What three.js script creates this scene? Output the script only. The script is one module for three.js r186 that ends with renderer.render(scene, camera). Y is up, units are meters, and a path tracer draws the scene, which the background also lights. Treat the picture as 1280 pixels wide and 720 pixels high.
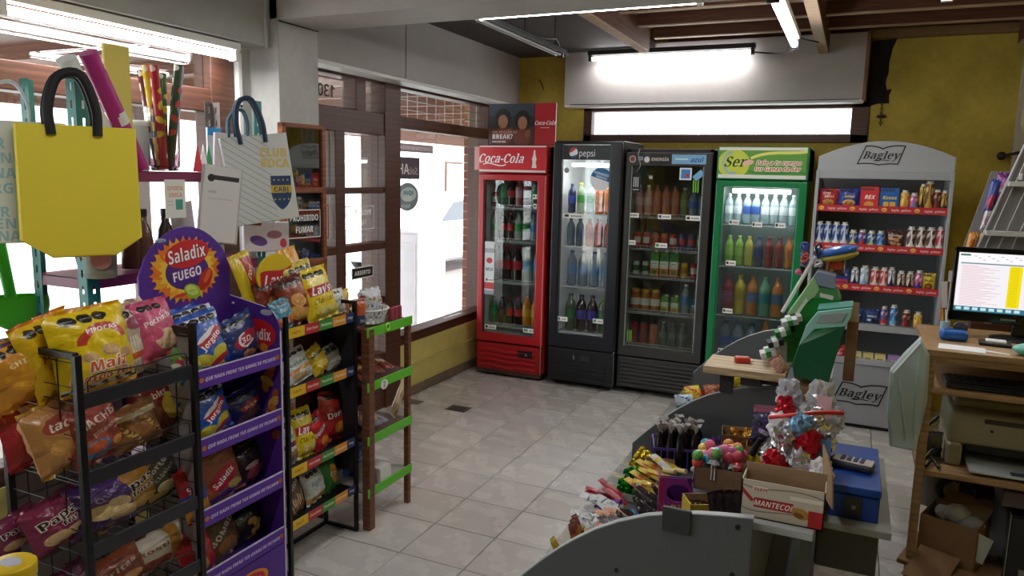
import * as THREE from 'three';
import { RoundedBoxGeometry } from 'three/addons/geometries/RoundedBoxGeometry.js';
import { mergeGeometries } from 'three/addons/utils/BufferGeometryUtils.js';
import { RectAreaLightUniformsLib } from 'three/addons/lights/RectAreaLightUniformsLib.js';
RectAreaLightUniformsLib.init();

// ---------------------------------------------------------------- camera
const scene = new THREE.Scene();
const EYE = new THREE.Vector3(0, 1.7, 0), FOCAL = 930.4;
const camera = new THREE.PerspectiveCamera(2 * Math.atan(360 / FOCAL) * 180 / Math.PI, 1280 / 720, 0.05, 200);
const camDir = (px, py) => new THREE.Vector3((px - 640) / FOCAL, -(py - 360) / FOCAL, -1).normalize();
const vMZ = camDir(1070, 230), vMX = camDir(-1430, 172);              // vanishing points of the two walls
vMX.addScaledVector(vMZ, -vMX.dot(vMZ)).normalize();
const axX = vMX.clone().negate(), axZ = vMZ.clone().negate(), axY = new THREE.Vector3().crossVectors(axZ, axX);
const camToWorld = new THREE.Matrix4().set(axX.x, axX.y, axX.z, 0, axY.x, axY.y, axY.z, 0, axZ.x, axZ.y, axZ.z, 0, 0, 0, 0, 1);
camera.position.copy(EYE); camera.quaternion.setFromRotationMatrix(camToWorld);
scene.add(camera);
const rayAt = (px, py) => camDir(px, py).applyMatrix4(camToWorld);
const onY = (px, py, y) => { const r = rayAt(px, py); return EYE.clone().addScaledVector(r, (y - EYE.y) / r.y); };
const onX = (px, py, x) => { const r = rayAt(px, py); return EYE.clone().addScaledVector(r, (x - EYE.x) / r.x); };
const onZ = (px, py, z) => { const r = rayAt(px, py); return EYE.clone().addScaledVector(r, (z - EYE.z) / r.z); };

// ---------------------------------------------------------------- sky, sun, exposure
scene.background = new THREE.Color().setRGB(0.86, 0.93, 1.0);
scene.backgroundIntensity = 6.0;
const sun = new THREE.DirectionalLight(new THREE.Color().setRGB(1, 0.95, 0.86), 12);
sun.position.set(-9, 22, -14); sun.target.position.set(-8, 0, -10); scene.add(sun, sun.target);
sun.castShadow = true; sun.shadow.mapSize.set(2048, 2048);
Object.assign(sun.shadow.camera, { left: -25, right: 25, top: 25, bottom: -25, near: 1, far: 60 });
const renderer = new THREE.WebGLRenderer({ antialias: true });
renderer.toneMapping = THREE.LinearToneMapping;
renderer.toneMappingExposure = 1.4;
renderer.shadowMap.enabled = true;

// ---------------------------------------------------------------- helpers
let seedState = 20240611;
const rnd = (a = 0, b = 1) => { seedState = (seedState * 1664525 + 1013904223) >>> 0; return a + (b - a) * (seedState / 4294967296); };
const pick = (list) => list[Math.floor(rnd() * list.length) % list.length];
const used = new Map();
function numbered(name) { const n = used.get(name) ?? 0; used.set(name, n + 1); return n ? name + '_' + String(n).padStart(3, '0') : name; }
function flat(g) { const o = g.index ? g.toNonIndexed() : g; for (const k of Object.keys(o.attributes)) if (!['position', 'normal', 'uv'].includes(k)) o.deleteAttribute(k); return o; }
const merge = (list) => { const g = mergeGeometries(list.map(flat), false); g.clearGroups(); return g; };
const shade = (m) => { m.castShadow = true; m.receiveShadow = true; return m; };
function part(parent, name, geo, mat, label) {
  const m = shade(new THREE.Mesh(Array.isArray(geo) ? merge(geo) : geo, mat)); m.name = name; parent.add(m);
  if (label) m.userData.label = label;
  return m;
}
function thing(name, label, category, p = [0, 0, 0], turn = 0, group) {
  const o = new THREE.Group(); o.name = numbered(name); scene.add(o);
  if (p.isVector3) o.position.copy(p); else o.position.set(...p);
  o.rotation.y = turn; o.userData = { label, category };
  if (group) o.userData.group = group;
  return o;
}
function single(name, label, category, geo, mat, group) {
  const m = part(scene, numbered(name), geo, mat); m.userData = { label, category };
  if (group) m.userData.group = group;
  return m;
}
function struct(name, geo, mat, label, category) {
  const m = part(scene, name, geo, mat); m.userData = { kind: 'structure', label, category };
  return m;
}
function copy(o, label, p, turn, group) {
  const c = o.clone(); c.name = numbered(o.name.replace(/_\d{3}$/, '')); scene.add(c); c.userData = { ...o.userData };
  if (label) c.userData.label = label;
  if (group) c.userData.group = group;
  if (p) { if (p.isVector3) c.position.copy(p); else c.position.set(...p); }
  c.rotation.set(0, turn ?? 0, 0);
  return c;
}
// geometry: boxes by extent, tubes, lathes, extrusions
const bx = (x0, x1, y0, y1, z0, z1) => new THREE.BoxGeometry(Math.abs(x1 - x0), Math.abs(y1 - y0), Math.abs(z1 - z0)).translate((x0 + x1) / 2, (y0 + y1) / 2, (z0 + z1) / 2);
const rb = (x0, x1, y0, y1, z0, z1, r = 0.008, s = 1) => new RoundedBoxGeometry(Math.abs(x1 - x0), Math.abs(y1 - y0), Math.abs(z1 - z0), s, r).translate((x0 + x1) / 2, (y0 + y1) / 2, (z0 + z1) / 2);
function rod(a, b, r, n = 8, r2 = r) {
  const A = new THREE.Vector3(...a), D = new THREE.Vector3(...b).sub(A), L = D.length();
  const g = new THREE.CylinderGeometry(r2, r, L, n, 1).translate(0, L / 2, 0);
  return g.applyQuaternion(new THREE.Quaternion().setFromUnitVectors(new THREE.Vector3(0, 1, 0), D.normalize())).translate(A.x, A.y, A.z);
}
const tube = (pts, r, n = 24, k = 6) => new THREE.TubeGeometry(new THREE.CatmullRomCurve3(pts.map((p) => new THREE.Vector3(...p))), n, r, k, false);
const lathe = (pts, n = 16) => new THREE.LatheGeometry(pts.map(([x, y]) => new THREE.Vector2(x, y)), n);
function poly(pts, depth, bevel = 0) {
  const s = new THREE.Shape(pts.map(([x, y]) => new THREE.Vector2(x, y)));
  return new THREE.ExtrudeGeometry(s, { depth, bevelEnabled: bevel > 0, bevelSize: bevel, bevelThickness: bevel, bevelSegments: 1, curveSegments: 12 });
}
function metric(g, k = 1) {                                            // uv in metres from the dominant axis of each face
  g = flat(g); const p = g.attributes.position, n = g.attributes.normal, uv = new Float32Array(p.count * 2);
  for (let i = 0; i < p.count; i++) {
    const ax = Math.abs(n.getX(i)), ay = Math.abs(n.getY(i)), az = Math.abs(n.getZ(i));
    const [u, v] = ax >= ay && ax >= az ? [p.getZ(i), p.getY(i)] : ay >= az ? [p.getX(i), p.getZ(i)] : [p.getX(i), p.getY(i)];
    uv[2 * i] = u * k; uv[2 * i + 1] = v * k;
  }
  g.setAttribute('uv', new THREE.BufferAttribute(uv, 2)); return g;
}
// colour and materials
const rgb = (r, g, b) => new THREE.Color(`rgb(${r},${g},${b})`);
const mat = (c, rough = 0.6, more = {}) => new THREE.MeshPhysicalMaterial({ color: Array.isArray(c) ? rgb(...c) : c, roughness: rough, ...more });
// all prints share a few large sheets; each print is a window of its sheet
const sheets = []; const SHEET = 2048;
function canvas(w, h, draw) {
  const c = document.createElement('canvas'); c.width = w; c.height = h; draw(c.getContext('2d'), w, h);
  let s = sheets[sheets.length - 1];
  if (s && s.x + w + 8 > SHEET) { s.x = 0; s.y += s.row; s.row = 0; }
  if (!s || s.y + h + 8 > SHEET) { const k = document.createElement('canvas'); k.width = k.height = SHEET; s = { ctx: k.getContext('2d'), x: 0, y: 0, row: 0, tex: new THREE.CanvasTexture(k) }; s.tex.colorSpace = THREE.SRGBColorSpace; s.tex.magFilter = THREE.LinearFilter; sheets.push(s); }
  s.ctx.drawImage(c, s.x, s.y, w + 8, h + 8); s.ctx.clearRect(s.x + 4, s.y + 4, w, h); s.ctx.drawImage(c, s.x + 4, s.y + 4);
  const t = s.tex.clone(); t.repeat.set(w / SHEET, h / SHEET); t.offset.set((s.x + 4) / SHEET, 1 - (s.y + 4 + h) / SHEET);
  s.x += w + 8; s.row = Math.max(s.row, h + 8); return t;
}
const print = (w, h, draw, rough = 0.5, more = {}) => new THREE.MeshPhysicalMaterial({ color: 0xffffff, map: canvas(w, h, draw), roughness: rough, ...more });
function text(g, s, x, y, size, color, o = {}) {
  g.save(); g.translate(x, y); g.rotate(o.rot ?? 0); g.transform(o.sx ?? 1, 0, o.slant ?? 0, 1, 0, 0);
  g.font = `${o.style ?? 'bold'} ${size}px ${o.font ?? 'sans-serif'}`; g.textAlign = o.align ?? 'center'; g.textBaseline = 'middle';
  if (o.stroke) { g.strokeStyle = o.stroke; g.lineWidth = o.lw ?? size / 6; g.lineJoin = 'round'; g.strokeText(s, 0, 0); }
  g.fillStyle = color; g.fillText(s, 0, 0); g.restore();
}
const fill = (g, c, x = 0, y = 0, w = 4000, h = 4000) => { g.fillStyle = c; g.fillRect(x, y, w, h); };
const oval = (g, c, x, y, rx, ry, rot = 0) => { g.fillStyle = c; g.beginPath(); g.ellipse(x, y, rx, ry, rot, 0, 7); g.fill(); };
// tiling value noise in several octaves
function noiseField(n, cells, octaves, seed) {
  let s = seed; const r = () => { s = (s * 1664525 + 1013904223) >>> 0; return s / 4294967296; }, out = new Float32Array(n * n); let amp = 1, total = 0;
  for (let o = 0; o < octaves; o++) {
    const c = cells << o, lat = Array.from({ length: c * c }, r);
    for (let y = 0; y < n; y++) for (let x = 0; x < n; x++) {
      const fx = x / n * c, fy = y / n * c, ix = Math.floor(fx), iy = Math.floor(fy); let tx = fx - ix, ty = fy - iy; tx = tx * tx * (3 - 2 * tx); ty = ty * ty * (3 - 2 * ty);
      const L = (a, b) => lat[(b % c) * c + (a % c)];
      out[y * n + x] += amp * ((L(ix, iy) * (1 - tx) + L(ix + 1, iy) * tx) * (1 - ty) + (L(ix, iy + 1) * (1 - tx) + L(ix + 1, iy + 1) * tx) * ty);
    }
    total += amp; amp *= 0.55;
  }
  return out.map((v) => v / total);
}
function dataTex(n, f, srgb = true) {
  const d = new Uint8Array(n * n * 4);
  for (let y = 0; y < n; y++) for (let x = 0; x < n; x++) { const c = f(x, y); for (let k = 0; k < 3; k++) d[(y * n + x) * 4 + k] = Math.max(0, Math.min(255, c[k])); d[(y * n + x) * 4 + 3] = 255; }
  const t = new THREE.DataTexture(d, n, n); t.wrapS = t.wrapT = THREE.RepeatWrapping; t.magFilter = THREE.LinearFilter; t.minFilter = THREE.LinearMipmapLinearFilter; t.needsUpdate = true;
  if (srgb) t.colorSpace = THREE.SRGBColorSpace; return t;
}
const N1 = noiseField(256, 4, 6, 11), N2 = noiseField(256, 3, 5, 77), N3 = noiseField(256, 32, 3, 5);
const bumpTex = dataTex(256, (x, y) => { const v = 128 + (N1[y * 256 + x] - 0.5) * 160 + (N3[y * 256 + x] - 0.5) * 120; return [v, v, v]; }, false);
// neutral grain sheets, tinted by each material's own colour
const grainTex = dataTex(256, (x, y) => {
  const w = N2[y * 256 + x], g = N1[((y * 8) % 256) * 256 + ((x >> 2) % 256)]; const v = Math.min(1, Math.max(0, 0.5 + Math.sin((y / 256 * 22 + w * 7) * Math.PI) * 0.22 + (g - 0.5) * 1.3));
  return [186 + 69 * v, 180 + 75 * v, 174 + 81 * v];
}); grainTex.repeat.set(1, 2.5);
const speckle = [5, 10, 18, 30].map((a) => dataTex(256, (x, y) => { const v = 255 - a + (N1[y * 256 + x] - 0.5) * a * 2 + (N3[y * 256 + x] - 0.5) * a * 0.8; return [v, v, v]; }));
const wood = (dark, light, rough = 0.5) => new THREE.MeshPhysicalMaterial({ color: rgb(...light), map: grainTex, roughness: rough });
const plaster = (c, a = 14, rough = 0.8) => new THREE.MeshPhysicalMaterial({ color: rgb(...c), map: speckle[a < 8 ? 0 : a < 13 ? 1 : a < 21 ? 2 : 3], roughness: rough, bumpMap: bumpTex, bumpScale: 0.0008 });
const glass = (tint = [0.97, 0.99, 0.98], rough = 0) => new THREE.MeshPhysicalMaterial({ color: new THREE.Color().setRGB(...tint), roughness: rough, transmission: 1, thickness: 0, ior: 1.5 });
const M = {
  brown: wood([66, 36, 27], [98, 60, 44], 0.45), rafter: wood([84, 46, 30], [116, 70, 48], 0.6), pine: wood([150, 116, 78], [184, 150, 108], 0.5), palewood: wood([205, 178, 138], [226, 202, 164], 0.5),
  wallWhite: plaster([206, 206, 204]), boxWhite: plaster([196, 194, 192], 8, 0.55), yellow: plaster([216, 190, 82], 22), yellowLow: plaster([222, 206, 120], 14), darkCeil: plaster([84, 80, 80], 10), ceilWood: wood([78, 44, 30], [112, 66, 44], 0.6),
  grout: plaster([98, 92, 88], 20, 0.9), pane: glass(), tube: mat([255, 255, 255], 0.4, { emissive: new THREE.Color(1, 0.98, 0.97), emissiveIntensity: 14 }),
  white: mat([225, 225, 223], 0.45), black: mat([18, 18, 20], 0.45), blackMetal: mat([20, 20, 23], 0.38, { metalness: 0.2 }), chrome: mat([200, 202, 205], 0.25, { metalness: 1 }), steel: mat([150, 152, 156], 0.4, { metalness: 0.8 }),
  greyLam: plaster([96, 100, 104], 5, 0.45), greyEdge: mat([176, 182, 186], 0.4), card: plaster([146, 112, 82], 18, 0.9), cardIn: plaster([176, 146, 112], 14, 0.9), teal: mat([38, 126, 122], 0.4), plum: mat([128, 40, 84], 0.4),
};
// a fluorescent or panel lamp is a glowing tube and an area light of its size just below or in front of it
function lampLight(p, dir, w, h, intensity, c = [1, 0.98, 0.96]) {
  const l = new THREE.RectAreaLight(new THREE.Color().setRGB(...c), intensity, w, h); l.position.set(...p); scene.add(l);
  l.up.set(...(Math.abs(dir[1]) > 0.9 ? [0, 0, 1] : [0, 1, 0])); l.lookAt(p[0] + dir[0], p[1] + dir[1], p[2] + dir[2]); return l;
}

// ================================================================ the setting
const XL = -3.0, ZB = -6.35, XR = 1.45, ZF = 1.6, HC = 2.95;
// ---- floor: grout bed and separate tiles
const floorBed = struct('floor', metric(bx(XL - 0.3, XR + 0.3, -0.14, -0.006, ZB - 0.3, ZF + 0.3)), M.grout, 'grey mottled ceramic tile floor with dark joints', 'floor');
{
  const TX = 0.3305, TZ = 0.321, x0 = -1.748 - 4 * TX, z0 = -3.32 - 10 * TZ, variants = [];
  const cols = [[204, 200, 194], [200, 196, 191], [208, 204, 199], [198, 193, 187], [203, 200, 197]];
  for (const c of cols) {
    const k = variants.length * 50, t = dataTex(256, (x, y) => { const a = N1[y * 256 + ((x + k) % 256)] - 0.5, b = N2[((y + k) % 256) * 256 + x] - 0.5, d = N3[y * 256 + x] - 0.5; return c.map((v, i) => v + a * 11 + b * 8 * (i === 2 ? 1.25 : 1) + d * 7); });
    const r = dataTex(256, (x, y) => { const v = 70 + (N1[y * 256 + ((x + k) % 256)] - 0.5) * 24; return [v, v, v]; }, false);
    variants.push(new THREE.MeshPhysicalMaterial({ color: 0xffffff, map: t, roughness: 1, roughnessMap: r, bumpMap: bumpTex, bumpScale: 0.0003 }));
  }
  const half = (a) => a / 2 - 0.0022, top = (w, d) => {                // a slab with a bevelled upper rim
    const ch = 0.0025, P = [[-w, -0.012, -d], [w, -0.012, -d], [w, -0.012, d], [-w, -0.012, d], [-w, -ch, -d], [w, -ch, -d], [w, -ch, d], [-w, -ch, d], [-w + ch, 0, -d + ch], [w - ch, 0, -d + ch], [w - ch, 0, d - ch], [-w + ch, 0, d - ch]];
    const F = [[8, 11, 10, 9]]; for (let i = 0; i < 4; i++) { const j = (i + 1) % 4; F.push([4 + i, 8 + i, 8 + j, 4 + j], [i, 4 + i, 4 + j, j]); }
    const pos = [], uv = []; for (const [a, b, c, e] of F) for (const q of [a, b, c, a, c, e]) { pos.push(...P[q]); uv.push(P[q][0] / (2 * w) + 0.5, P[q][2] / (2 * d) + 0.5); }
    const g = new THREE.BufferGeometry(); g.setAttribute('position', new THREE.Float32BufferAttribute(pos, 3)); g.setAttribute('uv', new THREE.Float32BufferAttribute(uv, 2)); g.computeVertexNormals(); return g;
  };
  const g = top(half(TX), half(TZ));
  const nx = Math.ceil((XR - x0) / TX);
  for (let i = 0; i < 13; i++) for (let j = 0; j < 18; j++) {
    const t = part(floorBed, 'tile', g, variants[(i * 7 + j * 3 + ((i * j) % 4)) % 5]);
    t.position.set(x0 + (i + 0.5) * TX, rnd(-0.0006, 0.0006), z0 + (j + 0.5) * TZ); t.rotation.y = (((i * 5 + j * 3) % 2) * Math.PI);
  }
  // the tiles behind the camera, never in view: one flat slab at the same level
  part(floorBed, 'rear_tiling', metric(bx(XL - 0.1, XR, -0.008, 0, z0 + 18 * TZ, ZF)), variants[0]);
  part(floorBed, 'rear_tiling', metric(bx(XL - 0.1, x0 + 13 * TX + 0.4, -0.0085, -0.0005, ZB, z0)), variants[0]);
  // two small floor drains
  const d = part(floorBed, 'drain_cover', bx(-2.60, -2.44, 0, 0.004, -4.71, -4.59), mat([84, 80, 78], 0.5), 'square dark floor drain cover');
  for (let k = 0; k < 5; k++) part(d, 'slot', bx(-2.58, -2.46, 0.003, 0.0055, -4.69 + k * 0.022, -4.685 + k * 0.022), M.black);
  part(floorBed, 'drain_cover', bx(-2.95, -2.83, 0, 0.004, -4.68, -4.59), mat([120, 112, 104], 0.5), 'small square floor drain cover');
}
// ---- left wall with the shop front
const zc0 = -3.47, zc1 = -3.15;                                         // the white pier
const wl = struct('wall_left', [metric(bx(-3.2, XL, 0, 0.42, ZB, -4.6)), metric(bx(-3.2, XL, 2.34, HC, ZB, ZF)), metric(bx(-3.2, XL, 0, 0.42, zc1, ZF)), metric(bx(-3.2, XL, 0.42, 2.34, ZB - 0.2, -6.12)), metric(bx(-3.2, XL, 0.42, 2.34, 0.2, ZF))], M.yellowLow, 'pale yellow low wall under the shop windows', 'wall');
struct('trim_1', metric(bx(XL, -2.985, 0.245, 0.262, ZB, -4.62)), M.yellowLow, 'thin yellow ledge along the low wall', 'trim');
const base = struct('baseboard_left', bx(XL, -2.988, 0, 0.005, ZB, -4.62), M.grout, 'row of brown grey skirting tiles below the window wall', 'baseboard');
{
  const m = [plaster([142, 122, 100], 24, 0.5), plaster([132, 116, 98], 24, 0.5)];
  for (let k = 0; k < 6; k++) part(base, 'tile', metric(rb(XL, -2.982, 0.003, 0.075, -4.63 - k * 0.325 - 0.32, -4.63 - k * 0.325, 0.003)), m[k % 2]);
}
const col = struct('column', [metric(rb(-3.25, -2.8, 0, HC, zc0, zc1, 0.006)), metric(bx(-3.2, -2.998, 0, 2.34, zc1, -3.04))], M.wallWhite, 'square white painted pier between the shop window and the door', 'column');
part(col, 'corner_strip', rb(-2.803, -2.796, 0, 2.47, zc1 - 0.004, zc1 + 0.004, 0.002), mat([170, 172, 174], 0.5));
part(col, 'screw', new THREE.SphereGeometry(0.008, 8, 6).translate(-2.968, 2.03, -3.05), M.black);
part(col, 'crack', bx(-2.806, -2.796, 2.468, 2.474, zc0, zc1), M.black);
part(col, 'conduit', rb(-3.0, -2.972, 0.42, 2.30, -3.068, -3.04, 0.004), M.white, 'white cable duct on the pier');
struct('beam', [metric(rb(-3.2, XR, 2.475, HC, zc0, zc1, 0.006)), metric(rb(-2.8, XR, 2.60, HC, zc1, zc1 + 0.035, 0.006))], plaster([190, 188, 184], 8, 0.6), 'white painted cross beam resting on the pier', 'beam');

// wooden frames of the shop front
function bars(list) { return list.map((b) => metric(rb(...b, 0.006))); }
const fx0 = -3.12, fx1 = -3.0;
const win1 = struct('window_1', bars([[fx0, fx1 - 0.004, 1.985, 2.10, -3.03, 0.19], [fx0, fx1 - 0.004, 2.28, 2.335, -3.03, 0.19], [fx0, fx1 - 0.004, 0.42, 0.50, -3.03, 0.19], [fx0, fx1, 0.42, 2.34, -3.04, -2.88], [fx0, fx1, 0.42, 2.34, -1.40, -1.30], [fx0, fx1, 0.42, 2.34, 0.1, 0.2]]), M.brown, 'brown framed shop window behind the plum shelving', 'window');
part(win1, 'pane', bx(-3.055, -3.05, 0.50, 1.985, -2.88, -1.40), M.pane); part(win1, 'pane', bx(-3.055, -3.05, 0.50, 1.985, -1.30, 0.1), M.pane);
part(win1, 'transom_pane', bx(-3.055, -3.05, 2.10, 2.28, -2.88, -1.40), M.pane); part(win1, 'transom_pane', bx(-3.055, -3.05, 2.10, 2.28, -1.30, 0.1), M.pane);
const win2 = struct('window_2', bars([[fx0, fx1 - 0.004, 0.42, 0.49, -6.11, -4.6], [fx0, -2.975, 0.488, 0.505, -6.12, -4.6], [fx0, fx1 - 0.004, 2.02, 2.105, -6.11, -4.6], [fx0, fx1 - 0.004, 2.30, 2.335, -6.11, zc0], [-3.205, fx1, 0.42, 2.34, -6.125, -6.03], [fx0, fx1, 2.10, 2.34, -4.20, -4.09]]), M.brown, 'large brown framed window beside the red cooler', 'window');
part(win2, 'pane', bx(-3.055, -3.05, 0.505, 2.02, -6.03, -4.6), M.pane);
part(win2, 'transom_pane', bx(-3.055, -3.05, 2.105, 2.30, -6.03, -4.2), M.pane); part(win2, 'transom_pane', bx(-3.055, -3.05, 2.105, 2.30, -4.09, zc0), M.pane);
for (let k = 0; k < 13; k++) part(win2, 'grille_bar', bx(-3.10, -3.094, 2.105, 2.30, -4.30 - k * 0.14, -4.296 - k * 0.14), M.steel);
for (let k = 0; k < 2; k++) part(win2, 'grille_bar', bx(-3.10, -3.094, 2.17 + k * 0.07, 2.174 + k * 0.07, -6.03, -4.2), M.steel);
const door = struct('door_1', bars([[fx0, fx1 + 0.01, 0, 2.34, -4.605, -4.41], [fx0, fx1, 1.955, 2.105, -4.42, zc0], [fx0 + 0.02, fx1 - 0.003, 0, 1.96, -3.975, -3.875], [fx0 + 0.02, fx1 - 0.007, 1.56, 1.60, -4.42, zc0], [fx0 + 0.02, fx1 - 0.007, 1.17, 1.222, -4.42, zc0], [fx0 + 0.02, fx1 - 0.007, 0.78, 0.83, -4.42, zc0], [fx0 + 0.02, fx1 - 0.007, 0.0, 0.42, -4.42, zc0]]), M.brown, 'brown wooden door with rows of glass panes', 'door');
for (const [a, b] of [[1.60, 1.955], [1.222, 1.56], [0.83, 1.17], [0.42, 0.78]]) { part(door, 'pane', bx(-3.055, -3.05, a, b, -4.41, -3.975), M.pane); part(door, 'pane', bx(-3.055, -3.05, a, b, -3.875, zc0), M.pane); }
// lettering on the glass, read from the street, so mirrored from inside
const sticker = (w, h, draw, mirror = true) => {
  const t = canvas(w, h, (g) => { g.clearRect(0, 0, w, h); if (mirror) { g.translate(w, 0); g.scale(-1, 1); } draw(g, w, h); });
  return new THREE.MeshPhysicalMaterial({ color: 0xffffff, map: t, alphaTest: 0.5, roughness: 0.5, side: THREE.DoubleSide });
};
const onLeft = (y0, y1, z0, z1, x = -3.046) => new THREE.PlaneGeometry(Math.abs(z1 - z0), y1 - y0).rotateY(Math.PI / 2).translate(x, (y0 + y1) / 2, (z0 + z1) / 2);
part(win2, 'house_number', onLeft(2.11, 2.29, -3.98, -3.66), sticker(256, 144, (g) => { text(g, '1303', 128, 72, 84, '#111'); }), 'black mirrored house number on the transom');
part(win2, 'window_lettering', onLeft(1.66, 1.82, -4.95, -4.62), sticker(256, 128, (g) => { fill(g, '#5a5560', 0, 0, 256, 128); text(g, 'AHA', 200, 70, 84, '#fff'); text(g, 'Solo', 70, 80, 56, '#f1dcdc', { style: 'italic' }); }), 'dark banner of white mirrored letters');
part(win2, 'window_lettering', onLeft(1.86, 1.92, -5.15, -4.62), sticker(256, 48, (g) => { fill(g, '#b9aab4', 0, 0, 256, 48); text(g, 'COMIDAS', 70, 24, 30, '#fff'); text(g, 'BEBIDAS', 185, 24, 26, '#fff', { style: 'bold italic' }); }), 'pale mauve strip with mirrored lettering');
part(win2, 'window_lettering', onLeft(1.40, 1.64, -4.95, -4.62), sticker(256, 192, (g) => {
  oval(g, '#8fa3ae', 130, 90, 120, 84); oval(g, '#d8ecf0', 120, 76, 86, 44); text(g, 'aguas', 120, 62, 40, '#4b8f96'); text(g, '0000', 130, 100, 40, '#fff'); text(g, 'hielo', 150, 145, 40, '#e9f4f4');
}), 'round pale blue mirrored window decal');
part(door, 'sign', onLeft(1.31, 1.48, -4.36, -3.99), sticker(300, 150, (g) => { g.strokeStyle = '#e8e8e8'; g.lineWidth = 5; g.strokeRect(8, 6, 284, 138); text(g, 'PROHIBIDO', 150, 45, 46, '#f2f2f2', { sx: 0.9 }); text(g, 'FUMAR', 150, 104, 46, '#f2f2f2', { sx: 0.9 }); }), 'mirrored white no smoking lettering');
part(door, 'sign', onLeft(1.27, 1.50, -3.86, -3.70), sticker(150, 210, (g) => { g.strokeStyle = '#b0382a'; g.lineWidth = 7; g.strokeRect(10, 10, 130, 190); text(g, 'SI', 75, 70, 46, '#b0382a'); text(g, 'ABRE', 75, 140, 40, '#b0382a'); }), 'red outlined mirrored sticker');
part(door, 'sign', onLeft(0.98, 1.06, -4.33, -4.08, -3.04), print(192, 64, (g) => { fill(g, '#e9e9e9'); fill(g, '#151515', 6, 6, 180, 52); text(g, 'ABIERTO', 96, 33, 34, '#fff'); }), 'black open sign with white letters');
// a narrow mirror-filmed leaf of the door, folded back against the pier
{
  const L = thing('folded_door_leaf', 'narrow wooden door leaf with mirror film glass folded against the white pier', 'door leaf', [-2.765, 0, zc0 + 0.01], -0.11);
  part(L, 'leaf_frame', bars([[-0.02, 0.02, 0.02, 1.955, 0, 0.028], [-0.02, 0.02, 0.02, 1.955, 0.29, 0.318], [-0.02, 0.02, 1.93, 1.955, 0, 0.318], [-0.02, 0.02, 1.58, 1.61, 0, 0.318], [-0.02, 0.02, 1.17, 1.21, 0, 0.318], [-0.02, 0.02, 0.78, 0.82, 0, 0.318], [-0.02, 0.02, 0.02, 0.40, 0, 0.318]]), wood([120, 66, 40], [160, 94, 60], 0.45));
  const film = mat([150, 152, 150], 0.03, { metalness: 1 });
  for (const [a, b] of [[1.61, 1.93], [1.21, 1.58], [0.82, 1.17], [0.40, 0.78]]) part(L, 'mirror_pane', bx(-0.004, 0.004, a, b, 0.028, 0.29), film, 'glass pane with mirror film');
  part(L, 'no_smoking_sign', new THREE.PlaneGeometry(0.25, 0.19).rotateY(Math.PI / 2).translate(0.006, 1.41, 0.16), sticker(300, 200, (g) => { g.strokeStyle = '#e9ebe6'; g.lineWidth = 5; g.strokeRect(6, 20, 288, 160); text(g, 'PROHIBIDO', 150, 66, 50, '#f2f2ee', { sx: 0.92 }); text(g, 'FUMAR', 150, 134, 50, '#f2f2ee', { sx: 0.92 }); }, false), 'white no smoking lettering');
}
// ---- roller shutter boxes
const boxL = struct('trim_2', [metric(rb(-3.0, -2.85, 2.335, HC - 0.02, ZB, zc0, 0.006))], plaster([176, 172, 170], 8, 0.55), 'grey white shutter box above the door and window', 'shutter box');
part(boxL, 'cover_strip', metric(rb(-2.99, -2.842, 2.315, 2.338, ZB + 0.01, zc0, 0.004)), M.white); part(boxL, 'panel_joint', bx(-2.8485, -2.8475, 2.34, 2.9, -4.452, -4.446), M.grout);
const boxN = struct('trim_3', metric(rb(-3.0, -2.85, 2.335, HC - 0.001, zc1 + 0.001, 0.6, 0.004)), plaster([178, 180, 178], 8, 0.55), 'grey white shutter box over the near window with a lamp beneath', 'shutter box');
part(boxN, 'end_cap', metric(rb(-2.995, -2.842, 2.328, HC - 0.02, zc1 + 0.03, zc1 + 0.05, 0.004)), M.boxWhite);
const boxB = struct('trim_4', metric(rb(-2.36, 0.0, 2.315, 2.80, ZB, -6.2, 0.005)), plaster([190, 184, 182], 8, 0.55), 'grey white shutter box above the high back window', 'shutter box');
part(boxB, 'cover_strip', metric(rb(-2.35, 0.0, 2.298, 2.318, ZB + 0.01, -6.19, 0.004)), M.white); part(boxB, 'end_board', rb(-0.012, 0.012, 2.31, 2.80, ZB, -6.185, 0.003), wood([120, 80, 56], [150, 104, 74]));
part(boxB, 'gap', bx(-2.3, -0.03, 2.317, 2.322, -6.2, -6.187), M.black);
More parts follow.
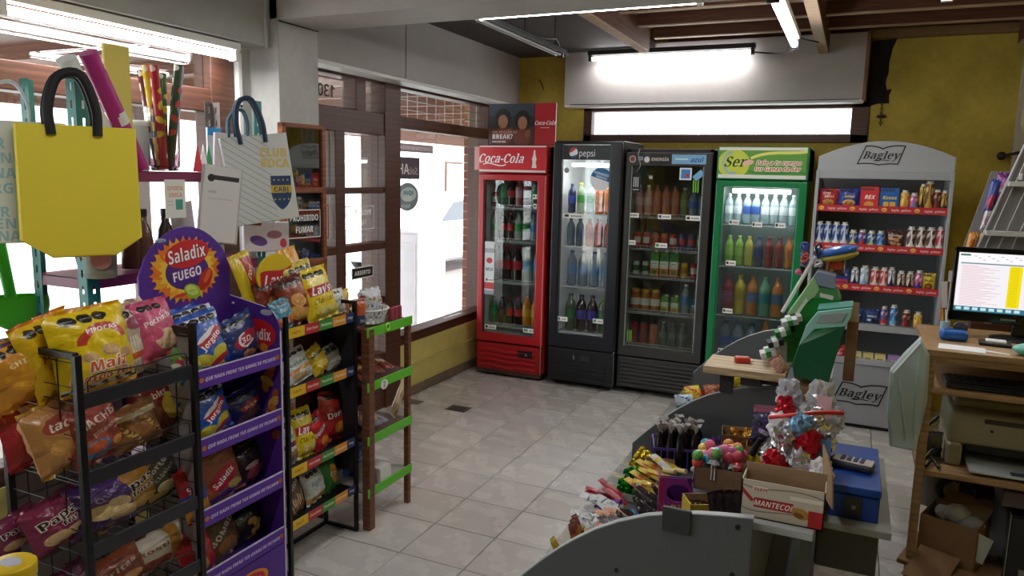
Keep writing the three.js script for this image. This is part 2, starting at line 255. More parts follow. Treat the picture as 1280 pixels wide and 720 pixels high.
// ---- back wall with a long high window
const wb = struct('wall_back', [metric(bx(XL - 0.2, -2.16, 0, HC, ZB - 0.2, ZB)), metric(bx(-0.02, XR + 0.2, 0, HC, ZB - 0.2, ZB)), metric(bx(-2.16, -0.02, 0, 2.02, ZB - 0.2, ZB)), metric(bx(-2.16, -0.02, 2.305, HC, ZB - 0.2, ZB))], M.yellow, 'yellow painted back wall behind the coolers', 'wall');
{
  const pts = [[0.02, 2.76], [0.19, 2.765], [0.165, 2.70], [0.15, 2.60], [0.152, 2.52], [0.135, 2.46], [0.15, 2.40], [0.185, 2.405], [0.17, 2.36], [0.175, 2.30], [0.10, 2.30], [0.02, 2.275]];
  part(wb, 'bare_patch', poly(pts, 0.004).translate(0, 0, ZB), plaster([40, 36, 34], 26, 0.95), 'dark bare patch with ragged edges in the yellow paint');
  const ch = [plaster([52, 44, 40], 10)];
  for (let k = 0; k < 22; k++) part(wb, 'chain_link', new THREE.TorusGeometry(0.009, 0.0028, 5, 8).rotateY(k % 2 ? Math.PI / 2 : 0).translate(0.128 + Math.sin(k) * 0.001, 2.50 - k * 0.017, ZB + 0.02), ch[0]);
  part(wb, 'chain_weight', rb(0.10, 0.16, 2.195, 2.215, ZB + 0.005, ZB + 0.03, 0.004), ch[0]);
  part(wb, 'wire', tube([[-2.66, 2.56, ZB + 0.004], [-2.63, 2.52, ZB + 0.01], [-2.615, 2.47, ZB + 0.004]], 0.004), M.black);
}
const win3 = struct('window_3', bars([[-2.22, 0.05, 2.01, 2.075, ZB - 0.1, ZB + 0.02], [-2.22, 0.05, 2.27, 2.315, ZB - 0.1, ZB + 0.02], [-2.22, -2.145, 2.01, 2.315, ZB - 0.1, ZB + 0.02], [-0.075, 0.05, 2.01, 2.315, ZB - 0.1, ZB + 0.02]]), M.brown, 'long high window of pale panels in a brown frame', 'window');
{
  const frost = new THREE.MeshPhysicalMaterial({ color: 0xffffff, roughness: 0.7, transmission: 0.85, thickness: 0 });
  for (let k = 0; k < 9; k++) part(win3, 'pane', rb(-2.143 + k * 0.2295, -2.143 + (k + 1) * 0.2295 - 0.006, 2.076, 2.269, ZB - 0.06, ZB - 0.054, 0.002), frost);
}
// ---- right and rear walls, ceiling
const wr = struct('wall_right', metric(bx(XR, XR + 0.2, 0, HC, ZB - 0.2, ZF + 0.2)), M.yellow, 'yellow painted side wall behind the desk', 'wall');
struct('wall_front', metric(bx(XL - 0.2, XR + 0.2, 0, HC, ZF, ZF + 0.2)), plaster([150, 140, 110]), 'wall behind the camera', 'wall');
struct('trim_5', [metric(rb(0.985, 1.12, 0, 2.72, ZB, ZB + 0.05, 0.006)), metric(rb(0.985, XR, 2.60, 2.72, ZB, ZB + 0.05, 0.006))], plaster([196, 188, 166], 12), 'cream painted door surround in the far corner', 'trim');
struct('trim_6', metric(rb(0.0, XR, 2.765, 2.83, ZB, ZB + 0.06, 0.004)), plaster([150, 118, 80], 20), 'tan wooden wall plate above the yellow wall', 'trim');
const ceil = struct('ceiling', [metric(bx(XL - 0.2, XR + 0.2, HC, HC + 0.12, zc1, ZF + 0.2))], plaster([186, 184, 180]), 'ceiling with a dark panel and rows of brown rafters', 'ceiling');
part(ceil, 'ceiling_boards', metric(bx(-1.55, XR + 0.2, HC + 0.02, HC + 0.12, ZB - 0.2, zc1)), M.ceilWood, 'brown wooden ceiling boards');
part(ceil, 'dark_panel', metric(bx(-2.86, -1.58, 2.755, 2.80, ZB, zc0)), M.darkCeil, 'dark grey ceiling panel');
part(ceil, 'ceiling_boards', metric(bx(XL - 0.2, -1.55, HC + 0.02, HC + 0.12, ZB - 0.2, zc1)), M.ceilWood);
const pale = wood([166, 132, 100], [206, 178, 148], 0.6);
for (const [x, w] of [[-1.545, 0.07], [-0.30, 0.07], [0.95, 0.07]]) { const j = part(ceil, 'joist', metric(rb(x - w / 2, x + w / 2, 2.665, 2.84, x < -1 ? -5.75 : -6.17, zc0, 0.004)), M.rafter); part(j, 'joist_underside', metric(rb(x - w / 2, x + w / 2, 2.653, 2.666, x < -1 ? -5.74 : -6.165, zc0, 0.003)), pale, 'pale underside'); }  // each joist carries a strip of paler wood along its underside
for (let k = 0; k < 6; k++) {
  const z = -3.95 - k * 0.47, y = 2.775; if (z < -6.3) break;
  const r = part(ceil, 'rafter', metric(rb(-1.50, XR, y, 2.97, z - 0.05, z, 0.004)), M.rafter); part(r, 'rafter_edge', metric(rb(-1.50, XR, y - 0.008, y + 0.001, z - 0.05, z + 0.004, 0.002)), pale);
}
// ---- fluorescent lamps
function tubeLamp(label, a, b, o = {}) {
  const A = new THREE.Vector3(...a), Bv = new THREE.Vector3(...b), mid = A.clone().add(Bv).multiplyScalar(0.5), L = A.distanceTo(Bv), along = Math.abs(a[0] - b[0]) > Math.abs(a[2] - b[2]);
  const t = thing('fluorescent_lamp', label, 'lamp', mid, along ? 0 : Math.PI / 2), h = L / 2, r = o.r ?? 0.014;
  if (o.housing !== false) part(t, 'housing', rb(-h - 0.02, h + 0.02, r + 0.012, r + 0.05, -0.03, 0.03, 0.006), o.housing ?? M.white);
  if (o.tube !== false) part(t, 'tube', rod([-h + 0.015, 0, 0], [h - 0.015, 0, 0], r, 12), M.tube);
  for (const s of [-1, 1]) part(t, 'lamp_holder', rb(s * h - 0.014, s * h + 0.014, -r - 0.006, r + 0.02, -r - 0.008, r + 0.008, 0.004), o.holder ?? M.white);
  if (o.light) lampLight([mid.x, mid.y - r - 0.012, mid.z], [0, -1, 0], ...(along ? [L * 0.94, 0.05] : [L * 0.94, 0.05]), o.light).rotateZ(along ? 0 : Math.PI / 2);
  return t;
}
const TUBE = 34;
tubeLamp('lit fluorescent tube on the ceiling of the front area beside the racks', [-1.15, 2.82, -0.45], [-1.15, 2.82, -1.75], { light: 46 });
tubeLamp('lit fluorescent tube under the shutter box over the plum shelving', [-2.90, 2.262, -1.80], [-2.90, 2.262, -2.94], { r: 0.018, light: TUBE });
tubeLamp('lit fluorescent tube running along the back shutter box', [-2.10, 2.685, -6.11], [-0.80, 2.675, -6.11], { light: TUBE * 0.7, housing: M.black, holder: M.black });
tubeLamp('lit fluorescent tube hanging beside the pale joist over the tiled floor', [-0.42, 2.53, -3.70], [-0.40, 2.53, -4.98], { r: 0.02, light: TUBE, holder: M.black });
tubeLamp('lit fluorescent tube on the rafters above the desk', [0.30, 2.53, -2.75], [0.30, 2.53, -3.93], { r: 0.016, light: TUBE * 0.6 });
tubeLamp('lit fluorescent tube tucked behind the white cross beam', [-1.86, 2.512, -3.60], [-0.72, 2.512, -3.60], { r: 0.012, light: TUBE * 0.8 });
{ // an unlit fitting: bare metal reflector with an old tube
  const t = thing('unlit_lamp_fitting', 'unlit metal reflector lamp fitting hanging below the dark ceiling panel', 'lamp', [-1.915, 2.53, -4.32], Math.PI / 2);
  part(t, 'reflector', poly([[-0.045, 0], [-0.03, 0.035], [0.03, 0.035], [0.045, 0], [0.042, -0.002], [0.027, 0.03], [-0.027, 0.03], [-0.042, -0.002]], 1.30).translate(0, 0, -0.65).rotateY(Math.PI / 2), M.steel);
  part(t, 'dead_tube', rod([-0.6, 0, 0], [0.6, 0, 0], 0.013, 10), mat([170, 170, 168], 0.15));
  for (const s of [-1, 1]) part(t, 'lamp_holder', rb(s * 0.62 - 0.015, s * 0.62 + 0.015, -0.02, 0.03, -0.02, 0.02, 0.004), M.black);
  for (let k = 0; k < 3; k++) part(t, 'hanger', rod([-0.5 + k * 0.5, 0.03, 0], [-0.5 + k * 0.5, 0.225, 0], 0.003), M.black);
  part(t, 'loose_wire', tube([[0.6, 0.03, 0], [0.45, 0.07, 0.03], [0.2, 0.04, 0.03], [-0.2, 0.06, -0.03], [-0.6, 0.04, 0]], 0.006), M.black);
}
single('wire_bundle', 'loose black wires between the hanging tube and the back tube', 'wire', [tube([[-0.80, 2.68, -6.12], [-0.65, 2.66, -6.1], [-0.5, 2.60, -5.7], [-0.40, 2.57, -5.05]], 0.007), tube([[-0.4, 2.58, -5.0], [-0.38, 2.60, -5.2], [-0.31, 2.64, -5.6]], 0.006)], M.black);

// ================================================================ outside
struct('pavement', metric(bx(-7.0, -3.2, -0.3, -0.14, -60, 12)), plaster([208, 200, 190], 16), 'pale sunlit pavement outside the shop', 'pavement');
struct('road', metric(bx(-60, -7.0, -0.4, -0.22, -90, 30)), plaster([170, 168, 166], 12), 'pale sunlit street beyond the pavement', 'road');
const porch = struct('porch_roof', metric(bx(-7.2, -3.2, 2.52, 2.62, -22, 4)), M.ceilWood, 'brown wooden porch roof over the pavement', 'roof');
for (let k = 0; k < 26; k++) part(porch, 'porch_rafter', metric(rb(-7.2, -3.2, 2.42, 2.53, -20.6 + k * 0.9, -20.54 + k * 0.9, 0.004)), M.rafter);
part(porch, 'fascia', metric(rb(-7.24, -7.18, 2.26, 2.64, -22, 4, 0.006)), M.rafter);
for (const [x, z, l] of [[-6.9, -8.4, 'brown porch post seen through the door panes'], [-6.9, -5.6, 'brown porch post seen through the near shop window'], [-6.9, -2.6, 'brown porch post beyond the yellow bag']]) single('porch_post', l, 'post', metric(rb(x - 0.07, x + 0.07, -0.14, 2.42, z - 0.07, z + 0.07, 0.008)), M.brown);
{
  const b = struct('brick_pillar', metric(bx(-3.33, -3.22, -0.14, 2.42, -6.60, -6.20)), plaster([196, 186, 178]), 'brick pillar just outside the large window', 'pillar');
  const bm = [plaster([168, 104, 84], 26), plaster([154, 92, 76], 26), plaster([178, 116, 94], 26)], g1 = metric(rb(-0.052, 0.052, -0.032, 0.032, -0.012, 0.012, 0.003)), g2 = metric(rb(-0.012, 0.012, -0.032, 0.032, -0.085, 0.085, 0.003));
  for (let r = 0; r < 33; r++) { const q = part(b, 'brick', g1, bm[(r * 2 + (r >> 1)) % 3]); q.position.set(-3.275, -0.10 + r * 0.075, -6.195); }
  for (let r = 0; r < 33; r++) for (let k = 0; k < 2; k++) { const y = -0.10 + r * 0.075; const q = part(b, 'brick', g2, bm[(r * 2 + k) % 3]); q.position.set(-3.335, y, -6.49 + k * 0.185); }
}
{ // things just outside the door
  const q = onX(466, 300, -4.2); single('porch_post', 'brown wooden post close outside the door panes', 'post', metric(rb(-4.28, -4.12, -0.14, 2.42, q.z - 0.08, q.z + 0.08, 0.008)), M.brown);
  const s = thing('open_shutter', 'pale pink brown wooden shutter leaf folded outside the door', 'shutter', [-3.42, -0.14, 0]), z0 = onX(398, 300, -3.42).z, z1 = onX(421, 300, -3.42).z; for (let k = 0; k < 4; k++) part(s, 'plank', metric(rb(-0.02, 0.02, 0.05, 2.3, z0 + (z1 - z0) * (k + 1) / 4 + 0.002, z0 + (z1 - z0) * k / 4 - 0.002, 0.004)), wood([170, 120, 96], [204, 150, 122], 0.6)); part(s, 'batten', rb(-0.03, 0.03, 1.5, 1.6, z1, z0, 0.004), M.rafter);
}
{ // white car parked down the street
  const c = thing('parked_car', 'white hatchback car parked on the sunlit street', 'car', [-8.05, -0.22, -13.5], Math.PI / 2);
  const prof = [[-1.95, 0.35], [-1.98, 0.75], [-1.85, 0.98], [-1.2, 1.02], [-0.55, 1.45], [0.6, 1.5], [1.35, 1.42], [1.75, 1.0], [1.98, 0.92], [2.0, 0.4], [1.75, 0.28], [-1.8, 0.28]];
  const paint = mat([236, 238, 240], 0.25, { clearcoat: 1, clearcoatRoughness: 0.05 });
  part(c, 'body', poly(prof, 1.56, 0.06).translate(0, 0, -0.78), paint);
  const side = [[[-0.98, 1.02], [-0.5, 1.38], [0.12, 1.42], [0.12, 1.02]], [[0.2, 1.02], [0.2, 1.42], [0.68, 1.43], [1.25, 1.32], [1.45, 1.02]]], gl = mat([60, 74, 86], 0.06);
  for (const s of side) for (const z of [-0.845, 0.835]) part(c, 'window', poly(s, 0.012).translate(0, 0, z), gl);
  for (const x of [-1.25, 1.3]) for (const z of [-0.82, 0.82]) {
    const w = part(c, 'wheel', lathe([[0.18, -0.09], [0.29, -0.09], [0.31, -0.06], [0.31, 0.06], [0.29, 0.09], [0.18, 0.09]], 28).rotateX(Math.PI / 2).translate(x, 0.31, z), mat([28, 28, 30], 0.8));
    part(w, 'rim', lathe([[0, -0.075], [0.08, -0.07], [0.185, -0.085], [0.185, 0.085], [0.08, 0.07], [0, 0.075]], 10).rotateX(Math.PI / 2).translate(x, 0.31, z), mat([170, 172, 176], 0.3, { metalness: 0.6 }));
  }
  for (const z of [-0.6, 0.6]) { part(c, 'headlight', rb(-2.03, -1.9, 0.72, 0.86, z - 0.18, z + 0.18, 0.03, 2), mat([230, 235, 240], 0.1)); part(c, 'tail_light', rb(1.94, 2.05, 0.75, 0.95, z - 0.14, z + 0.14, 0.03, 2), mat([170, 20, 20], 0.2)); }
}
{ // house across the street
  const h = thing('street_house', 'pale house with a dark shop sign across the street', 'house', [-17, -0.22, -24]);
  part(h, 'wall', metric(bx(-4, 0, 0, 4.2, -14, 16)), plaster([214, 206, 198], 12));
  part(h, 'roof', metric(bx(-4.3, 0.8, 4.2, 4.5, -14.3, 16.3)), plaster([150, 84, 66], 20));
  for (let k = 0; k < 6; k++) { const w = part(h, 'window', rb(-0.05, 0.06, 1.0, 2.5, -12 + k * 4.6, -10.4 + k * 4.6, 0.02), M.brown); part(w, 'pane', bx(0.06, 0.075, 1.1, 2.4, -11.9 + k * 4.6, -10.5 + k * 4.6), mat([206, 208, 206], 0.5)); }
  part(h, 'door', rb(-0.05, 0.05, 0, 2.2, -9.6, -8.6, 0.02), M.brown);
}
for (const [x, z, s, l] of [[-12, -4, 1, 'leafy street tree seen past the blue scribbled bag'], [-14, -34, 1.3, 'distant leafy tree at the end of the street']]) {
  const t = thing('street_tree', l, 'tree', [x, -0.22, z]); part(t, 'trunk', rod([0, 0, 0], [0.1, 2.6 * s, 0], 0.16 * s, 9, 0.1 * s), M.rafter);
  const leaves = []; for (let k = 0; k < 420; k++) { const a = rnd(0, 6.28), b = Math.acos(rnd(-1, 1)), r = Math.cbrt(rnd()) * 1.5 * s; const g = new THREE.CircleGeometry(0.13 * s, 5).scale(1, 0.6, 1).rotateX(rnd(0, 3)).rotateY(rnd(0, 6)); leaves.push(g.translate(Math.sin(b) * Math.cos(a) * r, 3.4 * s + Math.cos(b) * r * 0.9, Math.sin(b) * Math.sin(a) * r)); }
  part(t, 'foliage', leaves, mat([78, 116, 52], 0.8)).userData.kind = 'stuff';
}
{ // white cabinet standing on the pavement
  const c = thing('pavement_cabinet', 'pale white cabinet standing on the pavement outside the window', 'cabinet', [-4.42, -0.14, -7.0]);
  part(c, 'body', rb(-0.28, 0.28, 0.06, 1.22, -0.3, 0.3, 0.02, 2), mat([232, 226, 234], 0.4)); part(c, 'door', rb(-0.25, 0.25, 0.12, 1.12, 0.3, 0.315, 0.008), mat([226, 220, 228], 0.4));
  for (const s of [-0.2, 0.2]) part(c, 'foot', rod([s, 0, 0], [s, 0.07, 0], 0.03), M.black);
}

// ================================================================ drink coolers and their stock
const stockOf = new Map();
function stock(kind, build, label, group, p, turn = 0, scale) {          // the first of a kind is built, the others are copies of it
  let o = stockOf.get(kind);
  if (o) { o = copy(o, label, p, turn, group); if (!group) delete o.userData.group; } else { o = build(label, group); o.position.set(...(p.isVector3 ? p.toArray() : p)); o.rotation.y = turn; stockOf.set(kind, o); }
  if (scale) o.scale.setScalar(scale);
  return o;
}
const liquids = {}; const liquid = (c, clear) => liquids[c + clear] ??= mat(c, 0.12, clear ? { transmission: clear, thickness: 0 } : { clearcoat: 0.6 });
const plains = {}; const plain = (c, r = 0.45) => plains[c + '/' + r] ??= mat(c, r);
function bottleGeo(h, r) { return lathe([[0, 0], [r * 0.75, 0], [r * 0.95, h * 0.02], [r, h * 0.06], [r * 0.94, h * 0.20], [r, h * 0.34], [r, h * 0.64], [r * 0.97, h * 0.70], [r * 0.82, h * 0.77], [r * 0.52, h * 0.85], [r * 0.38, h * 0.89], [r * 0.36, h * 0.94], [0, h * 0.94]], 14); }
const geoCache = {}; const cached = (k, f) => geoCache[k] ??= f();
function makeBottle(c, labelC, capC, h = 0.235, r = 0.031, clear = 0) {
  return (label, group) => {
    r *= r > 0.0305 ? 1.08 : 1.04; const t = thing('drink_bottle', label, 'bottle', [0, 0, 0], 0, group), k = h + '/' + r;
    part(t, 'body', cached('bb' + k, () => bottleGeo(h, r)), liquid(c, clear));
    if (labelC) part(t, 'paper_band', cached('bl' + k, () => lathe([[r * 1.012, h * 0.34], [r * 1.03, h * 0.35], [r * 1.03, h * 0.585], [r * 1.012, h * 0.595]], 14)), typeof labelC === 'string' ? plain(labelC) : labelC);
    part(t, 'cap', cached('bc' + k, () => lathe([[r * 0.43, h * 0.925], [r * 0.45, h * 0.93], [r * 0.45, h * 0.995], [0, h]], 12)), plain(capC));
    return t;
  };
}
function makeCan(c, band, h = 0.16, r = 0.028) {
  return (label, group) => {
    const t = thing('drink_can', label, 'can', [0, 0, 0], 0, group), k = h + '/' + r;
    part(t, 'body', cached('cb' + k, () => lathe([[0, 0], [r * 0.8, 0], [r, h * 0.05], [r, h * 0.9], [r * 0.82, h * 0.97]], 14)), plain(c, 0.3));
    part(t, 'lid', cached('cl' + k, () => lathe([[r * 0.84, h * 0.965], [r * 0.86, h * 0.99], [r * 0.74, h * 0.985], [0, h * 0.982]], 14)), M.steel);
    if (band) part(t, 'printed_band', cached('cp' + k, () => lathe([[r * 1.01, h * 0.3], [r * 1.015, h * 0.32], [r * 1.015, h * 0.68], [r * 1.01, h * 0.7]], 14)), plain(band, 0.35));
    return t;
  };
}
function makeCarton(c, top, low, w = 0.068, h = 0.19, d = 0.06) {
  const p = print(64, 160, (g) => { fill(g, c, 0, 0, 64, 160); fill(g, top, 0, 0, 64, 58); fill(g, low, 0, 108, 64, 52); oval(g, '#fff', 32, 74, 24, 16); text(g, 'JUGO', 32, 75, 15, top); oval(g, top, 32, 132, 16, 14); }, 0.4);
  return (label, group) => { const t = thing('juice_carton', label, 'carton', [0, 0, 0], 0, group); part(t, 'box', rb(-w / 2, w / 2, 0, h, -d / 2, d / 2, 0.004), p); part(t, 'folded_top', rb(-w / 2 + 0.004, w / 2 - 0.004, h, h + 0.012, -0.008, 0.008, 0.003), plain(top)); part(t, 'cap', rod([0.012, h, 0.02], [0.012, h + 0.015, 0.02], 0.011, 10), plain('#f4f4f0')); return t; };
}
function makeJar(c, band) {
  return (label, group) => { const t = thing('drink_jar', label, 'jar', [0, 0, 0], 0, group); part(t, 'body', cached('jar', () => lathe([[0, 0], [0.036, 0.002], [0.04, 0.012], [0.04, 0.12], [0.032, 0.145], [0.03, 0.15], [0, 0.15]], 16)), liquid(c, 0)); part(t, 'paper_band', cached('jarl', () => lathe([[0.041, 0.045], [0.0412, 0.046], [0.0412, 0.10], [0.041, 0.101]], 16)), plain(band)); part(t, 'lid', cached('jart', () => lathe([[0.034, 0.145], [0.036, 0.148], [0.036, 0.172], [0, 0.174]], 16)), plain('#b98a3a', 0.35)); return t; };
}
function wireShelf(parent, x0, x1, y, z0, z1, ladder) {
  const g = [rod([x0, y - 0.004, z1], [x1, y - 0.004, z1], 0.003, 6), rod([x0, y - 0.004, z0], [x1, y - 0.004, z0], 0.003, 6)];
  const n = Math.round((x1 - x0) / 0.028); for (let k = 0; k <= n; k++) g.push(bx(x0 + (x1 - x0) * k / n - 0.0013, x0 + (x1 - x0) * k / n + 0.0013, y - 0.004, y - 0.001, z0, z1));
  if (ladder) { g.push(bx(x0, x1, y + 0.018, y + 0.022, z1, z1 + 0.003), bx(x0, x1, y - 0.016, y - 0.012, z1, z1 + 0.003)); for (let k = 0; k <= n; k++) g.push(bx(x0 + (x1 - x0) * k / n - 0.0015, x0 + (x1 - x0) * k / n + 0.0015, y - 0.014, y + 0.02, z1, z1 + 0.002)); }
  return part(parent, 'wire_shelf', g, mat([205, 208, 210], 0.35));
}
const tagMat = print(96, 48, (g) => { fill(g, '#f0efea', 0, 0, 96, 48); fill(g, '#2a2a2a', 6, 10, 20, 26); text(g, '$900', 60, 26, 24, '#333'); });
const tagMat2 = print(96, 48, (g) => { fill(g, '#f0efea', 0, 0, 96, 48); fill(g, '#4a8f6c', 4, 8, 26, 30); text(g, '850', 62, 26, 26, '#333'); });
const faceBox = (front, side) => [side, side, side, side, front, side];
function tagPart(t, x, y, z, w = 0.075, m = tagMat) { part(t, 'price_tag', bx(x - w / 2, x + w / 2, y - 0.018, y + 0.018, z, z + 0.002), faceBox(m, M.white)); }
function cooler(name, label, o) {
  const W = o.x1 - o.x0, D = 0.62, t = thing(name, label, 'drinks cooler', [(o.x0 + o.x1) / 2, 0, o.z]), h = W / 2, body = mat(o.body, 0.35), frame = mat(o.frame, 0.3), liner = mat(o.liner, 0.5);
  const g0 = o.glass[0] - t.position.x, g1 = o.glass[1] - t.position.x, gy0 = o.glass[2], gy1 = o.glass[3], zi = -0.05, dy0 = o.door[0], dy1 = o.door[1], e = 0.035;
  part(t, 'cabinet', [rb(-h, -h + e, 0.06, o.top, -D, zi, 0.006), rb(h - e, h, 0.06, o.top, -D, zi, 0.006), rb(-h, h, dy1, o.top, -D, zi, 0.006), rb(-h + e, h - e, 0.06, dy0, -D, zi, 0.006), bx(-h + e, h - e, dy0, dy1, -D, -D + 0.03)], body);
  part(t, 'liner', [bx(-h + e, -h + e + 0.006, gy0, dy1, -D + 0.03, zi), bx(h - e - 0.006, h - e, gy0, dy1, -D + 0.03, zi), bx(-h + e, h - e, gy0 - 0.02, gy0 - 0.01, -D + 0.03, zi), bx(-h + e, h - e, dy1 - 0.012, dy1 - 0.001, -D + 0.03, zi), bx(-h + e, h - e, gy0, dy1, -D + 0.03, -D + 0.04)], liner, 'pale inner lining');
  part(t, 'door_frame', [rb(-h, g0, dy0, dy1, zi + 0.006, 0, 0.008), rb(g1, h, dy0, dy1, zi + 0.006, 0, 0.008), rb(g0 - 0.01, g1 + 0.01, dy0, gy0, zi + 0.006, 0, 0.008), rb(g0 - 0.01, g1 + 0.01, gy1, dy1, zi + 0.006, 0, 0.008)], frame);
  part(t, 'door_seal', [bx(g0, g0 + 0.006, gy0, gy1, zi + 0.01, -0.01), bx(g1 - 0.006, g1, gy0, gy1, zi + 0.01, -0.01)], mat(o.seal ?? [60, 62, 64], 0.5));
  part(t, 'door_glass', bx(g0, g1, gy0, gy1, -0.022, -0.017), glass(o.tint ?? [0.86, 0.89, 0.88]));
  if (o.handle !== undefined) part(t, 'handle', rb(o.handle - 0.012, o.handle + 0.012, 0.9, 1.25, 0, 0.03, 0.008), frame);
  for (const y of o.shelves) { wireShelf(t, -h + e + 0.008, h - e - 0.008, y, -D + 0.06, zi - 0.03, o.ladder); }
  for (const [px, py, w, m] of o.tags ?? []) { const q = onZ(px, py, o.z); tagPart(t, q.x - t.position.x, q.y, -0.016, w, m); }
  for (const s of [-1, 1]) part(t, 'foot', rod([s * (h - 0.06), 0, -0.12], [s * (h - 0.06), 0.065, -0.12], 0.025, 10), M.black);
  for (const s of [-1, 1]) part(t, 'foot', rod([s * (h - 0.06), 0, -D + 0.08], [s * (h - 0.06), 0.065, -D + 0.08], 0.025, 10), M.black);
  return { t, h, W, D };
}
function script(g, s, x, y, size, color, sx = 1) { text(g, s, x, y, size, color, { style: 'italic bold', font: 'serif', slant: -0.12, sx }); }

// ---- red cooler
{
  const o = { x0: -2.868, x1: -2.252, z: -5.6, top: 1.945, door: [0.30, 1.715], glass: [-2.818, -2.335, 0.372, 1.662], body: [148, 22, 30], frame: [186, 24, 36], liner: [210, 214, 216], shelves: [1.44, 1.16, 0.81, 0.43], ladder: true, tags: [[612, 409, 0.11], [662, 414, 0.13, tagMat2], [611, 350, 0.08], [670, 246, 0.07], [671, 258, 0.07]] };
  const { t, h } = cooler('red_drinks_cooler', 'red glass door drinks cooler with a white script header, beside the window', o);
  const hd = print(512, 180, (g) => {
    fill(g, '#d71a28', 0, 0, 512, 180); fill(g, '#efe6e2', 0, 0, 512, 10); fill(g, '#efe6e2', 0, 166, 512, 14);
    script(g, 'Coca-Cola', 168, 88, 84, '#fff', 0.86); g.strokeStyle = '#fff'; g.lineWidth = 7; g.beginPath(); g.moveTo(30, 130); g.bezierCurveTo(90, 100, 150, 160, 210, 128); g.stroke();
    g.fillStyle = '#f4f0ec'; g.beginPath(); for (const [x, y, i] of [[420, 30, 0], [432, 30], [434, 62], [444, 92], [438, 112], [445, 150], [407, 150], [414, 112], [408, 92], [418, 62]]) g.lineTo(x, y); g.fill();
  }, 0.35);
  part(t, 'header', rb(-h, h, 1.722, 1.948, -0.08, 0.012, 0.01), mat([170, 22, 30], 0.35)); part(t, 'header_print', bx(-h + 0.012, h - 0.012, 1.732, 1.944, 0.011, 0.016), faceBox(hd, M.white), 'red header with white script lettering and a bottle');
  part(t, 'side_trim', bx(-h - 0.05, -h, 1.745, 1.935, -0.02, -0.012), mat([226, 170, 168], 0.5));
  const low = part(t, 'lower_panel', rb(-h + 0.005, h - 0.03, 0.055, 0.285, -0.06, -0.004, 0.008), mat([176, 24, 34], 0.4));
  for (let k = 0; k < 4; k++) part(low, 'rib', tube([[-h + 0.03, 0.225 - k * 0.045, -0.004], [-h * 0.5, 0.232 - k * 0.045, 0.002], [0, 0.222 - k * 0.045, 0.002], [h * 0.5, 0.23 - k * 0.045, 0.002], [h - 0.06, 0.222 - k * 0.045, -0.004]], 0.011, 16, 6), mat([190, 28, 38], 0.4));
  const sw = part(t, 'switch_plate', rb(h - 0.22, h - 0.09, 0.19, 0.25, -0.004, 0.012, 0.004), M.black); part(sw, 'thermostat_dial', rod([h - 0.14, 0.22, 0.012], [h - 0.14, 0.22, 0.018], 0.01, 12), M.steel);
  part(t, 'kick_plate', rb(-h, h - 0.02, 0.02, 0.055, -0.1, -0.01, 0.004), mat([70, 52, 46], 0.6));
  part(t, 'side_strip', bx(h - 0.018, h - 0.012, 0.06, 1.70, 0.0, 0.004), mat([206, 150, 120], 0.5));
  part(t, 'door_sticker', bx(-h + 0.06, -h + 0.15, 0.70, 1.15, -0.0165, -0.0155), faceBox(print(96, 480, (g) => { fill(g, '#dfe2e4', 0, 0, 96, 480); fill(g, '#a8adb4', 0, 60, 96, 40); text(g, 'MIX', 48, 250, 40, '#42464e'); oval(g, '#c22630', 48, 170, 30, 26); fill(g, '#c22630', 0, 370, 96, 60); fill(g, '#8f949b', 0, 440, 96, 40); }, 0.4), M.white), 'white and red sticker on the door glass');
  const z = o.z - 0.16, X = (k) => -2.785 + k * 0.073, F = 'the red cooler';
  const cola = ['cola', makeBottle([26, 12, 10], '#b81c26', '#b81c26')], spr = ['lemon', makeBottle([190, 204, 196], '#2f9a56', '#2f8a4a', 0.235, 0.031, 0.4)], wat = ['water', makeBottle([190, 214, 226], '#3d7fc0', '#2c5fae', 0.235, 0.031, 0.55)], zero = ['zero', makeBottle([24, 14, 14], '#1b1b1d', '#1b1b1d')], cola2 = ['cola15', makeBottle([24, 11, 10], '#b81c26', '#b81c26', 0.30, 0.041)], lem2 = ['lemon15', makeBottle([176, 196, 192], '#5aa0c4', '#ddd', 0.30, 0.041, 0.35)], org = ['orange15', makeBottle([206, 128, 40], '#d8a22c', '#d67a1e', 0.26, 0.042)], grn = ['green', makeBottle([50, 128, 80], '#2f9a56', '#2f8a4a')], can = ['redcan', makeCan([170, 24, 34], '#e8e4e0', 0.125, 0.03)], choc = ['pinkish', makeBottle([170, 96, 104], '#c8a4a8', '#5b2a2c')];
  const put = (list, y, words, step = 1, sh = 0) => list.forEach(([k, f], i) => stock(k, f, `${({ cola: 'small cola bottle with red band', lemon: 'clear lemon soda bottle with green band', water: 'clear water bottle with blue band', zero: 'small black banded cola bottle', cola15: 'large cola bottle with red band', lemon15: 'large clear soda bottle with blue band', orange15: 'large orange soda bottle', green: 'green soda bottle', redcan: 'red and white drink can', pinkish: 'dusky pink soft drink bottle' })[k]} on the ${words} shelf of ${F}`, `drinks on the ${words} shelf of ${F}`, [X(i * step) + sh, y, z]));
  put([can, grn, cola, choc, choc, spr, can], 1.441, 'top'); put([spr, cola, cola, spr, spr, wat, wat], 1.161, 'second'); put([cola2, cola2, cola2, lem2, lem2], 0.811, 'third', 1.35, 0.02); put([grn, zero, cola, cola, org, org], 0.431, 'bottom', 1.1);
  // poster standing on top
  const po = thing('promotional_poster', 'red and dark photographic poster with the word break on top of the red cooler', 'poster', [-2.52, 1.95, -5.66], 0.02);
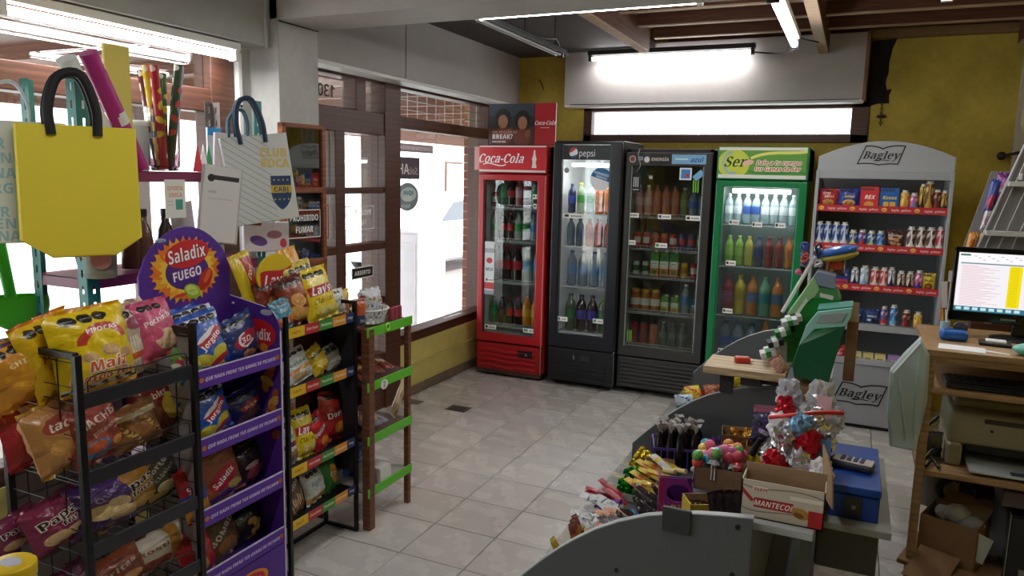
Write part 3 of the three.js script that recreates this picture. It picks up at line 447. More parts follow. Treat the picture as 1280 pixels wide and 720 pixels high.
  part(po, 'board', rb(-0.29, 0.30, 0, 0.335, -0.012, 0, 0.002), faceBox(print(512, 300, (g) => {
    fill(g, '#2c2a30', 0, 0, 512, 300); fill(g, '#3d4452', 0, 0, 350, 90); fill(g, '#5a2c22', 0, 170, 350, 130);
    for (const [x, y, s] of [[110, 130, 1], [262, 140, 0.95]]) { oval(g, '#1b1412', x, y - 26 * s, 62 * s, 70 * s); oval(g, '#b07a5c', x, y, 38 * s, 50 * s); oval(g, '#7c3a2c', x, y + 110 * s, 70 * s, 64 * s); oval(g, '#8c5a44', x + 44 * s, y + 80 * s, 20 * s, 34 * s, 0.5); }
    fill(g, '#c4222c', 356, 0, 156, 300); script(g, 'Coca-Cola', 432, 140, 40, '#fff', 0.8); fill(g, '#e9c6c6', 396, 172, 70, 5);
    text(g, 'UN DESCANSO', 26, 205, 28, '#c9a090', { align: 'left', style: 'bold italic' }); text(g, 'BREAK?', 26, 238, 46, '#fff', { align: 'left', style: 'bold' }); text(g, 'ENCONTRÁ', 28, 274, 20, '#fff', { align: 'left' });
  }, 0.4), M.white));
  part(po, 'prop', rod([0, 0.02, -0.012], [0.05, 0.0, -0.12], 0.006), M.card); part(po, 'prop', rod([-0.1, 0.2, -0.012], [-0.1, 0.0, -0.12], 0.006), M.card);
}
// ---- black cooler with the round logo
{
  const o = { x0: -2.195, x1: -1.635, z: -5.575, top: 1.985, door: [0.33, 1.975], glass: [-2.128, -1.728, 0.442, 1.955], body: [24, 22, 26], frame: [22, 24, 32], liner: [228, 232, 232], tint: [0.93, 0.95, 0.95], shelves: [1.415, 1.15, 0.825, 0.45], tags: [[701, 455, 0.001], [700, 444, 0.09, tagMat2], [745, 449, 0.09, tagMat2], [733, 269, 0.001], [720, 268, 0.18]] };
  o.tags = [[702, 399, 0.09, tagMat2], [747, 402, 0.09, tagMat2], [716, 270, 0.17]];
  const { t, h } = cooler('black_drinks_cooler', 'tall black glass door cooler with a round red white and blue logo', o);
  const hd = print(384, 96, (g) => { fill(g, '#22242a', 0, 0, 384, 96); g.save(); g.beginPath(); g.arc(86, 50, 34, 0, 7); g.clip(); fill(g, '#e8e8ea', 40, 0, 100, 100); g.fillStyle = '#c2303c'; g.beginPath(); g.moveTo(40, 50); g.bezierCurveTo(80, 58, 100, 20, 130, 10); g.lineTo(40, 0); g.fill(); g.fillStyle = '#2a4f9c'; g.beginPath(); g.moveTo(40, 66); g.bezierCurveTo(80, 84, 110, 56, 130, 60); g.lineTo(130, 100); g.lineTo(40, 100); g.fill(); g.restore(); text(g, 'pepsi', 196, 54, 56, '#e6e8ec', { style: 'normal' }); }, 0.3);
  part(t, 'header_print', bx(-h + 0.075, h - 0.095, 1.838, 1.952, -0.0165, -0.014), faceBox(hd, M.black), 'dark header with a round logo');
  part(t, 'door_badge', rod([-h + 0.11, 1.755, -0.017], [-h + 0.11, 1.755, -0.015], 0.022, 18).scale(1, 1, 1), M.steel);
  part(t, 'round_sticker', new THREE.CircleGeometry(0.088, 32).translate(h - 0.165, 1.69, -0.0150), print(128, 128, (g) => { fill(g, '#e9ebee', 0, 0, 128, 128); g.fillStyle = '#2a6c9c'; g.beginPath(); g.moveTo(0, 0); g.lineTo(128, 0); g.lineTo(128, 84); g.lineTo(0, 44); g.fill(); text(g, 'PERMISO', 66, 34, 20, '#dfeaf2', { rot: 0.25 }); text(g, 'ABIERTO', 66, 54, 16, '#dfeaf2', { rot: 0.3 }); }), 'round white and blue sticker');
  const lamp = part(t, 'inner_lamp', rod([-0.16, 1.80, -0.12], [0.14, 1.80, -0.12], 0.014, 10), M.tube); lampLight([o.x0 + 0.28, 1.782, o.z - 0.12], [0, -1, 0], 0.3, 0.05, 16);
  const low = part(t, 'lower_panel', rb(-h, h, 0.05, 0.325, -0.06, -0.005, 0.01), mat([20, 20, 24], 0.4));
  for (let k = 0; k < 5; k++) for (const s of [-1, 1]) part(low, 'grille_slat', rb(s < 0 ? -h + 0.05 : 0.01, s < 0 ? -0.015 : h - 0.06, 0.075 + k * 0.03, 0.088 + k * 0.03, -0.006, 0.008, 0.003), mat([34, 34, 38], 0.4));
  part(low, 'lock', rb(-0.055, -0.045, 0.24, 0.275, -0.006, 0.004, 0.002), M.chrome); part(low, 'lock_plate', rb(0.0, 0.08, 0.235, 0.28, -0.006, 0.001, 0.002), mat([46, 46, 50], 0.5));
  part(t, 'edge_trim', bx(h - 0.004, h + 0.001, 0.06, 1.96, -0.02, -0.012), M.chrome);
  const z = o.z - 0.16, X = (k) => -2.085 + k * 0.079, F = 'the tall black cooler';
  const A = { blue: ['bluesoda', makeBottle([40, 46, 92], '#2a4aa0', '#20326e')], lime: ['limesoda', makeBottle([206, 222, 196], '#4cae48', '#c9d23a', 0.245, 0.031, 0.3)], lime2: ['limesoda2', makeBottle([196, 214, 206], '#3f9a4e', '#3f8a4a', 0.235, 0.031, 0.3)], or: ['orangesoda', makeBottle([232, 122, 34], '#e08a3c', '#e8e2da', 0.25, 0.032)], red: ['redsoda', makeBottle([182, 62, 44], '#a83a34', '#7a2a24', 0.225, 0.031)], dk: ['darkwater', makeBottle([120, 134, 150], '#4a5a74', '#34445c', 0.225, 0.031, 0.4)], w: ['stillwater', makeBottle([160, 182, 198], '#5c86b4', '#3e66a0', 0.285, 0.036, 0.5)], pc: ['bluecola', makeBottle([40, 18, 20], '#3c3a92', '#2a2e6c', 0.30, 0.041)], gr: ['greensoda15', makeBottle([84, 96, 70], '#3c7a44', '#2e6a38', 0.30, 0.041)] };
  const words = { bluesoda: 'blue banded cola bottle', limesoda: 'lime soda bottle with yellow cap', limesoda2: 'lime soda bottle with green cap', orangesoda: 'bright orange soda bottle', redsoda: 'red orange soda bottle', darkwater: 'grey blue water bottle', stillwater: 'tall clear water bottle with blue band', bluecola: 'large cola bottle with purple blue band', greensoda15: 'large green banded soda bottle' };
  const put = (list, y, w, step = 1, sh = 0) => list.forEach((k, i) => stock(A[k][0], A[k][1], `${words[A[k][0]]} on the ${w} shelf of ${F}`, `drinks on the ${w} shelf of ${F}`, [X(i * step) + sh, y, z]));
  put(['blue', 'lime', 'lime2', 'or', 'or'], 1.416, 'top'); put(['dk', 'dk', 'red', 'red', 'red'], 1.151, 'second'); put(['w', 'w', 'w', 'w'], 0.826, 'third', 1.22, 0.02); put(['gr', 'pc', 'pc', 'gr'], 0.451, 'bottom', 1.2, 0.02);
}
// ---- dark grey cooler with energy drink stickers
{
  const o = { x0: -1.625, x1: -0.968, z: -5.64, top: 1.93, door: [0.31, 1.90], glass: [-1.578, -1.03, 0.385, 1.80], body: [26, 26, 28], frame: [58, 56, 54], liner: [150, 150, 142], tint: [0.78, 0.80, 0.78], shelves: [1.415, 1.165, 0.945, 0.66, 0.385], ladder: true, seal: [150, 166, 160], tags: [[790, 269, 0.10], [830, 271, 0.10, tagMat], [866, 273, 0.11, tagMat], [786, 303, 0.10, tagMat], [826, 307, 0.09, tagMat2]] };
  const { t, h } = cooler('grey_drinks_cooler', 'dark grey wide glass door cooler with green claw stickers', o);
  part(t, 'header_print', bx(-h + 0.02, h - 0.02, 1.812, 1.892, -0.004, 0.003), faceBox(print(512, 64, (g) => { fill(g, '#3c3632', 0, 0, 512, 64); oval(g, '#c8b8ac', 30, 34, 22, 22); oval(g, '#8c3c34', 30, 34, 15, 15); oval(g, '#1c1c1e', 80, 26, 24, 26); oval(g, '#e2e0dc', 122, 36, 18, 18); fill(g, '#241c1a', 146, 0, 130, 64); text(g, 'ENERGÍA', 206, 34, 26, '#cfc8c0'); fill(g, '#7eb2d6', 280, 4, 210, 56); text(g, 'azul', 432, 34, 40, '#28529c', { style: 'bold italic' }); fill(g, '#c8e2f0', 300, 26, 80, 10); }, 0.4), M.black), 'dark header strip with a pale blue banner');
  const claw = sticker(64, 96, (g) => { g.strokeStyle = '#7cc040'; g.lineWidth = 8; for (const x of [16, 32, 48]) { g.beginPath(); g.moveTo(x, 4); g.lineTo(x - 2, 46); g.lineTo(x + 2, 60); g.lineTo(x - 1, 92); g.stroke(); } }, false);
  const clawW = print(64, 128, (g) => { fill(g, '#16181a', 0, 0, 64, 128); g.strokeStyle = '#e6e6e6'; g.lineWidth = 6; for (const x of [18, 32, 46]) { g.beginPath(); g.moveTo(x, 24); g.lineTo(x, 92); g.stroke(); } fill(g, '#bbb', 10, 108, 44, 6); });
  part(t, 'claw_sticker', new THREE.PlaneGeometry(0.07, 0.10).translate(h - 0.115, 1.655, -0.0150), claw, 'green claw mark sticker'); part(t, 'claw_sticker', new THREE.PlaneGeometry(0.06, 0.10).translate(-h + 0.09, 0.47, -0.0150), claw, 'green claw mark sticker');
  part(t, 'dark_sticker', bx(-h + 0.05, -h + 0.12, 1.60, 1.74, -0.0165, -0.0150), faceBox(clawW, M.black)); part(t, 'blue_sticker', bx(h - 0.24, h - 0.15, 1.70, 1.79, -0.0165, -0.0150), faceBox(print(64, 64, (g) => { fill(g, '#dfe6ea', 0, 0, 64, 64); fill(g, '#3f86c8', 8, 8, 48, 48); fill(g, '#c83c3c', 30, 30, 20, 18); }), M.white)); part(t, 'blue_sticker', new THREE.PlaneGeometry(0.08, 0.045).rotateZ(0.7).translate(h - 0.10, 1.735, -0.0150), plain('#79b4dc'));
  const cord = part(t, 'hanging_keys', [tube([[-h + 0.11, 1.93, 0.005], [-h + 0.10, 1.88, 0.01], [-h + 0.12, 1.80, 0.008], [-h + 0.09, 1.75, 0.006]], 0.004), rb(-h + 0.10, -h + 0.14, 1.84, 1.87, 0.004, 0.012, 0.003), rb(-h + 0.19, -h + 0.22, 1.70, 1.73, 0.0, 0.008, 0.003)], M.steel);
  const low = part(t, 'lower_panel', rb(-h, h, 0.05, 0.30, -0.06, -0.004, 0.01), mat([54, 52, 52], 0.45));
  for (let k = 0; k < 7; k++) part(low, 'grille_slat', rb(-h + 0.03, h - 0.03, 0.068 + k * 0.031, 0.084 + k * 0.031, -0.006, 0.012, 0.004), mat([66, 64, 63], 0.45));
  const z = o.z - 0.16, X = (k) => -1.545 + k * 0.071, F = 'the wide grey cooler';
  const A = { pk: ['pinkwater', makeBottle([206, 150, 140], '#d8b4aa', '#e6e0da', 0.24, 0.031)], am: ['peachtea', makeBottle([190, 112, 74], '#b4705a', '#8a3a2c', 0.24, 0.031)], gn: ['greentea', makeBottle([120, 132, 84], '#7c8a4c', '#e0e0d4', 0.225, 0.031)], bl: ['bluewater', makeBottle([150, 178, 200], '#3a62b0', '#2c4f9a', 0.20, 0.036, 0.4)], rc: ['redcan2', makeCan([196, 66, 58], '#e8dcd6', 0.12, 0.028)], oc: ['orangecan', makeCan([214, 128, 54], '#c85a3c', 0.12, 0.028)], bc: ['bluecan', makeCan([70, 84, 150], '#c84c56', 0.12, 0.028)], gc: ['greencan', makeCan([150, 160, 96], '#cfd6a8', 0.12, 0.028)], wc: ['smallcan', makeCan([206, 210, 204], '#3c6a44', 0.11, 0.026)], jc: ['tallcarton', makeCarton('#e8e4d4', '#4a9a46', '#d8823c')], yc: ['yellowcan', makeCan([206, 176, 54], '#a87a24', 0.12, 0.027)], ja: ['amberjar', makeJar([176, 112, 44], '#ddd8cc')], sc: ['smallcarton', makeCarton('#d4dc9c', '#6aa04a', '#d8a03c', 0.06, 0.13, 0.05)], wb: ['spoutbottle', makeBottle([176, 200, 216], '#4a7cb4', '#e2e6ea', 0.235, 0.031, 0.5)], bcx: ['bluecarton', makeCarton('#6aa6c8', '#3c78b4', '#c8a860', 0.065, 0.13, 0.05)], ec: ['redenergy', makeCan([162, 46, 46], '#8c2c30', 0.175, 0.03)], eo: ['orangeenergy', makeCan([190, 104, 70], '#c8784c', 0.175, 0.03)], db: ['darkbottle', makeBottle([74, 86, 74], '#5a6a58', '#8a9488', 0.20, 0.03)] };
  const words = { pinkwater: 'pale pink flavoured water bottle', peachtea: 'peach coloured iced tea bottle', greentea: 'olive green tea bottle', bluewater: 'water bottle with blue band', redcan2: 'red and white short can', orangecan: 'orange short can', bluecan: 'blue and red short can', greencan: 'pale green short can', smallcan: 'small white and green can', tallcarton: 'tall green and orange juice carton', yellowcan: 'yellow short can', amberjar: 'amber jar with white band', smallcarton: 'small green and yellow juice carton', spoutbottle: 'clear spout cap water bottle', bluecarton: 'small blue juice carton', redenergy: 'tall dark red can with silver lid', orangeenergy: 'tall orange can with silver lid', darkbottle: 'dark green glass bottle' };
  const put = (list, y, w, step = 1, sh = 0) => list.forEach((k, i) => stock(A[k][0], A[k][1], `${words[A[k][0]]} on the ${w} shelf of ${F}`, `drinks on the ${w} shelf of ${F}`, [X(i * step) + sh, y, z]));
  put(['pk', 'pk', 'am', 'am', 'am', 'gn', 'bl', 'bl'], 1.416, 'top'); put(['rc', 'rc', 'oc', 'oc', 'rc', 'bc', 'bc', 'gc'], 1.166, 'second'); put(['wc', 'wc', 'jc', 'jc', 'jc', 'yc', 'rc'], 0.946, 'third', 1.08); put(['ja', 'ja', 'ja', 'sc', 'sc', 'wb', 'bcx'], 0.661, 'fourth', 1.12, 0.01); put(['ec', 'ec', 'eo', 'db', 'db', 'db'], 0.386, 'bottom', 1.1, 0.01);
}
// ---- green cooler
{
  const o = { x0: -0.928, x1: -0.305, z: -5.6, top: 1.94, door: [0.30, 1.705], glass: [-0.878, -0.362, 0.37, 1.66], body: [24, 92, 58], frame: [22, 122, 70], liner: [186, 198, 196], tint: [0.76, 0.80, 0.79], shelves: [1.385, 1.075, 0.705, 0.375], tags: [[917, 278, 0.07], [946, 281, 0.07], [975, 282, 0.07], [913, 329, 0.07], [909, 389, 0.07], [903, 439, 0.07]], seal: [40, 110, 80] };
  const { t, h } = cooler('green_drinks_cooler', 'green glass door drinks cooler with a lime green header, beside the biscuit display', o);
  part(t, 'header', rb(-h, h, 1.712, 1.945, -0.08, 0.006, 0.008), mat([24, 120, 70], 0.35));
  part(t, 'header_print', bx(-h + 0.012, h - 0.016, 1.722, 1.94, 0.005, 0.010), faceBox(print(512, 170, (g) => {
    fill(g, '#5e9a3c', 0, 0, 512, 170); fill(g, '#dfe0d8', 0, 0, 512, 16); fill(g, '#dfe0d8', 0, 150, 512, 20);
    g.save(); g.beginPath(); g.rect(0, 16, 512, 134); g.clip(); oval(g, '#c8d24a', 90, 90, 96, 80); g.strokeStyle = '#e0e070'; g.lineWidth = 16; g.beginPath(); g.moveTo(190, 60); g.bezierCurveTo(300, 10, 420, 40, 520, 20); g.stroke(); g.strokeStyle = '#3f8a38'; g.lineWidth = 12; g.beginPath(); g.moveTo(180, 130); g.bezierCurveTo(300, 160, 420, 120, 520, 140); g.stroke();
    g.strokeStyle = '#8ab8d8'; g.lineWidth = 11; g.beginPath(); g.arc(86, 84, 58, 1.2, 4.6); g.stroke(); g.restore(); script(g, 'Ser', 98, 80, 78, '#1d3b2a'); oval(g, '#e8b8a8', 176, 84, 34, 15, -0.2);
    text(g, 'Dale a tu cuerpo', 352, 82, 33, '#b23a30', { stroke: '#f2ece0', lw: 6, style: 'bold italic' }); text(g, 'tus Ganas de Ser', 345, 116, 33, '#b23a30', { stroke: '#f2ece0', lw: 6, style: 'bold italic' });
  }, 0.35), M.white), 'lime green header with red slogan');
  part(t, 'inner_lamp', rod([-0.20, 1.632, -0.075], [0.20, 1.632, -0.075], 0.016, 10), M.tube); lampLight([-0.62, 1.612, o.z - 0.085], [0, -1, -0.25], 0.42, 0.05, 14);
  const low = part(t, 'lower_panel', rb(-h, h, 0.05, 0.29, -0.06, -0.004, 0.01), mat([20, 96, 58], 0.4));
  for (let k = 0; k < 5; k++) part(low, 'grille_slat', rb(-h + 0.04, h - 0.04, 0.075 + k * 0.038, 0.09 + k * 0.038, -0.006, 0.01, 0.004), mat([24, 108, 66], 0.4));
  const z = o.z - 0.16, X = (k) => -0.845 + k * 0.064, F = 'the green cooler';
  const A = { wt: ['paleaqua', makeBottle([196, 214, 222], '#d6dde2', '#dfe6ec', 0.225, 0.029, 0.45)], wb: ['aquablue', makeBottle([186, 206, 218], '#3a5aa8', '#dde4ea', 0.225, 0.029, 0.45)], li: ['limewater', makeBottle([150, 190, 90], '#a8cc6c', '#a8c452', 0.225, 0.03)], ye: ['yellowwater', makeBottle([206, 196, 96], '#c8c06c', '#b8ae50', 0.225, 0.03)], rd: ['redwater', makeBottle([150, 70, 66], '#8a4a4c', '#7a3438', 0.225, 0.03)], pu: ['bluebanded', makeBottle([96, 98, 122], '#4a4f86', '#3a3f70', 0.225, 0.03)], or: ['orangewater', makeBottle([206, 124, 62], '#c07a4a', '#b0602e', 0.225, 0.03)], pk: ['berry15', makeBottle([160, 70, 84], '#a05a78', '#8c3a50', 0.30, 0.039)], y2: ['citrus15', makeBottle([208, 186, 70], '#b8a03c', '#a88c30', 0.30, 0.039)], o2: ['peach15', makeBottle([204, 130, 70], '#6a7a9c', '#b06a34', 0.30, 0.039)], t2: ['mint15', makeBottle([120, 172, 140], '#3c8a92', '#5c9a80', 0.30, 0.039)], w2: ['spring15', makeBottle([150, 170, 190], '#3a5aa8', '#34508c', 0.27, 0.04, 0.4)] };
  const words = { paleaqua: 'clear water bottle with white band', aquablue: 'clear water bottle with navy band', limewater: 'lime flavoured water bottle', yellowwater: 'yellow flavoured water bottle', redwater: 'red flavoured water bottle', bluebanded: 'dark blue banded bottle', orangewater: 'orange flavoured water bottle', berry15: 'large berry drink bottle', citrus15: 'large yellow drink bottle', peach15: 'large peach orange drink bottle', mint15: 'large mint green drink bottle', spring15: 'large spring water bottle with blue band' };
  const put = (list, y, w, step = 1, sh = 0) => list.forEach((k, i) => stock(A[k][0], A[k][1], `${words[A[k][0]]} on the ${w} shelf of ${F}`, `drinks on the ${w} shelf of ${F}`, [X(i * step) + sh, y, z]));
  put(['wt', 'wt', 'wb', 'wb', 'wt', 'wt', 'wt', 'wt'], 1.386, 'top'); put(['li', 'li', 'ye', 'pu', 'rd', 'rd', 'or'], 1.076, 'second', 1.1, 0.02); put(['pk', 'y2', 'o2', 't2', 'o2'], 0.706, 'third', 1.38, 0.03); put(['w2', 'w2', 'w2', 'o2'], 0.376, 'bottom', 1.5, 0.03);
}

// ================================================================ grey biscuit display
const bagGeo = (() => {                                                   // a filled pillow bag of unit width, height and depth, and its two crimped seals
  const nx = 14, ny = 18, make = (v) => {
    const pos = [], uv = [], idx = [], f = (u, w) => Math.pow(Math.max(0, 1 - Math.pow(Math.abs(u), 2.6)), 0.6) * Math.pow(Math.max(0, 1 - Math.pow(Math.abs(w), 3.2)), 0.62);
    for (const s of [1, -1]) {
      const b = pos.length / 3;
      for (let j = 0; j <= ny; j++) for (let i = 0; i <= nx; i++) {
        const u = i / nx * 2 - 1, w = j / ny * 2 - 1, pinch = 1 - 0.06 * (1 - w * w) - 0.0 * u, A = u * 7 + v * 5, n = Math.sin(A * 1.3 + w * 3.1) * Math.sin(w * 5.3 + v * 3 + u * 2) * 0.06 + Math.sin(A * 2.9 + w * 4) * 0.10 * Math.pow(Math.abs(w), 2.5) + Math.sin(w * 17 + u * 6 + v) * 0.03 * Math.pow(Math.abs(u), 2);
        const e = f(u, w); pos.push(u * 0.5 * pinch, 0.045 + (w * 0.5 + 0.5) * 0.91, s * (e * 0.5 + n * Math.min(1, e * 3))); uv.push(s > 0 ? i / nx : 1 - i / nx, 0.045 + j / ny * 0.91);
      }
      for (let j = 0; j < ny; j++) for (let i = 0; i < nx; i++) { const a = b + j * (nx + 1) + i, c = a + nx + 1; if (s > 0) idx.push(a, a + 1, c + 1, a, c + 1, c); else idx.push(a, c + 1, a + 1, a, c, c + 1); }
    }
    const g = new THREE.BufferGeometry(); g.setAttribute('position', new THREE.Float32BufferAttribute(pos, 3)); g.setAttribute('uv', new THREE.Float32BufferAttribute(uv, 2)); g.setIndex(idx); g.computeVertexNormals(); return g;
  };
  const seal = (v, y0, y1) => {
    const pos = [], uv = [], idx = [], n = 16; for (let j = 0; j <= 1; j++) for (let i = 0; i <= n; i++) { const zz = Math.sin(i * 1.3 + v * 2) * 0.10 + Math.sin(i * 2.9 + v) * 0.05; pos.push(i / n - 0.5, j ? y1 : y0, j === (y0 < 0.5 ? 1 : 0) ? zz * 0.4 : zz); uv.push(i / n, j ? y1 : y0); }
    for (let i = 0; i < n; i++) idx.push(i, i + 1, i + n + 2, i, i + n + 2, i + n + 1);
    const g = new THREE.BufferGeometry(); g.setAttribute('position', new THREE.Float32BufferAttribute(pos, 3)); g.setAttribute('uv', new THREE.Float32BufferAttribute(uv, 2)); g.setIndex(idx); g.computeVertexNormals(); return g;
  };
  return [0, 1, 2].map((v) => ({ body: make(v), top: seal(v, 0.952, 1), low: seal(v, 0, 0.048) }));
})();
let bagCount = 0;
const crinkle = dataTex(256, (x, y) => { const a = Math.abs(N1[y * 256 + x] - 0.5) * 2, b = Math.abs(N2[y * 256 + x] - 0.5) * 2, v = 255 * Math.min(1, a * 1.6 + b * 0.8); return [v, v, v]; }, false);
function bag(label, m, p, w, h, d, o = {}) {
  const t = thing(o.name ?? 'snack_bag', label, o.category ?? 'snack bag', p, 0, o.group), v = bagGeo[bagCount++ % 3];
  m.side = THREE.DoubleSide; part(t, 'pouch', v.body, m); part(t, 'top_seal', v.top, m); part(t, 'bottom_seal', v.low, m);
  t.rotation.order = 'YXZ'; t.rotation.set(o.tilt ?? 0, o.turn ?? 0, o.lean ?? 0); t.scale.set(w, h, d); return t;
}
const warn = (g, x, y, r, n) => { for (let k = 0; k < n; k++) { oval(g, '#161616', x + k * r * 2.15, y, r, r * 0.78, -0.1); g.fillStyle = '#ddd'; g.fillRect(x + k * r * 2.15 - r * 0.6, y - 1, r * 1.2, 1.5); } };
function bagPrint(bg, draw, o = {}) {
  return print(192, 256, (g) => { fill(g, bg, 0, 0, 192, 256); draw(g); fill(g, o.edge ?? bg, 0, 0, 192, 9); fill(g, o.edge ?? bg, 0, 247, 192, 9); if (o.warn !== 0) warn(g, 40, 34, 17, o.warn ?? 3); }, o.rough ?? 0.3, { clearcoat: 0.5, clearcoatRoughness: 0.16, bumpMap: crinkle, bumpScale: 0.004 });
}
const chips = (g, c, list) => { for (const [x, y, a, b, r] of list) { oval(g, c, x, y, a, b, r ?? 0.4); g.strokeStyle = 'rgba(120,70,10,0.55)'; g.lineWidth = 2; g.beginPath(); g.ellipse(x, y, a * 0.8, b * 0.7, r ?? 0.4, 0.3, 2.6); g.stroke(); } };
function pack(name, label, m, side, p, w, h, d, turn = 0, group) {      // a printed carton
  const t = thing(name, label, 'box', p, turn, group); part(t, 'carton', new THREE.BoxGeometry(w, h, d).translate(0, h / 2, 0), faceBox(m, side)); part(t, 'top_flap', rb(-w / 2 + 0.002, w / 2 - 0.002, h, h + 0.002, -d / 2 + 0.002, d / 2 - 0.002, 0.0008), side); return t;
}
function roll(label, m, end, p, r, h, group) {                           // a wrapped roll of biscuits standing on end
  const t = thing('biscuit_roll', label, 'biscuits', p, 0, group);
  part(t, 'wrapper', cached('rw' + r + '/' + h, () => lathe([[r * 0.9, 0.003], [r, 0.012], [r, h - 0.012], [r * 0.9, h - 0.003]], 14).rotateY(Math.PI)), m);
  part(t, 'twisted_end', cached('re' + r + '/' + h, () => merge([lathe([[r * 0.9, h - 0.003], [r * 0.5, h + 0.004], [r * 0.8, h + 0.014]], 10), lathe([[0, 0], [r * 0.9, 0.0035]], 12)])), end); return t;
}
const rollPrint = (bg, mid, word, ink, low) => print(256, 160, (g) => { fill(g, bg, 0, 0, 256, 160); fill(g, low ?? bg, 0, 112, 256, 48); fill(g, mid, 0, 6, 256, 12); for (const x of [32, 96, 160, 224]) { oval(g, mid, x, 62, 27, 34); text(g, word, x, 64, 20, ink, { rot: -0.3 }); oval(g, '#8a5a30', x, 126, 15, 15); } }, 0.4);
{
  const t = thing('biscuit_display', 'grey metal shelf display with an arched header and open book logo', 'display shelf', [0, 0, 0]);
  const m = mat([164, 167, 170], 0.4), z0 = -5.6, z1 = -5.98;
  const logo = (w, h) => sticker(w, h, (g) => {
    g.strokeStyle = '#1b1b1d'; g.lineWidth = w / 40; g.lineJoin = 'round'; g.beginPath(); const L = w * 0.09, R = w * 0.91, T = h * 0.12, Bt = h * 0.86, mx = w * 0.53;
    g.moveTo(L + w * 0.1, T); g.quadraticCurveTo(w * 0.40, T - h * 0.02, mx, T + h * 0.12); g.quadraticCurveTo(w * 0.70, T - h * 0.06, R + w * 0.06, T); g.lineTo(R - w * 0.06, Bt); g.quadraticCurveTo(w * 0.66, Bt - h * 0.04, mx - w * 0.06, Bt + h * 0.04); g.quadraticCurveTo(w * 0.30, Bt - h * 0.06, L - w * 0.05, Bt); g.closePath(); g.stroke();
    text(g, 'Bagley', w * 0.5, h * 0.5, h * 0.42, '#1b1b1d', { font: 'serif', style: 'italic bold', slant: -0.1 }); g.lineWidth = w / 60; g.beginPath(); g.moveTo(w * 0.36, h * 0.73); g.quadraticCurveTo(w * 0.5, h * 0.66, w * 0.68, h * 0.72); g.stroke();
  }, false);
  part(t, 'side_panel', rb(-0.255, -0.232, 0, 1.79, z1, z0 + 0.01, 0.004), m); part(t, 'side_panel', rb(0.556, 0.578, 0, 1.79, z1, z0 + 0.01, 0.004), m);
  part(t, 'back_panel', bx(-0.24, 0.56, 0.02, 1.80, z1, z1 + 0.01), mat([132, 136, 140], 0.5));
  const arch = [[-0.245, 1.74], [0.57, 1.74], [0.57, 1.83]]; for (let k = 0; k <= 12; k++) { const a = 1 - k / 12; arch.push([-0.245 + 0.815 * a, 1.83 + 0.155 * Math.pow(Math.sin(Math.PI * (0.08 + 0.84 * a)), 0.8)]); } arch.push([-0.245, 1.83]);
  const hd = part(t, 'header', poly(arch, 0.02, 0.003).translate(0, 0, z0 - 0.03), mat([172, 175, 178], 0.4)); part(hd, 'printed_logo', new THREE.PlaneGeometry(0.30, 0.16).translate(0.135, 1.893, z0 - 0.004), logo(320, 170), 'black open book logo');
  part(t, 'header_rail', rb(-0.235, 0.56, 1.735, 1.785, z0 - 0.03, z0 + 0.004, 0.004), m);
  const strip = print(1024, 48, (g) => { fill(g, '#c03036', 0, 0, 1024, 48); for (let k = 0; k < 12; k++) { if (k % 3 === 0) { oval(g, '#e8c25a', 40 + k * 84, 24, 22, 14); text(g, 'Rico', 40 + k * 84, 25, 15, '#b02a2a'); } else text(g, ['', 'bagley', 'galletas'][k % 3], 40 + k * 84, 24, 20, '#f0dcd6', { style: 'italic bold' }); } }, 0.45);
  for (const y of [1.535, 1.272, 1.0]) { const s = part(t, 'shelf', rb(-0.232, 0.556, y - 0.022, y - 0.004, z1 + 0.01, z0 - 0.005, 0.003), m); part(s, 'price_strip', bx(-0.235, 0.558, y - 0.024, y + 0.022, z0 - 0.006, z0 + 0.004), faceBox(strip, mat([190, 50, 54], 0.5)), 'red printed price strip'); }
  part(t, 'shelf', rb(-0.232, 0.556, 0.70, 0.745, z1 + 0.01, z0 + 0.0, 0.004), m); part(t, 'bin_floor', rb(-0.232, 0.556, 0.42, 0.44, z1 + 0.01, z0 - 0.02, 0.003), m);
  const fp = part(t, 'front_panel', rb(-0.232, 0.556, 0.03, 0.48, z0 - 0.02, z0, 0.004), mat([150, 152, 156], 0.42)); part(fp, 'printed_logo', new THREE.PlaneGeometry(0.36, 0.19).translate(0.14, 0.25, z0 + 0.003), logo(320, 170), 'black open book logo');
  part(t, 'bin_lip', rb(-0.232, 0.556, 0.46, 0.50, z0 - 0.06, z0 + 0.012, 0.006), m);
  part(t, 'floor_plinth', bx(-0.24, 0.56, 0, 0.03, z1 + 0.05, z0 - 0.03), M.black);
  // products, front row
  const z = z0 - 0.06, D = 'the biscuit display';
  const P = (bg, word, ink, c2) => bagPrint(bg, (g) => { text(g, word, 96, 100, 44, ink, { style: 'italic bold' }); oval(g, c2, 96, 180, 56, 44); oval(g, '#b98440', 96, 186, 34, 26); });
  const top = 1.532, mid = 1.269, low = 0.997, four = 0.746, bin = 0.441;
  bag('small red bag of crackers on the top shelf of ' + D, P('#b5262c', 'Mini', '#f3e6c4', '#c8923c'), [-0.165, top, z], 0.135, 0.13, 0.05); bag('royal blue bag of crackers on the top shelf of ' + D, P('#1f3a94', 'Mini', '#e8d04a', '#d8a860'), [-0.035, top, z], 0.145, 0.135, 0.055);
  pack('biscuit_box', 'bright red cracker box with white lettering on ' + D, print(128, 160, (g) => { fill(g, '#d4302c', 0, 0, 128, 160); warn(g, 16, 16, 11, 4); text(g, 'REX', 64, 72, 40, '#fff', { style: 'bold italic' }); oval(g, '#e0a850', 64, 124, 34, 22); }), plain('#c42a28'), [0.09, top, z], 0.112, 0.15, 0.05);
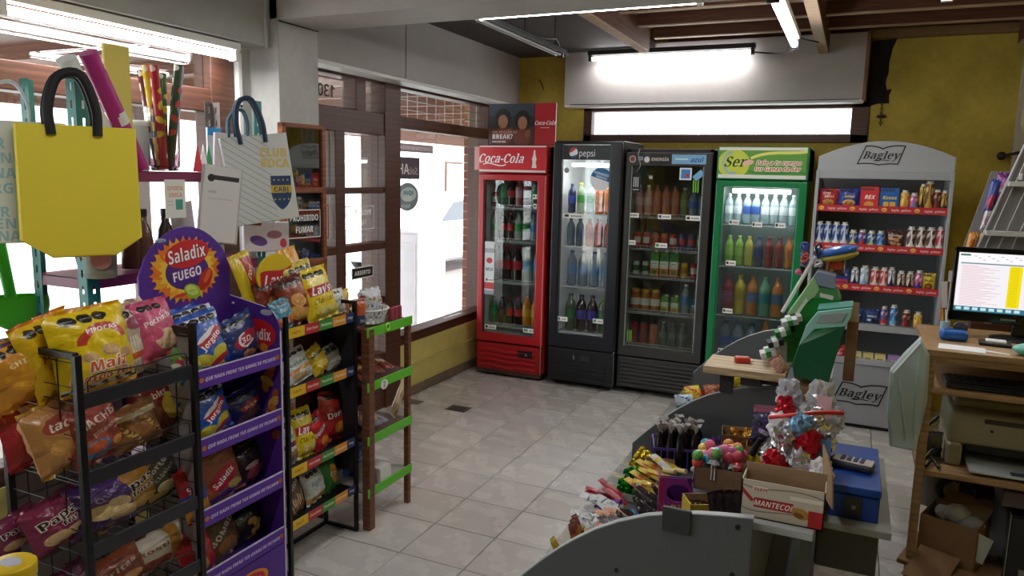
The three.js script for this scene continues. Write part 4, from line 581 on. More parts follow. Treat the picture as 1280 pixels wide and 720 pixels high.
  pack('biscuit_box', 'blue cracker box with yellow crackers on ' + D, print(128, 160, (g) => { fill(g, '#1f62b4', 0, 0, 128, 160); warn(g, 16, 16, 11, 4); text(g, 'Kesos', 64, 70, 36, '#f2d84a', { style: 'bold italic' }); fill(g, '#e8b43c', 24, 100, 36, 44); fill(g, '#e8b43c', 68, 100, 40, 44); }), plain('#1c58a4'), [0.212, top, z], 0.112, 0.145, 0.05);
  const R = [['#e0943c', '#f0d060', 'Sal', '#b03024'], ['#4a9ad8', '#d84c78', 'Frut', '#fff'], ['#2c2418', '#d8b848', 'Max', '#1a1a1a'], ['#c89a3c', '#6a4420', 'Oro', '#f0e0a0'], ['#8a2c28', '#5a1c18', 'Choc', '#e8d0c0'], ['#2a3040', '#8894a0', 'Noir', '#fff'], ['#3a2c1c', '#c8a048', 'Miel', '#2a1a0a'], ['#e9ecef', '#2c5aa8', 'Agua', '#fff', '#8aa85a'], ['#e8e070', '#2c5aa8', 'Lino', '#fff'], ['#c83038', '#2c5aa8', 'Rojo', '#fff', '#e8e4e0'], ['#b8d06c', '#2c5aa8', 'Avena', '#fff', '#e8e4d8'], ['#7ab4e0', '#2c5aa8', 'Leve', '#fff', '#e8ecf0'], ['#ece8e4', '#5a3424', 'Mousse', '#fff', '#8a5c3c'], ['#ece8e4', '#c03040', 'Frutal', '#fff', '#5a3424'], ['#1a2c58', '#e8e8e8', 'Tita', '#1a2c58'], ['#8cbce0', '#e8f0f4', 'Coco', '#2c5a88'], ['#e8e0d8', '#c84038', 'Duo', '#fff', '#d8742c'], ['#3a2018', '#d8c8b8', 'Cacao', '#3a2018'], ['#2c3c8c', '#d85a8c', 'Rumba', '#fff']].map((a) => rollPrint(a[0], a[1], a[2], a[3], a[4]));
  const rolls = (list, y) => list.forEach(([k, x, r, h, l, g]) => roll(l + ' on ' + D, R[k], plain('#d8d4cc'), [x, y, z + 0.01], r, h, g));
  rolls([[0, 0.305, 0.027, 0.12, 'orange cracker roll'], [1, 0.36, 0.026, 0.105, 'blue and pink wafer roll'], [2, 0.408, 0.02, 0.165, 'slim black and gold wafer stick'], [3, 0.445, 0.028, 0.185, 'tall golden biscuit roll', ], [4, 0.492, 0.024, 0.13, 'dark red chocolate roll'], [6, 0.535, 0.02, 0.125, 'brown and gold honey roll']], top);
  rolls([[7, -0.205, 0.025, 0.155, 'white roll with blue oval and green foot', 'white and blue biscuit rolls'], [7, -0.152, 0.025, 0.155, 'white roll with blue oval and green foot', 'white and blue biscuit rolls'], [7, -0.098, 0.025, 0.155, 'white roll with blue oval and green foot', 'white and blue biscuit rolls'], [7, -0.045, 0.025, 0.155, 'white roll with blue oval and green foot', 'white and blue biscuit rolls'], [8, 0.012, 0.026, 0.105, 'short yellow and blue biscuit roll'], [9, 0.069, 0.026, 0.11, 'short red and blue biscuit roll'], [10, 0.126, 0.026, 0.105, 'short lime and blue biscuit roll'], [11, 0.183, 0.026, 0.105, 'short sky blue biscuit roll'], [12, 0.365, 0.027, 0.145, 'white and brown chocolate roll', 'white and brown biscuit rolls'], [12, 0.423, 0.027, 0.145, 'white and brown chocolate roll', 'white and brown biscuit rolls'], [12, 0.481, 0.027, 0.145, 'white and brown chocolate roll', 'white and brown biscuit rolls'], [13, 0.533, 0.022, 0.15, 'white and red capped biscuit roll']], mid);
  bag('brown bag of round chocolate biscuits on the second shelf of ' + D, bagPrint('#4a2a1c', (g) => { chips(g, '#c89a6a', [[50, 110, 30, 24], [110, 130, 34, 26], [140, 90, 26, 22], [80, 180, 32, 26], [140, 190, 30, 22]]); text(g, 'chocolinas', 96, 70, 30, '#f0e2c8', { style: 'italic bold' }); }, { warn: 0 }), [0.27, mid, z], 0.115, 0.13, 0.055);
  pack('biscuit_box', 'navy blue biscuit box on the third shelf of ' + D, print(128, 128, (g) => { fill(g, '#24408c', 0, 0, 128, 128); fill(g, '#c83848', 0, 76, 128, 20); text(g, 'Sonrisas', 64, 40, 26, '#e8eaf0'); }), plain('#20387c'), [-0.05, low, z], 0.11, 0.115, 0.05);
  rolls([[14, 0.045, 0.024, 0.12, 'navy and white wafer roll'], [15, 0.105, 0.027, 0.135, 'sky blue coconut biscuit roll'], [16, 0.17, 0.027, 0.13, 'white roll with red band and orange foot', 'white and red biscuit rolls'], [16, 0.225, 0.024, 0.13, 'white roll with red band and orange foot', 'white and red biscuit rolls'], [14, 0.272, 0.022, 0.135, 'slim navy wafer roll'], [17, 0.33, 0.024, 0.115, 'dark cocoa biscuit roll', 'dark cocoa rolls'], [17, 0.385, 0.024, 0.115, 'dark cocoa biscuit roll', 'dark cocoa rolls'], [18, 0.437, 0.024, 0.125, 'blue and pink biscuit roll']], low);
  bag('small yellow bag on the third shelf of ' + D, P('#d8c030', 'Pepas', '#5a2a1a', '#7a3a1a'), [0.495, low, z], 0.085, 0.125, 0.045);
  for (const [x, l] of [[-0.03, 'dark blue snack bag with white print on the fourth shelf of ' + D], [0.075, 'dark blue snack bag with white print on the fourth shelf of ' + D], [0.175, 'dark blue snack bag with white print on the fourth shelf of ' + D]]) bag(l, stockOf.get('bluebag') ?? (stockOf.set('bluebag', bagPrint('#22407e', (g) => { text(g, 'OREO', 96, 120, 46, '#e8eef4'); oval(g, '#dfe6ee', 70, 190, 34, 22); oval(g, '#16202c', 120, 190, 34, 24); }, { warn: 0 })), stockOf.get('bluebag')), [x, four, z], 0.095, 0.10, 0.05, { group: 'blue bags on the fourth shelf' });
  rolls([[9, 0.25, 0.022, 0.115, 'red and white striped roll in the fourth row'], [11, 0.308, 0.025, 0.13, 'plain sky blue roll in the fourth row'], [4, 0.385, 0.026, 0.10, 'crimson roll in the fourth row'], [0, 0.455, 0.026, 0.095, 'amber roll in the fourth row']], four);
  bag('shiny red bag of sweets in the bottom bin of ' + D, P('#b01e2c', 'Rojo', '#f0d8d8', '#d85060'), [-0.02, bin, z], 0.13, 0.13, 0.07);
  for (let k = 0; k < 3; k++) pack('wafer_pack', 'small pale yellow wafer pack in the bottom bin of ' + D, stockOf.get('wp') ?? (stockOf.set('wp', print(64, 64, (g) => { fill(g, '#d8cc88', 0, 0, 64, 64); text(g, 'EF', 32, 32, 34, '#5a3a28'); })), stockOf.get('wp')), plain('#c8b878'), [0.10 + k * 0.075, bin, z + 0.005], 0.066, 0.095, 0.05, 0, 'yellow wafer packs'); 
  pack('wafer_pack', 'small lilac wafer pack in the bottom bin of ' + D, print(64, 64, (g) => { fill(g, '#a88cc0', 0, 0, 64, 64); text(g, 'U', 32, 32, 40, '#f0e8f4'); }), plain('#9a80b4'), [0.335, bin, z + 0.005], 0.075, 0.095, 0.05); pack('wafer_pack', 'small dusty pink wafer pack in the bottom bin of ' + D, plain('#b08890'), plain('#a88088'), [0.42, bin, z + 0.005], 0.075, 0.085, 0.05);
}

// ================================================================ snack racks along the window side
const XR0 = -2.04;
function rackBag(label, m, x0, x1, yT, yB, X, o = {}) {                  // a bag facing the aisle: place and size from where its edges stand on the rack
  const mid = (x0 + x1) / 2, ym = (yT + yB) / 2, b = onX(mid, yB, X), tp = onX(mid, yT, X), w = Math.abs(onX(x0, ym, X).z - onX(x1, ym, X).z) * 1.06;
  const y = o.y ?? b.y; return bag(label, m, [X - 0.02, y + 0.002, b.z], w, tp.y - y, o.d ?? Math.min(0.10, w * 0.4), { turn: Math.PI / 2 + (o.turn ?? rnd(-0.12, 0.18)), tilt: o.tilt ?? rnd(-0.30, -0.14), lean: o.lean ?? rnd(0.02, 0.24) });
}
const swirl = (g, c, x, y, r, w = 10) => { g.strokeStyle = c; g.lineWidth = w; g.beginPath(); g.arc(x, y, r, 0.4, 4.6); g.stroke(); };
const word = (s, ink, size, y, o = {}) => (g) => text(g, s, 96, y, size, ink, { style: 'bold italic', ...o });
// ---- black wire rack
{
  const z0 = -1.41, z1 = -1.835, xf = XR0, xb = -2.40, t = thing('wire_snack_rack', 'black metal snack rack with wire sides beside the purple display', 'rack', [0, 0, 0]), bars = [1.01, 0.765, 0.53, 0.29, 0.06];
  for (const [x, z, h] of [[xf, z0, 1.15], [xf, z1, 1.175], [xb, z0, 1.15], [xb, z1, 1.175]]) part(t, 'post', rb(x - 0.011, x + 0.011, 0, h, z - 0.011, z + 0.011, 0.003), M.blackMetal);
  for (const z of [z0, z1]) { part(t, 'top_rail', rb(xb, xf, 1.135, 1.157, z - 0.01, z + 0.01, 0.003), M.blackMetal); const w = []; for (let k = 0; k < 15; k++) w.push(rod([xb, 0.06 + k * 0.076, z], [xf, 0.06 + k * 0.076, z], 0.0018, 5)); for (let k = 1; k < 4; k++) w.push(rod([xb + (xf - xb) * k / 4, 0.05, z], [xb + (xf - xb) * k / 4, 1.14, z], 0.0022, 5)); part(t, 'wire_side', w, M.blackMetal); }
  part(t, 'top_rail', rb(xb - 0.01, xb + 0.01, 1.135, 1.157, z1, z0, 0.003), M.blackMetal);
  const back = part(t, 'back_panel', bx(xb - 0.012, xb - 0.004, 0.04, 1.05, z1, z0), mat([120, 116, 118], 0.6)); for (let k = 0; k < 12; k++) part(back, 'slat', bx(xb - 0.004, xb + 0.002, 0.07 + k * 0.08, 0.14 + k * 0.08, z1, z0), mat([138, 134, 136], 0.6));
  for (const y of bars) {
    part(t, 'front_bar', rb(xf - 0.004, xf + 0.006, y - 0.028, y + 0.022, z1, z0, 0.003), mat([40, 40, 46], 0.35));
    const w = []; for (let k = 0; k <= 10; k++) { const z = z0 + (z1 - z0) * k / 10; w.push(rod([xb, y - 0.002, z], [xf, y - 0.012, z], 0.0022, 5)); } w.push(rod([xb, y - 0.002, z0], [xb, y - 0.002, z1], 0.003, 5)); part(t, 'shelf_wires', w, M.blackMetal);
    part(t, 'front_guard', tube([[xf, y + 0.02, z0 - 0.03], [xf + 0.002, y + 0.06, z0 - 0.035], [xf + 0.002, y + 0.062, (z0 + z1) / 2], [xf + 0.002, y + 0.06, z1 + 0.035], [xf, y + 0.02, z1 + 0.03]], 0.0022, 40, 5), M.blackMetal);
  }
  const K = 'on the black wire rack', corn = (g) => chips(g, '#d8b080', [[60, 150, 22, 16], [110, 140, 24, 18], [150, 160, 20, 16], [80, 185, 24, 18], [130, 195, 26, 18]]);
  rackBag('orange bag with purple top edge on the top shelf of the black wire rack', bagPrint('#d8962c', (g) => { fill(g, '#5a3a86', 0, 0, 192, 18); text(g, 'CHIZITOS', 96, 84, 26, '#f3e3b0'); chips(g, '#e8ac3c', [[60, 170, 40, 14, 0.6], [120, 190, 44, 15, -0.4], [130, 140, 36, 13, 0.2]]); }, { edge: '#e0a038', warn: 4 }), 2, 92, 418, 500, -2.24, { d: 0.12 });
  rackBag('yellow bag half hidden behind the sweet corn bag on the top shelf', bagPrint('#e6bd1c', (g) => { text(g, 'PASTA', 90, 120, 40, '#b4342a', { style: 'italic bold' }); corn(g); }, { edge: '#d8742a' }), 52, 128, 391, 492, -2.20, { d: 0.10 });
  rackBag('large bright yellow bag of sweet puffed corn on the black wire rack', bagPrint('#eccb14', (g) => {
    g.strokeStyle = '#c23a30'; g.lineWidth = 20; g.beginPath(); g.arc(100, 118, 54, 3.3, 6.1); g.stroke(); text(g, 'PIPOCAS', 100, 72, 19, '#fff'); text(g, '★', 100, 100, 24, '#c2342c'); corn(g);
    text(g, 'Maíz', 100, 178, 42, '#e2601c', { stroke: '#fff', lw: 5 }); text(g, 'inflado dulce', 100, 212, 27, '#d2501c', { stroke: '#fbe9c0', lw: 4 }); for (let k = 0; k < 12; k++) for (let r = 0; r < 2; r++) fill(g, (k + r) % 2 ? '#111' : '#eee', 4 + k * 16, 228 + r * 8, 16, 8);
  }, { edge: '#e09a1c', warn: 3 }), 84, 180, 383, 488, -2.11, { d: 0.13 });
  rackBag('clear bag of pale sticks with an orange band on the black wire rack', bagPrint('#cfc2b4', (g) => { fill(g, '#b0a294', 0, 70, 192, 60); g.strokeStyle = '#e6dcc8'; g.lineWidth = 5; for (let k = 0; k < 20; k++) { g.beginPath(); g.moveTo(10 + k * 9, 110); g.lineTo(4 + k * 10, 236); g.stroke(); } fill(g, '#c8602c', 0, 170, 192, 22); oval(g, '#8f3a5a', 90, 70, 30, 22); }, { edge: '#d8a8a0', warn: 3 }), 152, 212, 378, 466, -2.14, { d: 0.09 });
  rackBag('pink bag at the right end of the top shelf on the black wire rack', bagPrint('#d0567e', (g) => { text(g, 'Pochoclo', 96, 90, 34, '#f6e4ea', { rot: -0.2 }); oval(g, '#e8c4a0', 110, 180, 60, 44); oval(g, '#c84a74', 60, 150, 30, 24); }, { edge: '#c04a72' }), 184, 234, 374, 448, -2.11, { d: 0.08 });
  rackBag('red and white bag seen through the wire side of the black rack', bagPrint('#a82a34', (g) => { fill(g, '#d8d0cc', 86, 0, 40, 256); fill(g, '#c8a040', 126, 0, 66, 256); oval(g, '#caa06a', 150, 150, 36, 60); }, { warn: 0 }), 18, 78, 507, 590, -2.24, { y: 0.77 });
  rackBag('tan bag of crunchy snacks with white script on the second rack shelf', bagPrint('#c08a50', (g) => { oval(g, '#a03c30', 96, 80, 70, 34); text(g, 'tacos', 96, 82, 44, '#f4e8d8', { style: 'italic bold' }); chips(g, '#d8a058', [[60, 160, 36, 26], [120, 170, 40, 26], [90, 214, 36, 22]]); }, { edge: '#c8a030', warn: 0 }), 56, 128, 500, 592, -2.13, { y: 0.77, d: 0.11 });
  rackBag('salmon red bag with a blue dish printed on the second rack shelf', bagPrint('#a8443a', (g) => { text(g, 'NACHIS', 96, 80, 44, '#f2dcd2', { rot: -0.15 }); text(g, 'picantes', 110, 126, 26, '#e8c8bc', { rot: -0.15 }); oval(g, '#3f7fb4', 60, 190, 48, 34); oval(g, '#c85a34', 60, 184, 36, 22); chips(g, '#d89a50', [[150, 200, 30, 22]]); }, { warn: 0 }), 100, 170, 500, 580, -2.10, { y: 0.77, d: 0.10 });
  rackBag('crumpled gold and brown clear bag of peanuts on the second rack shelf', bagPrint('#8a5c34', (g) => { for (let k = 0; k < 40; k++) oval(g, ['#b0803c', '#6a3c22', '#d0b070'][k % 3], (k * 47) % 192, 70 + (k * 83) % 170, 14, 9, k); fill(g, '#d8c8a0', 0, 40, 192, 26); }, { warn: 0, rough: 0.2 }), 150, 210, 505, 548, -2.10, { y: 0.77, d: 0.09 });
  rackBag('dark red bag with yellow corner at the end of the second rack shelf', bagPrint('#6a2420', (g) => { oval(g, '#c8a83c', 140, 150, 50, 60); text(g, 'Dobles', 80, 80, 38, '#d8b8a8'); }, { warn: 0, rough: 0.22 }), 186, 238, 470, 528, -2.13, { y: 0.77, d: 0.08 });
  const papas = (bg, c) => bagPrint(bg, (g) => { text(g, 'Papas', 96, 96, 54, '#1a1216', { stroke: '#e8e0d4', lw: 7, rot: -0.1 }); text(g, 'fritas', 128, 138, 34, '#1a1216', { stroke: '#e8e0d4', lw: 5, rot: -0.1 }); chips(g, c, [[60, 190, 44, 30], [130, 200, 46, 28]]); }, { warn: 0 });
  rackBag('magenta bag of potato crisps lying behind the wire side of the third shelf', papas('#7a2450', '#c8a878'), 2, 66, 640, 716, -2.22, { y: 0.535 });
  rackBag('magenta bag of potato crisps beside the black post on the third shelf', papas('#86264e', '#d8b888'), 54, 128, 618, 704, -2.13, { y: 0.535, d: 0.11 });
  rackBag('purple and cream bag of crisps on the third rack shelf', bagPrint('#4a2c72', (g) => { text(g, 'Quesito', 110, 70, 36, '#a892cc', { rot: -0.6 }); chips(g, '#d8bc8c', [[70, 160, 56, 34], [130, 200, 50, 34], [120, 140, 40, 24]]); fill(g, '#6a2a5c', 0, 226, 192, 30); }, { warn: 0 }), 104, 182, 598, 690, -2.10, { y: 0.535, d: 0.11 });
  rackBag('gold bag of potato crisps on the third rack shelf', papas('#b07c28', '#e0b868'), 128, 210, 583, 655, -2.12, { y: 0.535, d: 0.10 });
  rackBag('charcoal grey bag with pale crisps at the end of the third rack shelf', bagPrint('#3a3836', (g) => { text(g, 'Corte', 100, 90, 36, '#b8b2a8', { rot: -0.5 }); text(g, 'clásico', 120, 128, 28, '#a8a298', { rot: -0.5 }); chips(g, '#d8cca0', [[120, 200, 44, 30]]); chips(g, '#c8a850', [[80, 225, 36, 20]]); }, { warn: 0 }), 172, 240, 562, 632, -2.13, { y: 0.535, d: 0.09 });
  rackBag('rust brown bag with white script on the fourth rack shelf', bagPrint('#8a4428', (g) => { text(g, 'fritas', 96, 90, 44, '#d8c8bc'); chips(g, '#d89a58', [[110, 180, 50, 34]]); }, { warn: 0 }), 126, 196, 690, 765, -2.10, { y: 0.297, d: 0.10 });
  rackBag('white bag with a red and brown picture on the fourth rack shelf', bagPrint('#d4ccc0', (g) => { fill(g, '#b8843c', 130, 0, 40, 256); oval(g, '#8a3c2c', 80, 190, 50, 40); text(g, 'Rosti', 80, 90, 40, '#7a4a2c'); }, { warn: 0 }), 164, 240, 668, 742, -2.12, { y: 0.297, d: 0.10 });
  rackBag('plum coloured bag low on the near end of the rack', papas('#5c2444', '#c8a878'), 60, 130, 712, 790, -2.14, { y: 0.297, d: 0.10 });
}
// ---- purple cardboard display
{
  const t = thing('purple_snack_display', 'purple cardboard snack display with an arched flame printed header', 'display stand', [0, 0, 0]), z0 = -1.842, z1 = -2.272, xb = -2.30, xf = XR0;
  const purple = mat([86, 44, 150], 0.45), edge = mat([206, 196, 224], 0.6);
  const back = [[z1, 0], [z0, 0], [z0, 1.31]]; for (let k = 0; k <= 14; k++) { const a = k / 14; back.push([z0 + (z1 - z0) * a, 1.31 + 0.172 * Math.pow(Math.sin(Math.PI * a), 0.62)]); } back.push([z1, 1.31]);
  part(t, 'back_board', poly(back, 0.008).rotateY(-Math.PI / 2).translate(xb, 0, 0).rotateY(0), purple);
  const hp = sticker(430, 320, (g) => {
    const flame = (x, y, s, c, r) => { g.save(); g.translate(x, y); g.rotate(r); g.scale(s, s); g.fillStyle = c; g.beginPath(); g.moveTo(0, 40); g.bezierCurveTo(-40, 20, -30, -20, -8, -50); g.bezierCurveTo(-6, -20, 14, -20, 20, -44); g.bezierCurveTo(44, -10, 36, 28, 0, 40); g.fill(); g.restore(); };
    for (let k = 0; k < 16; k++) { const a = k / 16 * 6.28; flame(210 + Math.cos(a) * 130, 160 + Math.sin(a) * 92, 1.0, k % 2 ? '#f0a824' : '#e87818', a + 1.6); } for (let k = 0; k < 12; k++) { const a = k / 12 * 6.28 + 0.2; flame(214 + Math.cos(a) * 104, 160 + Math.sin(a) * 70, 0.8, '#f6cc3c', a + 1.6); }
    oval(g, '#4a2480', 216, 168, 108, 74); oval(g, '#cf1f2c', 218, 96, 110, 56, -0.12); text(g, 'Saladix', 216, 96, 74, '#fff', { sx: 0.74, rot: -0.12, stroke: '#7a0f1a', lw: 6 }); text(g, 'FUEGO', 214, 178, 52, '#fff', { sx: 0.86, rot: -0.14, stroke: '#8a3a9a', lw: 6 });
    oval(g, '#c02a20', 306, 210, 30, 52, 0.6); oval(g, '#e06a30', 318, 196, 12, 34, 0.6); oval(g, '#9ac42c', 236, 252, 44, 30, 0.4); oval(g, '#d8e47a', 234, 248, 33, 20, 0.4); g.strokeStyle = '#9ac42c'; g.lineWidth = 3; for (let k = 0; k < 4; k++) { g.beginPath(); g.moveTo(234, 248); g.lineTo(234 + 32 * Math.cos(k), 248 + 20 * Math.sin(k)); g.stroke(); } oval(g, '#d83a34', 176, 262, 34, 7, -0.1); oval(g, '#b8c4d8', 92, 34, 26, 8); text(g, 'arcor', 92, 35, 15, '#33508c');
  }, false);
  part(t, 'header_print', new THREE.PlaneGeometry(0.405, 0.30).rotateY(Math.PI / 2).translate(xb + 0.0015, 1.318, (z0 + z1) / 2), hp, 'flame ringed red oval logo');
  const side = [[xb, 0], [xf, 0], [xf, 1.06]]; for (let k = 0; k <= 6; k++) { const a = k / 6 * Math.PI / 2; side.push([xf - 0.09 + 0.09 * Math.cos(a), 1.06 + 0.10 * Math.sin(a)]); } side.push([xb, 1.19]);
  for (const z of [z0 - 0.006, z1]) { const s = part(t, 'side_board', poly(side, 0.006).translate(0, 0, z), purple); }
  part(t, 'unprinted_face', poly(side, 0.0015).translate(0, 0, z0 + 0.0005), plaster([176, 168, 170], 10, 0.85), 'plain grey outer face');
  part(t, 'cut_edge', [bx(xf - 0.001, xf + 0.002, 0, 1.06, z1 - 0.001, z1 + 0.007), rod([xb, 1.191, z1 + 0.003], [xf - 0.09, 1.161, z1 + 0.003], 0.003, 5), tube([[xf - 0.09, 1.161, z1 + 0.003], [xf - 0.03, 1.135, z1 + 0.003], [xf, 1.06, z1 + 0.003]], 0.003, 12, 5), bx(xf - 0.001, xf + 0.002, 0, 1.06, z0 - 0.007, z0 + 0.001)], edge, 'pale cut cardboard edge');
  part(t, 'side_print', new THREE.PlaneGeometry(0.22, 0.62).translate(-2.165, 0.86, z1 + 0.0075), sticker(160, 450, (g) => { oval(g, '#cf1f2c', 90, 90, 66, 44); text(g, 'Saladix', 84, 92, 44, '#fff', { sx: 0.7 }); for (let k = 0; k < 14; k++) oval(g, ['#d88a2c', '#b85a1e', '#e0b04c'][k % 3], 110 + (k * 37) % 44, 130 + k * 20, 16 + (k % 3) * 5, 13, k * 0.7); oval(g, '#b8c4d8', 122, 24, 22, 9); }, false), 'red oval logo with orange spice trails');
  const st = print(640, 96, (g) => { fill(g, '#5a30a0', 0, 0, 640, 96); fill(g, '#c8bce0', 0, 0, 640, 6); text(g, 'QUE NADA FRENE TUS GANAS DE PICARTE', 320, 54, 26, '#e6dff2', { style: 'bold italic', sx: 1.06 }); oval(g, '#c8752c', 24, 54, 16, 13); oval(g, '#b85a1e', 612, 50, 18, 14); }, 0.5);
  for (const y of [1.0, 0.75, 0.483, 0.243]) { const s = part(t, 'shelf', bx(xb + 0.008, xf - 0.004, y - 0.062, y - 0.055, z1 + 0.006, z0 - 0.006), purple); part(s, 'front_strip', bx(xf - 0.004, xf + 0.002, y - 0.068, y, z1 + 0.008, z0 - 0.008), [st, purple, edge, purple, purple, purple], 'purple strip with white slogan'); }
  part(t, 'base_panel', bx(xf - 0.006, xf, 0.0, 0.17, z1 + 0.006, z0 - 0.006), purple); part(t, 'base_print', new THREE.PlaneGeometry(0.3, 0.14).rotateY(Math.PI / 2).translate(xf + 0.003, 0.09, (z0 + z1) / 2), sticker(256, 120, (g) => { oval(g, '#e8902c', 128, 60, 90, 40); oval(g, '#cf1f2c', 128, 60, 74, 30); text(g, 'Saladix', 128, 62, 40, '#fff', { sx: 0.8 }); }, false));
  const rivet = mat([214, 208, 226], 0.4); for (const y of [1.16, 0.4]) part(t, 'plastic_rivet', new THREE.SphereGeometry(0.006, 8, 6).translate(-2.28, y, z1 + 0.009), rivet);
  const K = 'in the purple display', jo = (bg, ink) => bagPrint(bg, (g) => { fill(g, '#d8dde6', 0, 20, 192, 24); oval(g, '#b62434', 110, 110, 60, 30, -0.5); oval(g, '#e8e4ea', 96, 96, 52, 10, -0.5); text(g, 'Jorgito', 108, 122, 32, '#fff', { rot: -0.5 }); chips(g, '#c8bc3c', [[60, 190, 40, 24], [130, 180, 40, 26, -0.5], [110, 226, 44, 20]]); oval(g, '#b82c34', 120, 210, 44, 12, -0.4); }, { warn: 4 });
  rackBag('blue bag with yellow crisps leaning at the front of the top purple shelf', jo('#2456b8'), 240, 300, 390, 458, -2.10, { y: 0.945, d: 0.08 }); rackBag('blue bag standing behind others on the top purple shelf', jo('#1e4cab'), 226, 292, 380, 450, -2.22, { y: 0.945, d: 0.07 });
  rackBag('patterned green and red bag against the near side of the top purple shelf', bagPrint('#6a8c4a', (g) => { for (let k = 0; k < 16; k++) oval(g, ['#b83a48', '#d8c85a', '#4a6cb0', '#e0dcd0'][k % 4], (k * 57) % 192, 40 + (k * 71) % 200, 24, 18, k); }, { warn: 0 }), 228, 262, 424, 462, -2.075, { y: 0.945, d: 0.05 });
  rackBag('dark blue starry bag with a red swirl on the top purple shelf', bagPrint('#1c3472', (g) => { for (let k = 0; k < 40; k++) oval(g, '#7ea4d8', (k * 47) % 192, (k * 91) % 256, 3, 3); oval(g, '#b8243a', 104, 128, 60, 40, -0.3); swirl(g, '#f0eef2', 104, 128, 36, 10); text(g, '3D', 104, 130, 44, '#fff'); chips(g, '#d89a4c', [[110, 210, 40, 20]]); }, { warn: 4 }), 284, 336, 394, 446, -2.12, { y: 0.945, d: 0.07 });
  rackBag('bright blue bag with tumbling yellow crisps on the second purple shelf', jo('#1d54b4'), 240, 302, 484, 548, -2.10, { y: 0.695, d: 0.08 }); rackBag('navy and plum bag deep on the second purple shelf', bagPrint('#2a3480', (g) => { oval(g, '#b8303c', 110, 130, 60, 34, -0.3); text(g, 'Rex', 110, 132, 40, '#f0e4e4', { rot: -0.3 }); oval(g, '#7a5a44', 90, 210, 60, 36); }, { warn: 3 }), 294, 336, 486, 528, -2.14, { y: 0.695, d: 0.07 });
  rackBag('striped red blue and yellow bag near the front of the third purple shelf', bagPrint('#b82838', (g) => { text(g, 'Saladix', 96, 80, 48, '#fff', { sx: 0.8, rot: -0.4 }); fill(g, '#2c4cab', 0, 120, 192, 60); fill(g, '#d8982c', 0, 180, 192, 76); }, { warn: 0 }), 238, 272, 580, 640, -2.075, { y: 0.428, d: 0.05 });
  rackBag('copper brown bag with red oval on the third purple shelf', bagPrint('#9a5c3c', (g) => { oval(g, '#b82438', 110, 150, 62, 40, -0.4); text(g, 'Saladix', 110, 152, 36, '#fff', { sx: 0.8, rot: -0.4 }); fill(g, '#4a2478', 0, 210, 192, 46); chips(g, '#c8b45a', [[150, 206, 30, 20]]); }, { warn: 0 }), 250, 312, 556, 622, -2.11, { y: 0.428, d: 0.07 });
  rackBag('dark bag with pale rows of discs on the third purple shelf', bagPrint('#38222c', (g) => { warn(g, 40, 60, 20, 4); oval(g, '#b85a5c', 110, 180, 60, 40); oval(g, '#d8c0b8', 96, 130, 50, 16); }, { warn: 4 }), 298, 338, 556, 604, -2.14, { y: 0.428, d: 0.07 });
  rackBag('red and gold bag on the lowest purple shelf', bagPrint('#a8242a', (g) => { oval(g, '#c8a048', 60, 190, 60, 50); oval(g, '#d83038', 120, 90, 60, 44); }, { warn: 0 }), 238, 284, 655, 722, -2.08, { y: 0.188, d: 0.06 });
  rackBag('olive brown bag with white letters on the lowest purple shelf', bagPrint('#5c4420', (g) => { text(g, 'BOMBIS', 110, 110, 40, '#d8d0bc', { rot: -0.5 }); chips(g, '#a06a34', [[110, 190, 50, 36]]); chips(g, '#7a8a34', [[140, 230, 30, 16]]); }, { warn: 0 }), 256, 314, 640, 704, -2.11, { y: 0.188, d: 0.07 });
  rackBag('black bag with golden crisps on the lowest purple shelf', bagPrint('#1e1c1a', (g) => { chips(g, '#d8b048', [[110, 120, 30, 22], [140, 160, 34, 24], [120, 200, 36, 24], [90, 230, 30, 18]]); text(g, 'Black', 80, 70, 36, '#a89a7c'); }, { warn: 0 }), 296, 338, 632, 684, -2.14, { y: 0.188, d: 0.07 });
}
